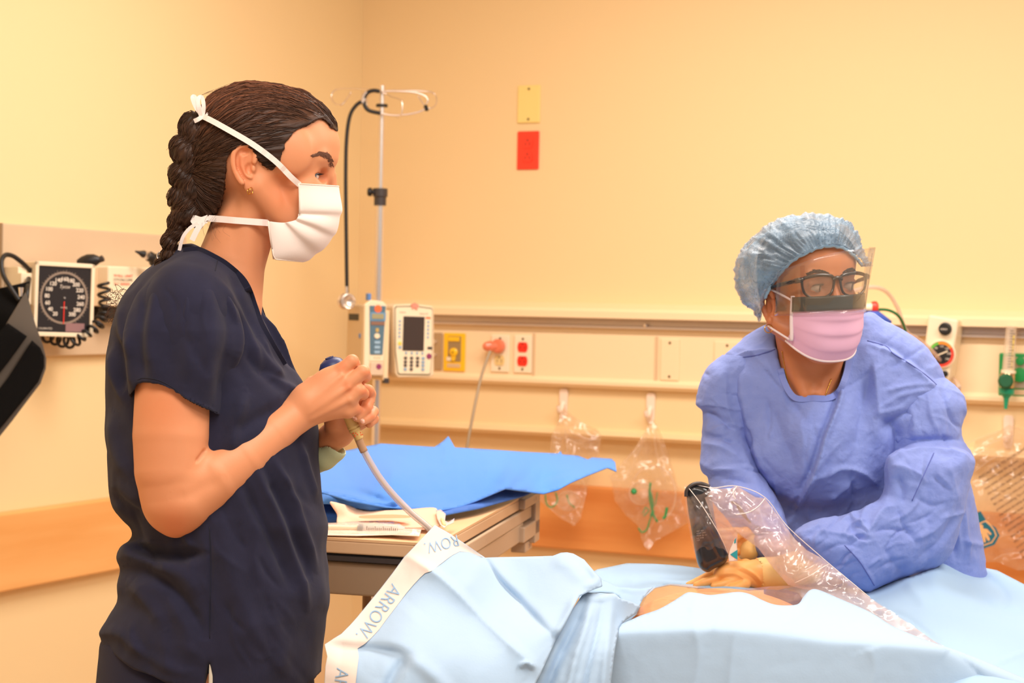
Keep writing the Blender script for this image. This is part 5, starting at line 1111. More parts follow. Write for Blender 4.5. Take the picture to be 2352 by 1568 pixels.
sdf_obj(vb, Qb, D2, 'body', m_skin2, w2, Cb)
lg = MB()
for g in (-1, 1): k0 = W2(1990+g*80, 1480, 190); lg.tube(spl([k0, Vector((k0.x, k0.y, .5)), Vector((k0.x, k0.y, .05))], 6), [.1]*6+[.07]*7, n=18)
mk(lg, 'trouser_legs', m_navy2, w2, smooth=True)
for g in (-1, 1):
    k0 = W2(1990+g*80, 1480, 160); sh = MB(Matrix.Translation((k0.x, k0.y, 0))@Matrix.Rotation(YAW-PI/2, 4, 'Z')); sh.lathe([(0, 0), (.05, 0), (.054, .02), (.05, .05), (.035, .075), (0, .08)], n=24, sq=(2.5, .9)); mk(sh, 'shoe', m_shoe, w2, smooth=True)
# eyes
for g in (-1, 1):
    c_ = H(91.5, g*43, 1); e = W2(*c_); tp_ = c_+ef*17+es*13+eu*3; ax = (W2(*tp_)-e).normalized(); r_ = 16.5*D2/FPX
    ey = mk(MB().lathe([(r_*math.sin(t), -r_*math.cos(t)) for t in np.linspace(0, PI, 15)], e, ax, 24), 'eye', mat('eye_white2', (196, 174, 156), .15), w2, smooth=True)
    mk(MB().lathe([(0, .95*r_), (.3*r_, .97*r_), (.5*r_, .89*r_), (.52*r_, .84*r_)], e, ax, 24), 'iris', mat('iris_brown', (62, 36, 24), .1, coat=1), ey, smooth=True)
for g in (-1, 1):
    st = []; rg = random.Random(20+g)
    b0 = [H(112, g*16, -26), H(112, g*30, -33), H(106, g*48, -35), H(98, g*62, -28)]; bl = spl([tuple(p) for p in b0], 8)
    for k in range(240):
        t = rg.random(); q = bl[int(t*(len(bl)-1))]; h = t2.find_nearest(Vector((q.x, q.y+rg.uniform(-5, 5)*(1-.6*t), q.z))); st.append(h[0])
    strands(t2, st, lambda q, g=g: tuple(es*g*1.0-eu*.35), 3, 3.5, .8, D2, 'eyebrow', mat('brow_black', (50, 34, 28), .7, attr=True), w2, lift=.8, seed=6)
    la = MB()
    for k in range(14):
        t = k/13; b = H(108-2*t, g*(30+26*t), -3-1.5*math.sin(t*PI)); la.tube([b, b+ef*5-eu*2, b+ef*8-eu*5+es*g*2*t], [.8, .6, .25], n=4)
    obj('eyelashes', Pn([tuple(p) for p in la.v], D2), la.f, mat('lash_dark', (40, 26, 22), .6), w2, kind='stuff')
# hair under the cap and the cap itself
s = SDF((1690, 480, -200), (2020, 780, 140), 3); hb(-26, 0, -48, (122, 106, 108), 4); hb(28, 0, -58, (96, 94, 80), 20); hb(-60, 0, 10, (80, 88, 80), 30); hb(-70, 0, 40, (55, 60, 50), 20)
capedge = [(1757, 735), (1757, 684), (1767, 664), (1780, 644), (1798, 621), (1822, 598), (1853, 581), (1880, 569), (1911, 565), (1940, 571), (1960, 586), (1974, 602), (1981, 610), (1990, 613), (2040, 613), (2040, 440), (1660, 440), (1660, 760), (1757, 760)]
X2, Y2 = np.meshgrid(s.ax[0], s.ax[1], indexing='ij'); ce = [(p.x, p.y) for p in spl(capedge[:14], 3)]+capedge[14:]
Zz = s.ax[2][None, None, :]; s.f = np.maximum(s.f, np.where(Zz < 40, poly_sd(ce, X2, Y2)[:, :, None]+3, -99))
v, Q = s.nets(); v = smooth(v, Q, 3); sdf_obj(v, Q, D2, 'hair', mat('hair_black', (30, 24, 22), .5, bump=[(200, .4, .001)]), w2)
# cap: a gathered film shell, milky and wrinkled
s = SDF((1680, 478, -215), (2005, 775, 150), 2.4)
capout = [(1849, 492), (1801, 498), (1760, 522), (1732, 546), (1708, 577), (1696, 608), (1694, 642), (1701, 677), (1715, 701), (1736, 712), (1755, 730), (1766, 700), (1830, 690), (1985, 622), (1982, 590), (1973, 556), (1959, 532), (1942, 511), (1904, 499)]
s.pillow([(p.x, p.y) for p in spl(capout, 4, True)], 122, 1.3, -32, 4)
X2, Y2 = np.meshgrid(s.ax[0], s.ax[1], indexing='ij'); Zz = s.ax[2][None, None, :]; s.f = np.maximum(s.f, np.where(Zz < 60, poly_sd(ce, X2, Y2)[:, :, None], -99))
g0 = s.f.copy(); s.f = np.maximum(s.f, -(g0+2.6)); s.f = np.where((poly_sd(ce, X2, Y2)[:, :, None] > -3.5) & (Zz < 60) & (g0 > -200), np.maximum(g0, -(s.f*0+99)) if False else s.f, s.f)
v, Q = s.nets()
ctr = np.array([1905, 640]); a_ = np.arctan2(v[:, 1]-ctr[1], v[:, 0]-ctr[0]); rd = np.hypot(v[:, 0]-ctr[0], v[:, 1]-ctr[1]); N = normals(v, Q)
de = -poly_sd(ce, v[:, 0].astype(np.float32), v[:, 1].astype(np.float32))
pleat = np.exp(-np.maximum(de, 0)/45)
Nn = np.column_stack([(v[:, 0]-1850), (v[:, 1]-640), v[:, 2]+20]); Nn = Nn/np.linalg.norm(Nn, axis=1)[:, None]
d_ = ridged(np.column_stack([a_*9, rd*.008, v[:, 2]*.01]), 2)*5*(.4+pleat)+ridged(v*.016+5, 3)*4.2+np.sin(a_*75+vnoise(v*.03)*3)*1.6*pleat
v = v+Nn*(d_-1)[:, None]
m_cap = film('cap_film', (160, 196, 224), .24, (22, .42), .5, bumps=((60, .4, .003), (16, .6, .015)), gloss=(.03, .22))
sdf_obj(v, Q, D2, 'bouffant_cap', m_cap, w2, label='translucent pale blue bouffant cap')
er_ = [(p.x, p.y) for p in spl(capedge[1:13], 5)]; z3 = []
for x, y in er_:
    h = t2.ray_cast(Vector((x, y, -400)), Vector((0, 0, 1))); z3.append(h[0].z-6 if h[0] is not None else (z3[-1] if z3 else -60))
z3 = [min(z3[max(0, i-2):i+3]) for i in range(len(z3))]
mk(MB().tube([W2(p[0], p[1]+1.2*math.sin(i*1.9), z_) for i, (p, z_) in enumerate(zip(er_, z3))], [.0022+.0007*(i % 2) for i in range(len(er_))], n=6), 'cap_elastic', mat('elastic_blue', (168, 202, 226), .7), w2, smooth=True)
# --- mask, glasses, shield built round the head
def HH(f, s_, u): p = H(f, s_, u); return W2(*p)
m_lav = mat('mask_lavender', (226, 178, 206), .75, bump=[(600, .15, .0005)]); m_lavd = mat('mask_lavender_edge', (238, 222, 222), .8)
def msurf(a, u):
    """mask surface, a = -1 (near side) .. 1, u = depth below eye line"""
    t = a*1.22; w_ = 86+3*math.sin(min(1, max(0, (u-20)/120))*PI); nose = 26*math.exp(-(a/.35)**2)*math.exp(-((u-55)/42)**2)
    f = 66*math.cos(t)**.6+84+nose*.6-(0 if u < 95 else ((u-95)/75)**2*30); sd = w_*math.sin(t)*1.1
    return f-6-40*abs(a)**3, sd
rowsu = [(22, 0), (26, -.5), (50, 1.2), (72, 2.6), (75, -3), (92, 0), (108, 2.6), (111, -3), (128, .5), (144, 2.2), (147, -2.6), (162, .5), (172, 0)]
vs = []; nu = 28
for u, dn in rowsu:
    for k in range(nu+1):
        a = -1+2*k/nu; uu = u-52*abs(a)**2.4*max(0, (u-50)/122); f, sd = msurf(a, u); sag = 6*(1-a*a) if 60 < u < 150 else 0
        vs.append(HH(f+dn*(.35+.65*(1-a*a)), sd, uu+sag))
fs = [(i*(nu+1)+j, i*(nu+1)+j+1, (i+1)*(nu+1)+j+1, (i+1)*(nu+1)+j) for i in range(len(rowsu)-1) for j in range(nu)]
mk2 = obj('face_mask', vs, fs, m_lav, w2, smooth=True, solid=.0012, sub=2, label='lavender pleated face mask')
def mline(pts, r, name, m): mk(MB().tube(pts, r, n=6), name, m, mk2, smooth=True)
mline([HH(msurf(-1+2*k/24, 172)[0], msurf(-1+2*k/24, 172)[1], 172-52*abs(-1+2*k/24)**2.4) for k in range(25)], .0022, 'bottom_binding', m_lavd)
for g in (-1, 1): mline([HH(msurf(g, u)[0]+1, msurf(g, u)[1], u) for u in range(18, 124, 6)], .0034, 'side_binding', m_lavd)
mline(spl([HH(msurf(-1, 30)[0], msurf(-1, 30)[1], 30), HH(60, -92, 24), HH(20, -102, 8), HH(0, -108, 2), HH(-18, -110, 4)], 6), .0018, 'ear_loop', m_lavd)
mline(spl([HH(msurf(-1, 140)[0], msurf(-1, 118)[1], 118), HH(40, -96, 108), HH(8, -106, 92), HH(-8, -108, 84)], 6), .0018, 'ear_loop', m_lavd)
# dark strip on top of the mask and the clear shield
def shell(f0, f1, u0, u1, a0, a1, bulge, name, m, nu=24, nv=6, flare=0, solid=.0006, parent=mk2, top=None):
    vs = []
    for i in range(nv+1):
        u = u0+(u1-u0)*i/nv
        for k in range(nu+1):
            a = a0+(a1-a0)*k/nu; ut = u if top is None else u+(1-i/nv)*top(a); fl_ = flare*(1-i/nv)
            vs.append(HH(bulge*math.cos(a*1.0)**1.0+f0+(f1-f0)*i/nv+fl_, (92+fl_*.9)*math.sin(a*1.25), ut))
    return obj(name, vs, [(i*(nu+1)+j, i*(nu+1)+j+1, (i+1)*(nu+1)+j+1, (i+1)*(nu+1)+j) for i in range(nv) for j in range(nu)], m, parent, smooth=True, solid=solid)
m_strip = mat('strip_dark', (70, 72, 66), .35, alpha=.93)
def shell2(u0, u1, a0, a1, off, name, m, nu=28, nv=6, flare=0, solid=.0006, top=None):
    vs = []
    for i in range(nv+1):
        u = u0+(u1-u0)*i/nv
        for k in range(nu+1):
            a = a0+(a1-a0)*k/nu; f, sd = msurf(max(-1.05, min(1.05, a)), min(60, max(u, 40))); e = flare*(1-i/nv)**1.2; ut = u if top is None else u+(1-i/nv)*top(a)
            vs.append(HH(f+off+e+(0 if abs(a) < 1.05 else -(abs(a)-1.05)*150), sd*(1.03+e*.004)+(a-math.copysign(1.05, a))*45*(abs(a) > 1.05), ut))
    return obj(name, vs, [(i*(nu+1)+j, i*(nu+1)+j+1, (i+1)*(nu+1)+j+1, (i+1)*(nu+1)+j) for i in range(nv) for j in range(nu)], m, mk2, smooth=True, solid=solid)
shell2(20, 54, -1.0, 1.0, 5, 'anti_glare_strip', m_strip, solid=.0008)
m_sh = film('shield_film', (250, 235, 215), .035, (5, .03), .05, bumps=((3, .15, .02),))
shell2(-84, 62, -1.35, 1.25, 8, 'face_shield', m_sh, nv=12, flare=30, solid=.0004, top=lambda a: 30*max(0, -a)**1.5)
# glasses
gl = MB(); m_fr = mat('frame_black', (34, 32, 34), .25, coat=.4)
lensL = [(-8, -18), (-24, -24), (-44, -24), (-64, -18), (-66, -6), (-62, 14), (-50, 26), (-30, 28), (-14, 20), (-8, 4)]
gs = thing('eyeglasses', HH(115, 0, 0), 'black rectangular eyeglasses worn by the woman in the blue gown', 'eyeglasses')
gs.parent = w2; gs.matrix_parent_inverse = Matrix.Translation(-root_loc(w2))
del gs['category'], gs['label']
def GP(s_, u, df=0): s_ = s_*1.28; return HH(124-.0022*s_*s_+df, s_, u-3)
class _G: pass
gl_parts = []
for g in (1, -1):
    pts = [GP(s_*g, u) for s_, u in [(p.x, p.y) for p in spl(lensL, 5, True)]]
    gl_parts.append(('lens_rim', MB().tube(pts, [.0021+.0010*max(0, -math.sin(i/len(pts)*2*PI+3.6)) for i in range(len(pts))], n=7, closed=True), m_fr))
    c = [GP(s_*g, u, 0) for s_, u in [(p.x, p.y) for p in spl(lensL, 3, True)]]; ce_ = sum(c, Vector())/len(c); mb = MB().add([ce_]+c, [(0, i+1, (i+1) % len(c)+1) for i in range(len(c))])
    gl_parts.append(('lens', mb, film('lens_film', (255, 240, 215), .10, (4, .06), .03, bumps=((2, .05, .02),)) if 'lens_film' not in MATS else MATS['lens_film']))
    gl_parts.append(('temple', MB().tube(spl([GP(-66*g, -16), GP(-71*g, -15, -1), HH(82, -101*g, -14), HH(30, -108*g, -6), HH(-8, -110*g, 4), HH(-24, -112*g, 22)], 6), [.0042]*10+[.0034]*8+[.0026]*13, n=8), m_fr))
gl_parts.append(('bridge', MB().tube(spl([GP(-9, -12), GP(-4, -16, 2), GP(4, -16, 2), GP(9, -12)], 4), .0032, n=8), m_fr))
for nme, mb, mm in gl_parts:
    o = obj(nme, mb.v, mb.f, mm, None, smooth=True); o.parent = gs; o.matrix_parent_inverse = Matrix.Translation(-Vector(gs.location))
# earring and necklace
pe = H(2, -112, 84); pts = [W2(pe.x+9*math.cos(a), pe.y+8+9*math.sin(a), pe.z-4+4*math.cos(a)) for a in np.linspace(0, 2*PI, 20)[:-1]]
mk(MB().tube(pts, .0009, n=6, closed=True), 'earring', m_gold, w2, smooth=True)
for pl in ([(1796, 806), (1800, 832), (1806, 862), (1815, 892), (1822, 915)], [(1910, 870), (1903, 888), (1897, 905), (1893, 918)]):
    q = on_tree(t2, pl, 2, 5, -60); mk(MB().tube([W2(*p) for p in q], [.0011 if i % 2 else .0007 for i in range(len(q))], n=5), 'necklace', m_gold, w2, smooth=True)
# --- gown
tor = [(1776, 742), (1726, 766), (1693, 793), (1660, 822), (1640, 870), (1655, 960), (1690, 1060), (1725, 1160), (1750, 1260), (1760, 1420), (1765, 1560), (2275, 1560), (2272, 1420), (2264, 1301), (2243, 1171), (2218, 1080), (2190, 960), (2170, 872), (2144, 823), (2117, 789), (2077, 760), (2030, 737), (1994, 718), (1950, 740), (1870, 750), (1810, 745)]
s = SDF((1585, 700, -230), (2300, 1480, 340), 4.2)
zt = lambda X, Y: 84+.22*np.clip(Y-950, 0, 500)+0*X
s.pillow([(p.x, p.y) for p in spl(tor, 3, True)], 150, .82, 60, 5, zcf=zt)
s.ball((1880, 1010, 0), (150, 150, 90), 40)
cutp = [(1790, 700), (1796, 800), (1804, 868), (1822, 906), (1860, 909), (1898, 908), (1922, 892), (1939, 852), (1946, 815), (1958, 700)]
X2, Y2 = np.meshgrid(s.ax[0], s.ax[1], indexing='ij'); Zz = s.ax[2][None, None, :]; s.f = np.maximum(s.f, np.where(Zz < 95, -poly_sd(cutp, X2, Y2)[:, :, None], -99))
s.chain([(1848, 690, 0, 74), (1862, 820, 0, 78), (1866, 890, 20, 76)], 3, sub=True)
v, Q = s.nets(); v = smooth(v, Q, 2); v = smooth_near(v, Q, cutp, 9, 12); N = normals(v, Q)
cr = [([(1948, 813), (1936, 880), (1925, 932), (1898, 998), (1878, 1068), (1835, 1161), (1800, 1225)], 9, 12), ([(1936, 820), (1915, 930), (1888, 998), (1866, 1068), (1822, 1161)], 7, -10), ([(2000, 830), (1990, 900), (1975, 1000), (1955, 1060)], 20, -12), ([(2005, 830), (2015, 930), (2010, 1020)], 16, 9),
      ([(1675, 820), (1680, 900), (1700, 1010), (1740, 1130), (1770, 1200)], 12, -14), ([(1700, 850), (1720, 950), (1760, 1060), (1790, 1130)], 24, 10), ([(1690, 800), (1735, 815), (1790, 880), (1835, 930)], 10, 6), ([(1740, 830), (1800, 900), (1850, 960)], 10, -5), ([(1660, 840), (1720, 810), (1790, 806)], 4, 5), ([(1760, 920), (1800, 1010), (1830, 1090)], 30, -8),
      ([(1990, 790), (2050, 815), (2100, 850), (2150, 900)], 5, 6, False), ([(1985, 780), (2040, 790), (2100, 830), (2160, 880)], 9, -5), ([(2020, 990), (2080, 950), (2160, 905)], 12, -10), ([(2030, 900), (2090, 885), (2160, 885)], 6, 5), ([(2010, 940), (2080, 905), (2150, 895)], 6, 5), ([(2020, 960), (2060, 1000), (2050, 1120)], 16, -14),
      ([(1890, 1100), (1930, 1075), (1980, 1085), (2020, 1120)], 8, 7), ([(1900, 1150), (1950, 1110), (1965, 1090)], 7, 5), ([(1955, 1075), (1960, 1140), (1950, 1200)], 7, -6), ([(1810, 1150), (1870, 1100), (1900, 1090)], 10, 6), ([(1760, 1180), (1810, 1190), (1860, 1140)], 12, -6), ([(1840, 960), (1850, 1050), (1835, 1120)], 26, 7),
      ([(2200, 1120), (2215, 1200), (2225, 1290)], 8, 6), ([(2180, 1150), (2190, 1230), (2195, 1290)], 8, -7), ([(2210, 1240), (2240, 1250), (2260, 1250)], 6, 5), ([(2170, 1100), (2185, 1180), (2205, 1260)], 8, 6)]
for c_ in cr: v = crease(v, N, c_[0], c_[1], c_[2]*1.6, *c_[3:])
wr = lambda v, a: v+N*((ridged(np.column_stack([v[:, 0]*.016+v[:, 1]*.006, v[:, 1]*.009-v[:, 0]*.004, v[:, 2]*.01]), 3)*2.6+ridged(v*.03+9, 2)*1.2)*a)[:, None]
v = autocrease(v, N, (1700, 780, 2160, 1250), 46, lambda x, y: 70 if x < 1900 else (115 if y > 950 else 150), 90, 5, 4, 11); v = wr(v, .8); gown = sdf_obj(v, Q, D2, 'gown', m_gown, w2); tg2 = bvh(v, Q)
# collar binding
cb = on_tree(tg2, [(1786, 800), (1796, 860), (1812, 898), (1832, 915), (1868, 914), (1900, 914), (1926, 900), (1944, 858), (1952, 815)], 4)
ribbon(cb, 14, D2, 'collar_binding', mat('gown_binding', (124, 142, 214), .7, sheen=.15), gown, n=2, th=.0012)
m_th2 = mat('gown_seam', (92, 104, 176), .8)
for pl in ([(1992, 782), (2035, 795), (2052, 812), (2090, 835), (2135, 868), (2165, 898)], [(1660, 838), (1700, 822), (1740, 815), (1780, 802)]):
    mk(MB().tube([W2(*q) for q in on_tree(tg2, pl, 1.2, 6)], .0009, n=5), 'shoulder_seam', m_th2, gown, smooth=True)
# sleeve on the left of the picture
sl = [(1640, 838), (1616, 866), (1600, 925), (1616, 944), (1612, 1005), (1606, 1061), (1613, 1084), (1628, 1098), (1640, 1150), (1680, 1200), (1730, 1270), (1790, 1290), (1815, 1240), (1800, 1180), (1775, 1130), (1745, 1080), (1715, 1010), (1695, 930), (1690, 870), (1670, 835)]
s = SDF((1585, 815, -260), (1840, 1310, 180), 3.4); s.pillow([(p.x, p.y) for p in spl(sl, 3, True)], 52, 1.3, 30, 4, zcf=lambda X, Y: 40-.42*np.clip(Y-960, 0, 400))
s.chain([(1700, 870, 50, 66), (1690, 950, 40, 60)], 20)
v, Q = s.nets(); v = smooth(v, Q, 3); N = normals(v, Q)
for c_ in [([(1600, 926), (1640, 928), (1670, 940)], 5, 7), ([(1615, 940), (1650, 960), (1690, 990)], 8, -12), ([(1612, 1002), (1650, 1005), (1695, 1022)], 6, -9), ([(1612, 1018), (1660, 1030), (1705, 1060)], 9, 8), ([(1606, 1060), (1640, 1078), (1700, 1080)], 6, 8), ([(1620, 1092), (1660, 1096), (1730, 1110)], 8, -9), ([(1640, 1120), (1700, 1130), (1760, 1150)], 10, 7), ([(1665, 860), (1668, 930), (1690, 1000)], 10, 7), ([(1700, 1170), (1740, 1180), (1790, 1190)], 8, -7)]: v = crease(v, N, *c_)
v = autocrease(v, N, (1610, 850, 1780, 1250), 22, 15, 70, 4.5, 4, 12); v = wr(v, .9); sdf_obj(v, Q, D2, 'sleeve', m_gown, gown)
# sleeve on the right: upper arm and forearm lying forward over the drape
ua = [(2070, 860), (2040, 930), (2030, 990), (2045, 1060), (2080, 1130), (2190, 1140), (2226, 1090), (2238, 1060), (2213, 1015), (2206, 992), (2213, 962), (2219, 930), (2200, 896), (2165, 868), (2120, 850)]
fa = [(1823, 1224), (1856, 1204), (1887, 1191), (1951, 1183), (1990, 1162), (2029, 1134), (2032, 1075), (2050, 1042), (2100, 1026), (2160, 1024), (2215, 1034), (2240, 1060), (2228, 1110), (2210, 1190), (2185, 1262), (2160, 1294), (2120, 1314), (2060, 1330), (2011, 1349), (1988, 1357), (1930, 1332), (1870, 1292), (1835, 1262)]
s = SDF((1805, 835, -270), (2262, 1375, 240), 3.6)
s.pillow([(p.x, p.y) for p in spl(ua, 3, True)], 88, 1.0, 60, 4, zcf=lambda X, Y: 70-.12*np.clip(Y-900, 0, 300))
s.pillow([(p.x, p.y) for p in spl(fa, 3, True)], 84, 1.0, 0, 16, zcf=lambda X, Y: -16-.6*np.clip(2130-X, 0, 330))
v, Q = s.nets(); v = smooth(v, Q, 2); N = normals(v, Q)
for c_ in [([(2032, 1080), (2060, 1050), (2120, 1036), (2200, 1042), (2236, 1060)], 6, 9), ([(2040, 1030), (2100, 1012), (2180, 1008), (2210, 1012)], 7, -14), ([(2130, 900), (2140, 960), (2160, 1000)], 6, 6), ([(2160, 890), (2180, 950), (2200, 990)], 6, -7), ([(2085, 900), (2100, 960), (2100, 1010)], 14, 8), ([(1951, 1184), (1985, 1215), (1990, 1230), (1970, 1215)], 7, 9), ([(1951, 1190), (1960, 1222), (1985, 1240)], 9, -9), ([(1990, 1235), (2020, 1180), (2060, 1160)], 8, 9), ([(2000, 1225), (2040, 1215), (2100, 1225)], 8, -9), ([(2060, 1160), (2080, 1215), (2110, 1250)], 8, -8), ([(1870, 1260), (1880, 1225), (1940, 1230), (1985, 1246), (2010, 1240)], 5, 8), ([(1880, 1275), (1930, 1250), (1985, 1262)], 6, -5),
           ([(2090, 1240), (2140, 1220), (2180, 1180)], 8, 9), ([(2110, 1280), (2160, 1240), (2195, 1180)], 9, -8), ([(2060, 1090), (2075, 1130), (2070, 1160)], 10, -10), ([(2050, 1070), (2090, 1080), (2130, 1110)], 8, 7), ([(2120, 1040), (2110, 1100), (2090, 1160)], 7, 6), ([(2180, 1060), (2190, 1110), (2200, 1160)], 10, 6), ([(1850, 1225), (1880, 1212), (1900, 1232)], 7, 7), ([(1940, 1250), (1980, 1300), (2010, 1345)], 9, 6), ([(2030, 1250), (2050, 1290), (2080, 1320)], 14, -6), ([(2140, 1090), (2160, 1110), (2180, 1125)], 5, -6), ([(2100, 1140), (2140, 1160), (2180, 1150)], 7, -6)]: v = crease(v, N, *c_)
v = autocrease(v, N, (1850, 1170, 2220, 1330), 34, lambda x, y: -35, 70, 4.5, 4.5, 13); v = autocrease(v, N, (2050, 880, 2220, 1120), 18, 60, 70, 4.5, 4, 14); v = wr(v, .9); rs = sdf_obj(v, Q, D2, 'sleeve', m_gown, gown); trs = bvh(v, Q)
for pl in ([(1940, 1252), (1975, 1290), (2008, 1344)], [(2145, 1040), (2120, 1095), (2095, 1150)]): mk(MB().tube([W2(*q) for q in on_tree(trs, pl, 1.0, 6)], .0008, n=5), 'sleeve_seam', m_th2, rs, smooth=True)
# --- gloved hands
s = SDF((1560, 1215, -300), (1880, 1380, -60), 1.9)
s.ball((1712, 1318, -190), (52, 30, 34), 10, rot=(0, 0, -4)); s.chain([(1740, 1318, -180, 34), (1775, 1318, -165, 34), (1850, 1300, -140, 38)], 12, kk=1)
s.ball((1672, 1312, -190), (34, 22, 34), 14, rot=(0, 0, -18))
s.chain([(1672, 1304, -172, 14), (1632, 1322, -170, 12.5), (1604, 1335, -172, 10.5), (1582, 1343, -174, 8)], 6, kk=2)
s.chain([(1676, 1320, -196, 14), (1640, 1332, -200, 12), (1616, 1338, -202, 10.5), (1600, 1344, -202, 9)], 4, kk=2)
s.chain([(1690, 1332, -210, 13), (1668, 1340, -216, 11.5), (1652, 1344, -218, 10.5), (1641, 1346, -218, 9.5)], 4, kk=2)
s.chain([(1712, 1340, -214, 13), (1696, 1348, -222, 11), (1680, 1350, -224, 10), (1668, 1352, -222, 9)], 4, kk=2)
s.chain([(1712, 1300, -165, 18), (1690, 1300, -145, 13), (1668, 1304, -138, 11)], 6)
v, Q = s.nets(); v = smooth(v, Q, 3); N = normals(v, Q)
for c_ in [([(1700, 1300), (1735, 1320), (1752, 1342)], 4, 3), ([(1690, 1306), (1725, 1325), (1742, 1345)], 4, -3), ([(1650, 1318), (1690, 1318), (1715, 1335)], 4, 2.5)]: v = crease(v, N, *c_)
sdf_obj(v, Q, D2, 'gloved_hand', m_glove, w2, label='hand in tan latex glove resting on the drape')
s = SDF((1725, 1250, -260), (1890, 1380, -70), 2.4); s.chain([(1752, 1316, -178, 37), (1785, 1316, -165, 38), (1860, 1298, -140, 42)], 6, kk=1); s.chain([(1730, 1318, -184, 33), (1752, 1316, -178, 33)], 2, sub=True)
v, Q = largest(*s.nets()); v = smooth(v, Q, 4, .5); sdf_obj(v, Q, D2, 'glove_cuff', m_gcuff, w2)
# other hand, holding the bagged device from behind
s = SDF((1600, 1150, -220), (1800, 1320, -20), 2.2)
s.ball((1716, 1236, -110), (26, 34, 24), 10, rot=(0, 0, 20)); s.chain([(1725, 1240, -105, 26), (1745, 1225, -85, 26)], 10)
s.chain([(1712, 1222, -130, 12), (1698, 1226, -146, 10.5), (1690, 1234, -150, 9.5)], 4, kk=2)
for k in range(4): s.chain([(1712, 1222+k*15, -118, 11), (1690, 1220+k*15, -125, 10), (1650, 1222+k*14, -140, 9), (1622, 1226+k*13, -150, 8)], 3, kk=2)
v, Q = s.nets(); v = smooth(v, Q, 3); sdf_obj(v, Q, D2, 'gloved_hand', m_glove, w2, label='gloved hand gripping the device behind the clear sheath')
s = SDF((1690, 1180, -180), (1800, 1310, -20), 2.4); s.chain([(1718, 1262, -112, 27), (1726, 1240, -105, 30), (1750, 1225, -85, 32)], 6, kk=1); v, Q = largest(*s.nets()); v = smooth(v, Q, 4, .5); sdf_obj(v, Q, D2, 'glove_cuff', m_gcuff, w2)
CRK = False
# ---------------- bedside table, blue wrap, packs ----------------
zt_ = P(853, 1240, 2.75).z
def onz(x, y, z): dr = P(x, y, 1)-CAM; return CAM+dr*((z-CZ)/dr.z)
A_ = onz(753, 1234, zt_); B_ = onz(1003, 1248.5, zt_); C_ = onz(1222, 1127, zt_); A_ = B_+(A_-B_)*2.6; D_ = C_+(A_-B_)
ub = (A_-B_).normalized(); vb_ = (C_-B_); Lv = vb_.length; vb_.normalize(); Lu = (A_-B_).length
def TB(a, b, h): return B_+ub*a+vb_*b+Vector((0, 0, h))       # a along front edge to the left, b along the side to the back
def tbox(a0, a1, b0, b1, h0, h1):
    return MB().add([TB(a, b, h) for a in (a0, a1) for b in (b0, b1) for h in (h0, h1)], [(0, 1, 3, 2), (4, 6, 7, 5), (0, 4, 5, 1), (2, 3, 7, 6), (0, 2, 6, 4), (1, 5, 7, 3)])
def fixn(o):
    import bmesh
    b = bmesh.new(); b.from_mesh(o.data); bmesh.ops.recalc_face_normals(b, faces=b.faces); b.to_mesh(o.data); b.free(); return o
bt = thing('bedside_table', TB(Lu/2, Lv/2, -zt_), 'beige laminate bedside table with grey side rail, behind the printed drape', 'table')
m_top = mat('table_laminate', (236, 196, 152), .4, var=((228, 186, 140), 12)); m_edge = mat('table_edge', (222, 186, 148), .45); m_gb = mat('table_grey', (158, 134, 110), .5); m_lg = mat('bracket_grey', (206, 180, 152), .45)
fixn(mk(tbox(0, Lu, 0, Lv, -.004, 0), 'tabletop', m_top, bt)); fixn(mk(tbox(0, Lu, 0, Lv, -.024, -.004), 'top_edge', m_edge, bt, bevel=.003))
fixn(mk(tbox(-.0, Lu, .004, Lv-.02, -.036, -.024), 'drawer_gap', m_black, bt)); fixn(mk(tbox(.02, Lu, -.002, .01, -.0345, -.0275), 'drawer_track', m_dark, bt))
fixn(mk(tbox(.01, Lu, .006, Lv*.55, -.088, -.036), 'drawer', m_gb, bt, bevel=.004))
fixn(mk(tbox(-.004, .03, .10, Lv-.02, -.05, -.026), 'side_rail', m_lg, bt, bevel=.003)); fixn(mk(tbox(-.002, .04, .22, Lv-.10, -.085, -.05), 'side_panel', m_lg, bt, bevel=.003))
e0 = Lv-.14
bk = MB()
for a in ((e0, Lv+.03, -.022, -.002), (Lv-.02, Lv+.03, -.10, -.02), (e0, Lv+.03, -.085, -.055)): q = tbox(-.012, .035, *a); bk.add(q.v, q.f)
fixn(mk(bk, 'corner_bracket', m_lg, bt, bevel=.003)); fixn(mk(tbox(.0, .03, Lv-.06, Lv+.015, -.115, -.095), 'bracket_foot', m_lg, bt, bevel=.003))
for k, s_ in enumerate('vA'): text('bracket_mark', s_, lambda x, y, k=k: TB(-.0128, Lv-.045+.022*k+x, -.012+y), mat('mark_blue', (70, 96, 170), .5), bt, .012)
text('bracket_mark', '[1', lambda x, y: TB(-.0128, Lv-.0+x, -.066+y), mat('mark_blue', (0, 0, 0)), bt, .016); text('bracket_mark', '2+', lambda x, y: TB(-.0005, Lv-.02+x, -.105+y), mat('mark_blue', (0, 0, 0)), bt, .012)
_a = min(np.linspace(0, Lu, 200), key=lambda a: abs(proj(TB(a, Lv*.3, -.3))[0]-838)); pc_ = TB(_a, Lv*.3, 0); mk(MB().lathe([(0, .05), (.0075, .05), (.0075, zt_-.08), (0, zt_-.08)], (pc_.x, pc_.y, 0), n=20), 'post', mat('post_brown', (142, 108, 76), .5), bt, smooth=True, auto=40)
fixn(mk(tbox(Lu*.1, Lu*.8, Lv*.2, Lv*.4, -zt_+.02, -zt_+.07), 'base', m_gb, bt, bevel=.01))
DT = 3.1
def TZ(d): return (d/DT-1)*FPX       # sculpt z for an absolute depth
m_wrap = mat('wrap_blue', (76, 136, 222), .75, bump=[(220, .25, .001)], sheen=.1, spec=.2)
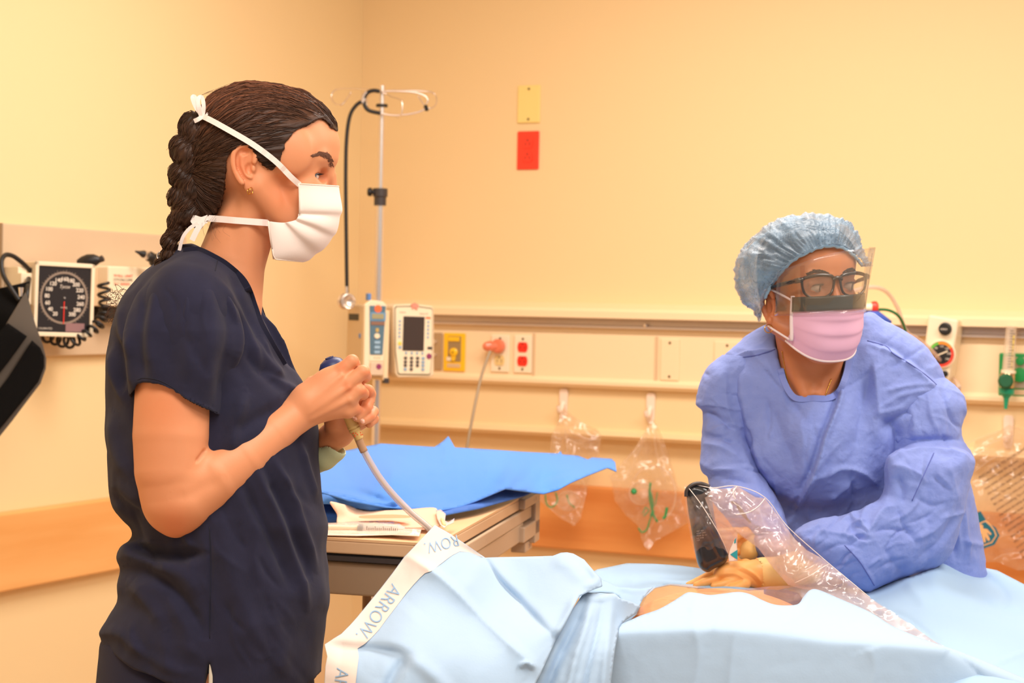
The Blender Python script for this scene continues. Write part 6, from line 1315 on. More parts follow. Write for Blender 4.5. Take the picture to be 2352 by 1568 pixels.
wo = [(728, 1080), (752, 1054), (773, 1040), (839, 1026), (875, 1019), (947, 1024), (998, 1027), (1016, 1015), (1030, 1002), (1045, 1028), (1129, 1033), (1200, 1038), (1281, 1042), (1288, 1036), (1291, 1044), (1328, 1047), (1350, 1056), (1360, 1051), (1404, 1054), (1413, 1062), (1416, 1083), (1395, 1074), (1375, 1082), (1350, 1092), (1310, 1109), (1281, 1125), (1248, 1134), (1226, 1132), (1161, 1123), (1092, 1152), (1056, 1165), (1005, 1174), (940, 1170), (889, 1166), (800, 1150), (728, 1128), (640, 1120), (600, 1060), (680, 1060)]
zw = [(600, 1060, TZ(3.3)), (760, 1060, TZ(3.4)), (900, 1025, TZ(3.55)), (1290, 1045, TZ(3.75)), (1410, 1065, TZ(3.75)), (1416, 1083, TZ(3.6)), (1250, 1130, TZ(3.38)), (1092, 1150, TZ(3.12)), (900, 1165, TZ(2.98)), (730, 1126, TZ(3.0)), (900, 1090, TZ(3.12)), (1150, 1080, TZ(3.3)), (1300, 1085, TZ(3.5))]
wt = thing('sterile_wrap', onz(950, 1150, zt_), 'crumpled bright blue sterile wrap lying over the bedside table', 'wrap')
cz = [([(900, 1040), (915, 1060), (922, 1072)], 4, 5), ([(1030, 1010), (1050, 1080), (1040, 1150)], 14, 7), ([(1180, 1050), (1170, 1090), (1140, 1125)], 10, -7), ([(1240, 1060), (1225, 1100), (1190, 1125)], 10, 7), ([(780, 1050), (800, 1100), (840, 1140)], 16, -9), ([(1060, 1165), (1000, 1130), (960, 1060)], 14, -7), ([(1050, 1072), (1030, 1082), (1026, 1086)], 4, 4), ([(728, 1132), (800, 1128), (900, 1158)], 9, -26), ([(840, 1030), (860, 1090), (870, 1150)], 24, 8), ([(960, 1030), (980, 1090), (990, 1160)], 30, -8), ([(1092, 1150), (1110, 1110), (1130, 1040)], 22, 8), ([(1161, 1123), (1190, 1080), (1200, 1045)], 14, 6), ([(1161, 1123), (1226, 1120), (1300, 1095), (1370, 1070)], 8, 8), ([(1250, 1100), (1300, 1088), (1350, 1076)], 7, -10), ([(1016, 1015), (1024, 1040), (1020, 1070)], 6, 10), ([(950, 1140), (1010, 1135), (1060, 1120)], 9, -8)]
Sheet(wo, zw, DT, cz, step=6, noise=[(60, 4), (22, 1.6)], curve=False).make('wrap', m_wrap, wt, solid=.002)
w2o = [(728, 1126), (760, 1130), (800, 1136), (850, 1150), (888, 1156), (908, 1148), (916, 1162), (926, 1172), (900, 1172), (850, 1172), (800, 1164), (760, 1158), (728, 1156), (640, 1150), (640, 1120)]
Sheet(w2o, [(728, 1126, TZ(3.0)), (900, 1150, TZ(2.98)), (920, 1172, TZ(3.0)), (728, 1156, TZ(2.97)), (640, 1150, TZ(2.98))], DT, [([(728, 1145), (800, 1148), (880, 1168)], 8, 14), ([(905, 1150), (912, 1165), (925, 1172)], 5, 8)], step=7, noise=[(40, 3)], curve=False).make('lower_fold', m_wrap, wt, solid=.002)
Sheet([(640, 1140), (740, 1140), (790, 1160), (800, 1204), (740, 1208), (640, 1208)], [(640, 1140, TZ(3.04)), (790, 1160, TZ(3.03)), (800, 1204, TZ(2.95)), (640, 1208, TZ(2.95))], DT, [([(640, 1170), (720, 1168), (790, 1180)], 8, 6)], step=8, curve=False).make('under_fold', mat('wrap_blue_shaded', (60, 108, 190), .8), wt, solid=.002)  # darker copy of the wrap blue; shade under the folds put into the colour
Sheet([(1010, 1150), (1092, 1148), (1162, 1120), (1226, 1130), (1200, 1140), (1100, 1168), (1010, 1185), (900, 1176)], [(900, 1176, TZ(2.96)), (1226, 1130, TZ(3.42)), (1092, 1150, TZ(3.14)), (1010, 1185, TZ(2.98))], DT, step=8, curve=False).make('under_fold', mat('wrap_blue_shaded', (60, 108, 190), .8), wt, solid=.002)  # same shaded wrap colour below the right-hand edge
DK = 2.86
def TK(d): return (d/DK-1)*FPX
pk = thing('dressing_pouch', onz(890, 1200, zt_), 'pink beige paper pouch curling up at its left end on the bedside table', 'pouch')
m_pap = mat('paper_beige', (238, 200, 170), .7, bump=[(160, .15, .001)])
Sheet([(758, 1154), (768, 1153), (780, 1156), (813, 1164), (851, 1172), (923, 1171), (996, 1166), (1005, 1182), (1016, 1206), (960, 1212), (860, 1210), (781, 1206), (774, 1180)], [(758, 1154, TK(2.9)), (780, 1205, TK(2.9)), (1000, 1168, TK(2.98)), (1016, 1206, TK(2.84)), (850, 1172, TK(2.97)), (860, 1210, TK(2.86))], DK, [([(770, 1158), (800, 1180), (840, 1195)], 8, 7), ([(820, 1182), (880, 1180), (960, 1184)], 6, 3)], step=6, noise=[(30, 1.5)]).make('paper', m_pap, pk, solid=.0012)
Sheet([(830, 1184), (900, 1181), (940, 1184), (938, 1189), (880, 1190), (832, 1190)], [(830, 1184, TK(2.9)), (940, 1184, TK(2.88)), (880, 1190, TK(2.87))], DK, step=5).make('print', mat('print_pink', (240, 160, 120), .7), pk)
p3_ = thing('clear_packet', onz(1020, 1200, zt_), 'crinkled white and clear packet at the right end of the paper pouch', 'packet')
Sheet([(1001, 1172), (1012, 1170), (1024, 1180), (1022, 1196), (1030, 1199), (1044, 1190), (1042, 1200), (1028, 1206), (1020, 1212), (1012, 1206), (1004, 1190)], [(1001, 1172, TK(2.93)), (1044, 1190, TK(2.9)), (1020, 1212, TK(2.8))], DK, step=4, noise=[(9, 3)], curve=False).make('film', mat('packet_white', (250, 232, 222), .2, alpha=.85, coat=.5), p3_, solid=.001)
Sheet([(1012, 1190), (1022, 1196), (1024, 1206), (1016, 1206)], [(1012, 1190, TK(2.86)), (1024, 1206, TK(2.82)), (1016, 1206, TK(2.82))], DK, step=4, curve=False).make('contents', mat('contents_cream', (246, 218, 150), .5), p3_, solid=.003)
sy = thing('packaged_syringe', onz(860, 1215, zt_), 'syringe in a clear blister pack lying along the front edge of the bedside table', 'syringe')
DS = 2.80
def TS(d): return (d/DS-1)*FPX
bo = [(700, 1206), (754, 1202), (806, 1199), (837, 1198), (880, 1197), (912, 1200), (928, 1210), (950, 1214), (968, 1215), (963, 1231), (900, 1228), (820, 1230), (754, 1229), (700, 1228)]
zc_ = [(700, 1206, TS(2.86)), (968, 1215, TS(2.83)), (860, 1198, TS(2.88)), (860, 1230, TS(2.77)), (963, 1231, TS(2.75)), (700, 1228, TS(2.78))]
Sheet(bo, zc_, DS, step=6, curve=False).make('backing', mat('backing_white', (250, 228, 210), .6), sy, solid=.001)
Sheet([(x, y-2) for x, y in bo[:11]]+[(820, 1226), (754, 1225), (700, 1225)], [(a, b, c_-8) for a, b, c_ in zc_], DS, [([(700, 1214), (800, 1212), (920, 1214)], 9, 12)], step=5, noise=[(14, 3), (7, 1.5)], curve=False).make('blister', film('blister_film', (250, 240, 235), .18, (60, .35), .08, bumps=((50, .8, .004),)), sy)
def SP_(x, y, d): return P(x, y, d)
s0, s1 = SP_(822, 1213, 2.815), SP_(926, 1216, 2.81); dd_ = s1-s0; Ls = dd_.length
mk(MB().lathe([(0, 0), (.0075, 0), (.0075, Ls*.86), (.003, Ls*.9), (.003, Ls), (0, Ls)], s0, dd_, 18), 'barrel', mat('clear_barrel', (235, 225, 215), .1, alpha=.5, coat=.5), sy, smooth=True, auto=40)
mk(MB().lathe([(0, 0), (.0072, 0), (.0072, .006), (0, .006)], s0+dd_*.02, dd_, 16), 'plunger_seal', mat('seal_dark', (96, 92, 90), .5), sy)
mk(MB().lathe([(0, 0), (.004, 0), (.004, .05), (.009, .05), (.009, .053), (0, .053)], s0, -dd_, 12), 'plunger', m_cream2, sy, smooth=True, auto=40)
tk = MB()
for k in range(16): o = s0+dd_*(.2+.045*k)-UP*-.001; b_ = (CAM-o).normalized()*.0078; tk.tube([o+b_-UP*.003, o+b_+UP*(.001 if k % 4 else .003)], .0004, n=4)
mk(tk, 'scale_marks', m_dark, sy)
mk(MB().tube([SP_(930, 1212, 2.81), SP_(975, 1215, 2.80)], .0009, n=6), 'needle', mat('needle_pink', (240, 180, 160), .4), sy)
# ---------------- clear bags with oxygen masks on the hooks ----------------
m_bag = film('bag_film', (255, 226, 190), .10, (22, .22), .10, bumps=((18, .7, .02), (60, .4, .004)))
m_grn = mat('green_band', (44, 148, 84), .45); m_mclr = mat('mask_clear', (250, 222, 200), .12, alpha=.3, coat=.6)
def bag(o, d, label, fold, zc=None, cat='bag'):
    t = thing('clear_bag', P(sum(p[0] for p in o)/len(o), max(p[1] for p in o), d), label, cat)
    xs = [p[0] for p in o]; ys = [p[1] for p in o]; cx_, cy_ = sum(xs)/len(xs), sum(ys)/len(ys)
    base = [(min(xs), min(ys), 0), (max(xs), min(ys), 0), (min(xs), max(ys), 6), (max(xs), max(ys), 6), (cx_, cy_+30, -26), (cx_, cy_-80, -10)]
    Sheet(o, base, d, [(f, 6, a) for f, a in fold], step=8, noise=[(36, 4), (14, 1.5)], curve=False).make('front_film', m_bag, t)
    Sheet([(x*.97+cx_*.03, y) for x, y in o], [(a, b, 18-c) for a, b, c in base], d, [(f, 7, -a) for f, a in fold[::-1]], step=12, noise=[(40, 4)], curve=False).make('back_film', m_bag, t)
    for f, a in fold: mk(MB().tube([P(p.x, p.y, d*(1-30/FPX)) for p in spl(f, 6)], .0007, n=5), 'fold_edge', m_mclr, t, smooth=True)
    return t
DBG = 5.07
b2 = [(1495, 962), (1486, 985), (1452, 1035), (1412, 1082), (1397, 1092), (1404, 1112), (1412, 1150), (1436, 1182), (1466, 1208), (1474, 1240), (1487, 1266), (1506, 1242), (1560, 1212), (1600, 1190), (1600, 1150), (1585, 1130), (1556, 1115), (1545, 1070), (1525, 1010), (1508, 975)]
t = bag(b2, DBG, 'clear bag with green straps inside on the middle hook, left of the woman in blue', [([(1492, 975), (1460, 1030), (1420, 1075)], 8), ([(1495, 980), (1470, 1030), (1444, 1088)], 8), ([(1500, 985), (1510, 1050), (1530, 1110)], 8), ([(1504, 985), (1530, 1060), (1552, 1130)], 6), ([(1400, 1098), (1425, 1102), (1440, 1095)], 6), ([(1480, 1240), (1500, 1200), (1510, 1180)], 8)])
def wbag(pl, d, r, name, m, p, n=6): return mk(MB().tube([P(q.x, q.y, d) for q in spl(pl, n)], r, n=7), name, m, p, smooth=True)
def mask_in(c, d, rx, ry, p, green):
    pts = [P(c[0]+rx*math.cos(a), c[1]+ry*math.sin(a), d) for a in np.linspace(0, 2*PI, 28)[:-1]]
    mm = thing('oxygen_mask', P(c[0], c[1], d), p[1], 'oxygen mask')
    mk(MB().tube(pts, .0022, n=6, closed=True), 'rim', m_mclr, mm, smooth=True)
    mk(MB().lathe([(rx*.95*d/FPX, 0), (rx*.8*d/FPX, .02), (rx*.45*d/FPX, .045), (.012, .055), (.010, .065), (0, .066)], P(c[0], c[1], d+.02), -FWD+RT*.1, 24, sq=(1, ry/rx)), 'shell', m_mclr, mm, smooth=True)
    for pl, r in green: wbag(pl, d-.02, r, 'green_strap', m_grn, mm)
    return mm
mm = mask_in((1472, 1132), DBG, 26, 26, (None, 'clear oxygen mask with green straps inside the bag on the middle hook'), [([(1494, 1108), (1492, 1140), (1500, 1180), (1510, 1198)], .0034), ([(1494, 1130), (1500, 1160), (1494, 1185)], .003), ([(1483, 1165), (1490, 1172), (1478, 1185)], .002), ([(1503, 1172), (1494, 1190), (1486, 1215), (1474, 1222), (1466, 1212)], .0022), ([(1532, 1165), (1528, 1185), (1522, 1190)], .004), ([(1483, 1163), (1476, 1180)], .0018), ([(1510, 1130), (1505, 1160)], .0016)])
mk(MB().lathe([(0, 0), (.009, 0), (.007, .005), (0, .006)], P(1456, 1128, DBG-.06), -FWD, 16), 'green_valve', m_grn, mm, smooth=True)
mk(MB().tube([P(1500+52*math.cos(a), 1135+66*math.sin(a), DBG) for a in np.linspace(-2.6, 1.4, 24)], .0024, n=6), 'clear_tubing', m_mclr, mm, smooth=True)
b1 = [(1294, 935), (1280, 970), (1266, 1000), (1262, 1060), (1250, 1120), (1232, 1145), (1262, 1168), (1296, 1192), (1318, 1208), (1334, 1190), (1346, 1140), (1356, 1090), (1375, 1045), (1382, 1000), (1372, 985), (1340, 972), (1310, 950)]
t = bag(b1, 5.17, 'clear bag with folded corner on the left hook, behind the tip of the blue wrap', [([(1294, 950), (1310, 990), (1350, 1008), (1380, 1010)], 8), ([(1290, 960), (1300, 1000), (1304, 1050)], 7), ([(1262, 1165), (1290, 1190), (1315, 1200)], 6), ([(1335, 1095), (1345, 1130), (1330, 1180)], 7)])
mm = mask_in((1306, 1150), 5.17, 26, 22, (None, 'clear oxygen mask with dark green straps inside the bag on the left hook'), [([(1252, 1135), (1256, 1158), (1268, 1164), (1280, 1150), (1276, 1130)], .002), ([(1302, 1136), (1308, 1155), (1320, 1165)], .002), ([(1258, 1128), (1272, 1126), (1280, 1120)], .003)])
b3 = [(2318, 975), (2290, 992), (2240, 1012), (2230, 1060), (2225, 1120), (2240, 1200), (2252, 1290), (2290, 1290), (2340, 1310), (2420, 1300), (2420, 1000), (2350, 985)]
t = bag(b3, 4.66, 'large clear bag with printed warning lines and a teal child pictogram at the right edge', [([(2210, 1025), (2250, 1005), (2294, 990)], 7), ([(2236, 1055), (2275, 1018), (2330, 1000)], 8), ([(2235, 1085), (2275, 1055), (2300, 1045)], 7), ([(2282, 1285), (2310, 1272), (2352, 1268)], 6), ([(2262, 1240), (2330, 1225), (2352, 1235)], 6)])
# printed lines on the bag, running up to the right
mpr = mat('bag_print', (96, 66, 46), .7); a_ = math.radians(-33)
pr = ['PRECAUTIONS: TO AVOID DANGER', 'of suffocation keep this bag away', 'from babies and children. Do not use', 'this bag in cribs, beds, carriages or', 'playpens. This bag is not a toy. Thin', 'film may cling to nose and mouth and', 'prevent breathing. Tie a knot in the', 'bag before throwing away. Single use', 'only. Do not reuse. Store flat in a', 'dry place away from heat and light.', 'ADVERTENCIA: mantenga esta bolsa', 'lejos de los bebes y ninos. No use', 'esta bolsa en cunas, camas, coches', 'o corralitos. No es un juguete. La', 'pelicula fina puede adherirse a la', 'nariz y boca e impedir respirar.', 'ATTENTION: conserver hors de la', 'portee des enfants. Usage unique.', 'Keep dry. Handle with clean hands.', 'Made for hospital use only.']
DB3 = 4.66*(1-42/FPX)
for k, s_ in enumerate(pr):
    ox_, oy_ = 2249+k*6.6, 1098+k*12.2
    text('print_line', s_, lambda x, y, ox_=ox_, oy_=oy_: P(ox_+(x*math.cos(a_)+y*math.sin(a_)*1)*1.0, oy_+(x*math.sin(a_)-y*math.cos(a_)), DB3), mpr, t, 7.4 if k else 8.6, align='LEFT', off=.15)
mt = mat('teal_print', (20, 104, 124), .6)
fx = lambda x, y: P(2262+(x*math.cos(-.35)-y*math.sin(-.35)), 1212+(x*math.sin(-.35)+y*math.cos(-.35)), DB3)
def flat(pl, name, m, p, k=0): n_ = (CAM-fx(0, 0)).normalized()*.0006*k; q = [fx(x, y)+n_ for x, y in pl]; return obj(name, q, [tuple(range(len(q)))], m, p)
flat([(-16, -38), (4, -40), (10, -10), (24, 8), (26, 28), (8, 44), (-24, 44), (-24, -10)], 'pictogram_panel', mt, t); flat([(-20, -14), (8, -16), (16, -2), (20, 12), (20, 26), (4, 38), (-20, 38)], 'pictogram_border', mat('peach_print', (238, 180, 120), .6), t, 1); flat([(-19, -11), (6, -13), (13, 0), (17, 13), (17, 25), (3, 35), (-19, 35)], 'pictogram_field', mt, t, 2)
flat([(-14, -6), (-10, -11), (-5, -11), (-2, -6), (-4, 0), (4, 4), (10, 18), (6, 20), (1, 10), (2, 30), (-3, 31), (-6, 18), (-9, 31), (-14, 31), (-12, 8), (-16, 12), (-19, 6), (-12, 0)], 'child_figure', MATS['peach_print'], t, 3)
# ---------------- patient, drapes, sheathed device ----------------
DD = 2.45
def TD(d): return (d/DD-1)*FPX
pt = thing('person', P(1660, 1500, 2.65), 'patient lying under the light blue drape, only orange tinted skin showing at its opening', 'person')
s = SDF((1180, 1330, -400), (2420, 1790, 400), 12)
s.ball((1650, 1566, 0), (300, 216, 230), 30); s.ball((2150, 1690, 60), (300, 100, 160), 60)
v, Q = s.nets(); v = smooth(v, Q, 2)
m_pt = mat('patient_skin', (240, 160, 104), .5, sss=.1, bump=[(60, .2, .002)])
sdf_obj(v, Q, 2.70, 'body', m_pt, pt)
bed = thing('bed', (P(1850, 1500, 2.6).x, P(1850, 1500, 2.6).y, 0), 'hospital bed hidden under the light blue patient drape', 'bed')
bc = P(1900, 1500, 2.62); MBD = Matrix.Translation((bc.x, bc.y, 0))@Matrix.Rotation(YAW, 4, 'Z')
mk(MB(MBD).box(-.5, .9, -.2, .26, .52, .68), 'mattress', m_cream2, bed, bevel=.03); mk(MB(MBD).box(-.52, .92, -.22, .28, .42, .52), 'frame', m_alu, bed, bevel=.01)
for a in (-.4, .8):
    for b in (-.15, .2): mk(MB(MBD).box(a-.02, a+.02, b-.02, b+.02, 0, .42), 'leg', m_alu, bed)
m_dr = mat('drape_light_blue', (164, 190, 216), .8, bump=[(300, .15, .0008), (14, .15, .01)], sheen=.1, spec=.2)
m_dr2 = mat('drape_light_blue_back', (154, 186, 216), .8, bump=[(300, .15, .0008)], sheen=.1, spec=.2)
dp = thing('patient_drape', P(1900, 1560, 2.4), 'large light blue drape over the patient and bed at the lower right', 'drape')
# far layer, behind the gloved hand and under the sleeve
bo = [(1330, 1330), (1372, 1308), (1440, 1294), (1500, 1295), (1560, 1299), (1620, 1307), (1700, 1316), (1790, 1336), (1900, 1344), (2000, 1344), (2100, 1322), (2163, 1294), (2200, 1298), (2235, 1299), (2290, 1310), (2352, 1342), (2460, 1400), (2460, 1660), (1900, 1660), (1880, 1500), (1862, 1420), (1850, 1385), (1835, 1362), (1800, 1350), (1700, 1356), (1600, 1350), (1540, 1343), (1505, 1350), (1472, 1378), (1462, 1410), (1440, 1430), (1400, 1470), (1330, 1500)]
bz = [(1372, 1308, TD(2.95)), (1440, 1294, TD(3.05)), (1560, 1299, TD(3.0)), (1620, 1307, TD(2.96)), (1790, 1336, TD(2.93)), (1990, 1345, TD(2.92)), (2000, 1372, TD(2.84)), (2163, 1294, TD(2.98)), (2235, 1300, TD(3.1)), (2352, 1342, TD(3.0)), (2460, 1400, TD(2.95)), (2200, 1400, TD(2.72)), (2352, 1450, TD(2.66)), (2060, 1420, TD(2.66)), (2200, 1490, TD(2.47)), (2352, 1560, TD(2.40)), (2100, 1640, TD(2.36)), (2460, 1660, TD(2.33)), (1500, 1345, TD(2.8)), (1700, 1355, TD(2.76)), (1462, 1410, TD(2.62)), (1330, 1500, TD(2.5)), (1860, 1380, TD(2.74)), (1960, 1440, TD(2.60)), (1900, 1500, TD(2.52)), (1900, 1660, TD(2.42))]
bc_ = [([(2000, 1380), (2050, 1400), (2160, 1405), (2250, 1415), (2330, 1440)], 8, 9, 's'), ([(2080, 1330), (2120, 1380), (2130, 1400)], 14, 14), ([(2220, 1300), (2270, 1330), (2310, 1370), (2300, 1400)], 10, -22), ([(2250, 1305), (2320, 1330), (2380, 1370)], 12, 14), ([(2235, 1360), (2290, 1400), (2400, 1420)], 10, -18), ([(2270, 1530), (2352, 1497), (2400, 1480)], 6, 12, 's'), ([(1990, 1380), (2080, 1420), (2160, 1480)], 7, -12), ([(1440, 1296), (1450, 1330), (1430, 1370)], 10, 10), ([(1380, 1330), (1440, 1345), (1500, 1345)], 6, -14), ([(1560, 1300), (1600, 1330), (1620, 1345)], 14, 6), ([(2160, 1290), (2150, 1340), (2190, 1400)], 20, 9)]
bc_ = [(a[0], a[1], a[2]*1.5)+tuple(a[3:]) for a in bc_]
Sheet(bo, bz, DD, bc_, step=7, noise=[(120, 2.5), (40, .8)], curve=False).make('far_layer', m_dr2, dp, solid=.0015)
# front ridge rising before the opening and falling towards the camera
fo = [(1300, 1460), (1400, 1442), (1440, 1428), (1472, 1414), (1512, 1400), (1545, 1382), (1562, 1371), (1580, 1361), (1604, 1363), (1630, 1367), (1660, 1364), (1695, 1360), (1722, 1365), (1749, 1378), (1775, 1388), (1802, 1391), (1832, 1388), (1845, 1372), (1860, 1356), (1880, 1355), (1930, 1376), (1998, 1406), (2048, 1437), (2110, 1464), (2166, 1484), (2200, 1495), (2267, 1521), (2352, 1558), (2460, 1600), (2460, 1760), (1300, 1760)]
fz = [(1300, 1460, TD(2.36)), (1400, 1440, TD(2.40)), (1560, 1372, TD(2.52)), (1700, 1361, TD(2.54)), (1800, 1390, TD(2.48)), (1860, 1356, TD(2.54)), (1998, 1406, TD(2.48)), (2166, 1484, TD(2.40)), (2352, 1558, TD(2.36)), (1420, 1447, TD(2.36)), (1680, 1441, TD(2.36)), (1900, 1466, TD(2.35)), (2160, 1492, TD(2.355)), (1400, 1740, TD(2.31)), (1700, 1740, TD(2.31)), (2000, 1740, TD(2.31)), (2400, 1740, TD(2.30)), (1560, 1540, TD(2.335)), (1900, 1560, TD(2.33)), (2200, 1600, TD(2.33))]
fc = [([(1300, 1452), (1420, 1448), (1560, 1442), (1680, 1441), (1800, 1455), (1900, 1468), (2040, 1475), (2166, 1486), (2260, 1530)], 60, 30, 's'), ([(1670, 1370), (1660, 1410), (1640, 1440)], 10, 5), ([(1600, 1370), (1590, 1420), (1600, 1500), (1590, 1600)], 26, 6), ([(1690, 1445), (1680, 1520), (1670, 1640)], 14, 6), ([(1860, 1360), (1850, 1400), (1800, 1430)], 14, 8), ([(1480, 1430), (1540, 1425), (1580, 1400)], 10, -5), ([(2180, 1490), (2240, 1540), (2280, 1600)], 16, -8)]
fe = tps([(1300, 1440, 10), (1560, 1442, 0), (1700, 1441, -4), (1900, 1468, 0), (2166, 1488, 12), (2400, 1590, 20), (1500, 1740, -30), (1900, 1740, -36), (2350, 1740, -20), (1750, 1600, -34)])
def fdepth(q):
    q = np.asarray(q, float); yl = np.interp(q[:, 0], [1300, 1420, 1560, 1680, 1800, 1900, 2040, 2166, 2260, 2352, 2460], [1452, 1448, 1442, 1441, 1453, 1468, 1476, 1487, 1530, 1568, 1610])
    t = (yl-q[:, 1])/5; z = TD(2.36)+fe(q)*1.6+3.3*5*np.log1p(np.exp(np.clip(t, -30, 30)))
    for pl, w, a in (([(1670, 1370), (1660, 1410), (1640, 1440)], 8, 7), ([(1600, 1370), (1590, 1420), (1605, 1500), (1590, 1600)], 18, 7), ([(1690, 1445), (1680, 1520), (1670, 1640)], 12, 7), ([(1860, 1360), (1850, 1400), (1800, 1430)], 10, 10), ([(1480, 1430), (1540, 1425), (1580, 1400)], 8, -7), ([(2180, 1490), (2240, 1540), (2280, 1600)], 12, -10), ([(2000, 1490), (2010, 1540), (1990, 1600)], 22, 6)):
        d, tt_ = line_d(q, [(v.x, v.y) for v in spl(pl, 5)]); z = z-a*np.exp(-np.abs(d)/w)*np.where((tt_ > 0) & (tt_ < 1), 1, np.exp(-(d/w)**2)*.2)
    return z+ridged(np.column_stack([q/50, np.full(len(q), 5.)]), 2)*.6
Sheet(fo, [], DD, [], step=6, curve=True, depthf=fdepth).make('front_fold', m_dr, dp, solid=.0015)
# pleated strip between the two drapes
so = [(1336, 1368), (1350, 1361), (1380, 1364), (1411, 1363), (1424, 1374), (1450, 1382), (1470, 1392), (1462, 1408), (1436, 1424), (1422, 1440), (1412, 1490), (1402, 1568), (1396, 1700), (1210, 1700), (1228, 1568), (1262, 1490), (1296, 1430), (1318, 1394)]
sz_ = [(1340, 1364, TD(2.40)), (1420, 1370, TD(2.42)), (1470, 1392, TD(2.52)), (1412, 1490, TD(2.32)), (1300, 1480, TD(2.31)), (1228, 1568, TD(2.27)), (1396, 1700, TD(2.25)), (1210, 1700, TD(2.22)), (1330, 1568, TD(2.27))]
sc = [([(1345, 1372), (1320, 1440), (1280, 1520), (1240, 1620)], 12, -26), ([(1362, 1368), (1345, 1440), (1320, 1520), (1290, 1640)], 8, 16), ([(1385, 1368), (1372, 1450), (1345, 1560), (1330, 1660)], 7, -14), ([(1408, 1368), (1400, 1440), (1390, 1520), (1380, 1640)], 8, 14), ([(1340, 1372), (1370, 1376), (1412, 1370)], 4, 6), ([(1300, 1440), (1270, 1500), (1240, 1560)], 9, 8)]
Sheet(so, sz_, DD, sc, step=6, noise=[(30, 1.2)], curve=False).make('pleated_fold', m_dr, dp, solid=.0015)
Sheet([(1364, 1313), (1385, 1332), (1420, 1348), (1470, 1352), (1500, 1348), (1478, 1372), (1466, 1396), (1440, 1392), (1424, 1372), (1410, 1362), (1380, 1360), (1345, 1362), (1330, 1350)], [(1364, 1313, TD(2.62)), (1500, 1348, TD(2.72)), (1466, 1396, TD(2.55)), (1345, 1362, TD(2.44)), (1410, 1362, TD(2.5))], DD, [([(1370, 1330), (1400, 1350), (1450, 1366)], 6, -16), ([(1410, 1352), (1450, 1358), (1490, 1354)], 5, 10)], step=5, curve=False).make('side_fold', m_dr2, dp, solid=.0015)
# clear adhesive window over the skin
m_win = film('window_film', (255, 214, 190), .14, (20, .2), .1, bumps=((14, .8, .02), (50, .4, .004)), gloss=(.04, .5))
aw = thing('adhesive_window', P(1700, 1370, 2.55), 'clear adhesive window film in the opening of the drape under the gloved hand', 'film')
Sheet([(1455, 1412), (1470, 1380), (1500, 1350), (1540, 1340), (1590, 1344), (1650, 1353), (1710, 1352), (1770, 1346), (1830, 1344), (1880, 1350), (1900, 1372), (1860, 1380), (1850, 1396), (1800, 1400), (1760, 1396), (1720, 1380), (1600, 1380), (1560, 1390), (1500, 1412)], [(1455, 1412, TD(2.56)), (1500, 1350, TD(2.68)), (1590, 1344, TD(2.70)), (1830, 1344, TD(2.7)), (1900, 1372, TD(2.64)), (1800, 1400, TD(2.58)), (1600, 1380, TD(2.60)), (1700, 1385, TD(2.59))], DD, [([(1590, 1346), (1650, 1362), (1750, 1352), (1830, 1346)], 5, 6), ([(1470, 1385), (1540, 1362), (1600, 1356)], 6, 6), ([(1845, 1350), (1838, 1370), (1846, 1385)], 4, 8)], step=6, noise=[(30, 2)], curve=False).make('film', m_win, aw)
# ---- printed drape held up at its corner
ao = [(998, 1206), (1012, 1214), (1031, 1225), (1063, 1246), (1090, 1264), (1114, 1281), (1150, 1280), (1201, 1279), (1240, 1278), (1270, 1277), (1288, 1270), (1302, 1269), (1317, 1272), (1342, 1286), (1364, 1312), (1380, 1330), (1383, 1346), (1358, 1356), (1331, 1368), (1318, 1392), (1310, 1409), (1294, 1440), (1277, 1467), (1258, 1510), (1241, 1547), (1230, 1568), (1200, 1700), (742, 1700), (746, 1568), (748, 1530), (752, 1507), (746, 1480), (764, 1468), (784, 1456), (804, 1436), (821, 1417), (848, 1384), (875, 1351), (902, 1316), (929, 1279), (936, 1272), (984, 1221)]
az = [(998, 1206, TD(2.41)), (929, 1279, TD(2.36)), (875, 1351, TD(2.32)), (821, 1417, TD(2.27)), (746, 1480, TD(2.2)), (746, 1600, TD(2.18)), (742, 1700, TD(2.17)), (1114, 1281, TD(2.45)), (1201, 1279, TD(2.47)), (1300, 1270, TD(2.48)), (1380, 1335, TD(2.42)), (1331, 1368, TD(2.37)), (1277, 1467, TD(2.30)), (1230, 1568, TD(2.23)), (1200, 1700, TD(2.17)), (991, 1312, TD(2.33)), (1107, 1290, TD(2.42)), (1260, 1455, TD(2.29)), (1200, 1370, TD(2.40)), (1100, 1410, TD(2.31)), (938, 1505, TD(2.17)), (1050, 1500, TD(2.20)), (850, 1600, TD(2.14)), (1000, 1640, TD(2.15)), (1220, 1525, TD(2.24)), (900, 1430, TD(2.24))]
ac = [([(940, 1280), (991, 1312), (1035, 1348), (1110, 1424), (1182, 1492), (1228, 1534)], 34, 22, 's'), ([(1040, 1250), (1107, 1284), (1146, 1337), (1200, 1391), (1252, 1446), (1272, 1466)], 30, -20, 's'), ([(748, 1482), (820, 1490), (880, 1497), (938, 1506)], 40, -14, 's'), ([(938, 1506), (910, 1540), (880, 1600)], 18, -12), ([(938, 1506), (990, 1545), (1040, 1600)], 22, 8), ([(1342, 1290), (1372, 1330), (1340, 1350)], 12, 10), ([(1270, 1278), (1310, 1300), (1350, 1340)], 26, 10), ([(1272, 1466), (1300, 1420), (1326, 1370)], 12, 14), ([(1228, 1534), (1210, 1522), (1190, 1530)], 6, 8), ([(1050, 1320), (1120, 1390), (1180, 1440)], 40, 8), ([(960, 1400), (920, 1450), (900, 1500)], 50, 6)]
ac = [(a[0], a[1]*.8, a[2]*1.7)+tuple(a[3:]) for a in ac]
AS = Sheet(ao, az, DD, ac, step=5, noise=[(160, 2.5), (50, .6)], curve=False)
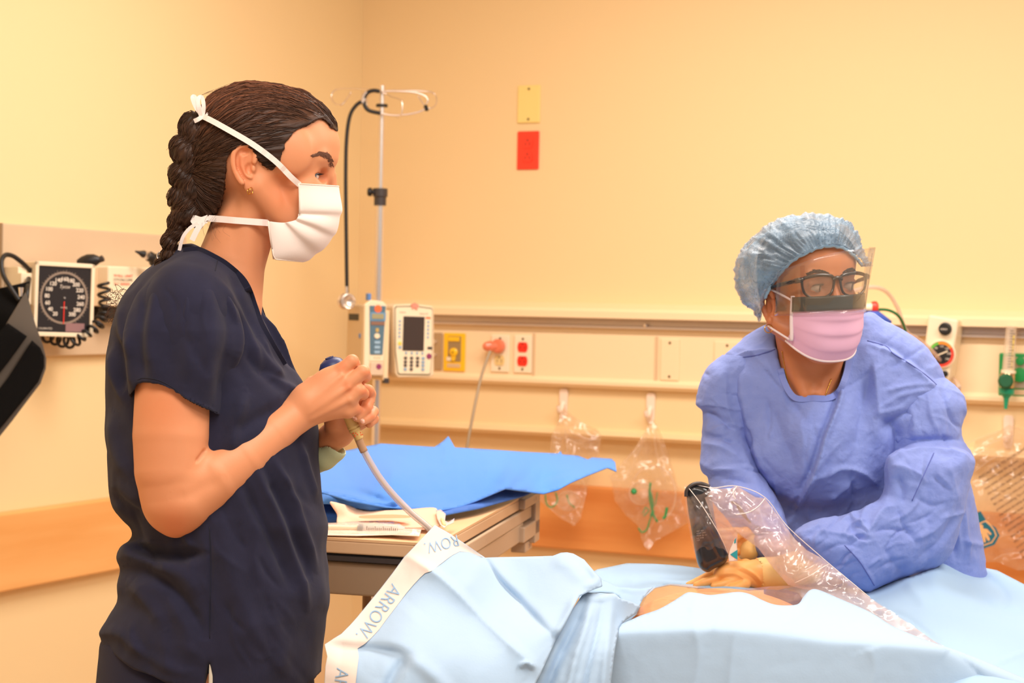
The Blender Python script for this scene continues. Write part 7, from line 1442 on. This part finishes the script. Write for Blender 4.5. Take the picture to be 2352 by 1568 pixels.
ad = thing('printed_drape', P(990, 1560, 2.2), 'light blue drape with white border lettered ARROW, lifted corner nearest the standing woman', 'drape')
AS.make('drape', m_dr, ad, solid=.0015)
m_band = mat('drape_border', (222, 208, 198), .75, bump=[(300, .15, .0006)])
bd = [(998, 1206), (1012, 1214), (1031, 1225), (1063, 1246), (1090, 1264), (1112, 1280), (1100, 1277), (1078, 1268), (1056, 1266), (1040, 1274), (1027, 1283), (991, 1311), (976, 1316), (965, 1326), (950, 1342), (933, 1362), (912, 1390), (889, 1420), (870, 1446), (853, 1464), (838, 1478), (821, 1489), (824, 1507), (820, 1540), (817, 1568), (812, 1700), (742, 1700), (746, 1568), (748, 1530), (752, 1507), (746, 1480), (764, 1468), (784, 1456), (804, 1436), (821, 1417), (848, 1384), (875, 1351), (902, 1316), (929, 1279), (936, 1272), (984, 1221)]
bn = Sheet(bd, [], DD, step=5, curve=False, depthf=lambda q: AS.depth(q)-5.0); band = bn.make('printed_border', m_band, ad)
m_ar = mat('print_pale_blue', (138, 172, 204), .75)
def arrow(s_, x0, y0, ang, size, adv=1.0, bend=0):
    c_, n_ = math.cos(math.radians(ang)), math.sin(math.radians(ang))
    def fn(x, y):
        x *= adv; X = x0+x*c_+y*n_; Y = y0+x*n_-y*c_; X += bend*x*x*n_; Y -= bend*x*x*c_
        return AS.at(X, Y, -7.5)
    text('lettering', s_, fn, m_ar, band, size, align='LEFT', off=-.4, sub=2)
arrow('ARROW.', 911, 1345, 125.5, 43, .86); arrow('ROW.', 1054, 1238, 166, 38, .80); arrow('ARROW.', 786, 1534, 100, 43, .86)
# ---- dark device in a clear sheath, held over the patient
DV = 2.80
dv = thing('handheld_device', P(1630, 1300, DV), 'black handheld device standing upright inside the clear sheath, held by the woman in blue', 'device')
def V3(v): return Pn(v, DV)
s = SDF((1560, 1095, -60), (1705, 1330, 60), 2)
s.pillow([(p.x, p.y) for p in spl([(1577, 1128), (1586, 1114), (1606, 1110), (1626, 1116), (1634, 1128), (1640, 1180), (1652, 1228), (1668, 1256), (1674, 1278), (1664, 1294), (1640, 1306), (1625, 1314), (1606, 1302), (1597, 1272), (1590, 1230), (1580, 1170)], 3, True)], 20, 1.3, 0, 3)
v, Q = s.nets(); v = smooth(v, Q, 2); N = normals(v, Q)
for c_ in [([(1582, 1130), (1610, 1190), (1640, 1250), (1655, 1280)], 5, 4), ([(1590, 1124), (1620, 1180), (1650, 1240)], 6, -5)]: v = crease(v, N, *c_)
td = bvh(v, Q); obj('body', V3(v), Q.tolist(), mat('device_black', (30, 32, 36), .3, coat=.4, bump=[(40, .3, .004)]), dv, smooth=True)
for k, s_ in enumerate(('REF 500', 'KEEP DRY', 'Made for clinical', 'use only', '12V')):
    h = td.ray_cast(Vector((1612, 1222+k*5, -200)), Vector((0, 0, 1))); zz_ = (h[0].z if h[0] is not None else -25)-1.5
    text('fine_print', s_, lambda x, y, k=k, zz_=zz_: Vector(V3([(1600+x*.98+y*.1, 1220+k*5.2-y-x*.12, zz_)])[0]), mat('print_grey', (170, 160, 150), .6), dv, 5, align='LEFT')
rim = [P(x, y, DV-.012) for x, y in [(p.x, p.y) for p in spl([(1576, 1140), (1578, 1124), (1592, 1112), (1610, 1110), (1630, 1117)], 5)]]
mk(MB().tube(rim, .003, n=7), 'rim', mat('device_rim', (70, 62, 58), .3), dv, smooth=True)
lb = Sheet([(1690, 1234), (1693, 1260), (1694, 1288), (1674, 1289), (1673, 1275), (1678, 1258)], [], DV, step=5, curve=False, depthf=lambda q: np.full(len(q), -26.0)).make('label_card', mat('label_white', (246, 232, 218), .5), dv, solid=.001)
mtl = mat('teal_label', (36, 160, 172), .5)
for pl in ([(1677, 1273), (1694, 1262), (1694, 1285)], [(1687, 1240), (1691, 1234), (1690, 1246), (1686, 1248)]): obj('teal_mark', V3([(x, y, -29) for x, y in pl]), [(0, 1, 2)] if len(pl) == 3 else [(0, 1, 2, 3)], mtl, lb)
# the sheath
go_ = [(1572, 1114), (1590, 1109), (1618, 1109), (1636, 1119), (1655, 1121), (1678, 1121), (1692, 1114), (1712, 1126), (1736, 1140), (1757, 1142), (1770, 1160), (1786, 1181), (1808, 1208), (1826, 1236), (1853, 1261), (1888, 1280), (1904, 1298), (1924, 1311), (1944, 1327), (1972, 1350), (1998, 1372), (2050, 1404), (2099, 1437), (2132, 1462), (2170, 1484), (2150, 1484), (2120, 1474), (2065, 1452), (1998, 1412), (1940, 1384), (1897, 1364), (1860, 1354), (1835, 1352), (1810, 1344), (1790, 1322), (1774, 1303), (1758, 1280), (1741, 1259), (1718, 1242), (1694, 1226), (1694, 1284), (1674, 1291), (1650, 1302), (1625, 1317), (1604, 1304), (1592, 1262), (1582, 1210), (1574, 1150)]
gz = [(1572, 1114, 0), (1618, 1109, 0), (1600, 1290, -4), (1625, 1317, 0), (1694, 1284, -10), (1606, 1200, -52), (1640, 1240, -54), (1630, 1140, -50), (1690, 1120, -30), (1757, 1142, -30), (1720, 1190, -70), (1694, 1226, -40), (1808, 1208, -36), (1780, 1260, -100), (1741, 1259, -80), (1810, 1344, -130), (1888, 1280, -110), (1860, 1320, -170), (1940, 1330, -215), (1998, 1372, -290), (1998, 1412, -330), (2099, 1437, -400), (2065, 1452, -410), (2170, 1484, -500), (1850, 1354, -160)]
gc = [([(1580, 1118), (1610, 1180), (1650, 1230), (1690, 1250)], 7, 6), ([(1600, 1112), (1640, 1190), (1665, 1210), (1700, 1230)], 6, -5), ([(1692, 1116), (1678, 1140), (1664, 1150)], 5, 10), ([(1757, 1143), (1744, 1160), (1720, 1176), (1690, 1180)], 4, 9), ([(1744, 1160), (1735, 1190), (1716, 1206)], 4, 7), ([(1744, 1162), (1770, 1200), (1780, 1210)], 4, 7), ([(1660, 1200), (1720, 1226), (1770, 1224)], 5, 9), ([(1700, 1235), (1740, 1226), (1800, 1220)], 4, 6), ([(1780, 1180), (1790, 1210), (1810, 1250)], 4, 7), ([(1888, 1282), (1870, 1300), (1840, 1316), (1822, 1338)], 5, 12), ([(1902, 1298), (1880, 1322), (1850, 1338), (1822, 1340)], 5, 12), ([(1852, 1262), (1840, 1290), (1820, 1310)], 5, 7), ([(1944, 1328), (1930, 1350), (1900, 1362)], 5, 8), ([(1860, 1350), (1940, 1372), (2060, 1440)], 7, 9), ([(1640, 1122), (1700, 1150), (1730, 1180)], 5, 6)]
m_sth = film('sheath_film', (250, 222, 208), .05, (26, .30), .16, bumps=((22, .6, .02), (70, .3, .004)), gloss=(.05, .5))
sh_ = thing('clear_sheath', P(1800, 1300, DV-.05), 'crinkled clear plastic sheath running from the device down across the drape to a long tail', 'sheath')
Sheet(go_, gz, DV, gc, step=5, noise=[(44, 6), (18, 2.2)], curve=False).make('film', m_sth, sh_)
g2 = [(1608, 1112), (1640, 1122), (1678, 1123), (1692, 1116), (1736, 1142), (1757, 1144), (1786, 1183), (1826, 1238), (1853, 1263), (1888, 1282), (1944, 1329), (1998, 1374), (2099, 1439), (2160, 1482), (2065, 1450), (1998, 1410), (1897, 1362), (1835, 1350), (1810, 1342), (1774, 1301), (1741, 1257), (1694, 1222), (1692, 1282), (1672, 1268), (1652, 1228), (1632, 1180)]
Sheet(g2, [(a, b, c+16) for a, b, c in gz], DV, [(a, b*1.3, -c*.8) for a, b, c in gc], step=6, noise=[(36, 6), (15, 2)], curve=False).make('inner_film', film('sheath_inner', (250, 222, 212), .42, (18, .3), .25, bumps=((30, .6, .01),), gloss=(.02, .3)), sh_)
hi = [((1580, 1118), (1612, 1160), (1650, 1222), (1672, 1270)), ((1692, 1116), (1684, 1132), (1690, 1146)), ((1690, 1182), (1720, 1176), (1742, 1162), (1757, 1144)), ((1826, 1338), (1860, 1322), (1890, 1302), (1903, 1296)), ((1588, 1110), (1636, 1120), (1692, 1116), (1757, 1142), (1808, 1208), (1888, 1280), (1944, 1327), (1998, 1372))]
shz = tps(gz)
for pl in hi: mk(MB().tube([Vector(V3([(p.x, p.y, float(shz([(p.x, p.y)])[0])-12)])[0]) for p in spl(pl, 6)], .0007, n=5), 'fold_edge', mat('film_edge', (255, 240, 230), .1, alpha=.7, coat=1), sh_, smooth=True)
mk(MB().tube([P(q.x, q.y, DV-.02) for q in spl([(1680, 1152), (1694, 1160), (1704, 1176), (1716, 1192), (1724, 1200)], 5)], [.002]*6+[.0032]*8+[.002]*7, n=7), 'cable', mat('cable_grey', (92, 84, 80), .4), dv, smooth=True)
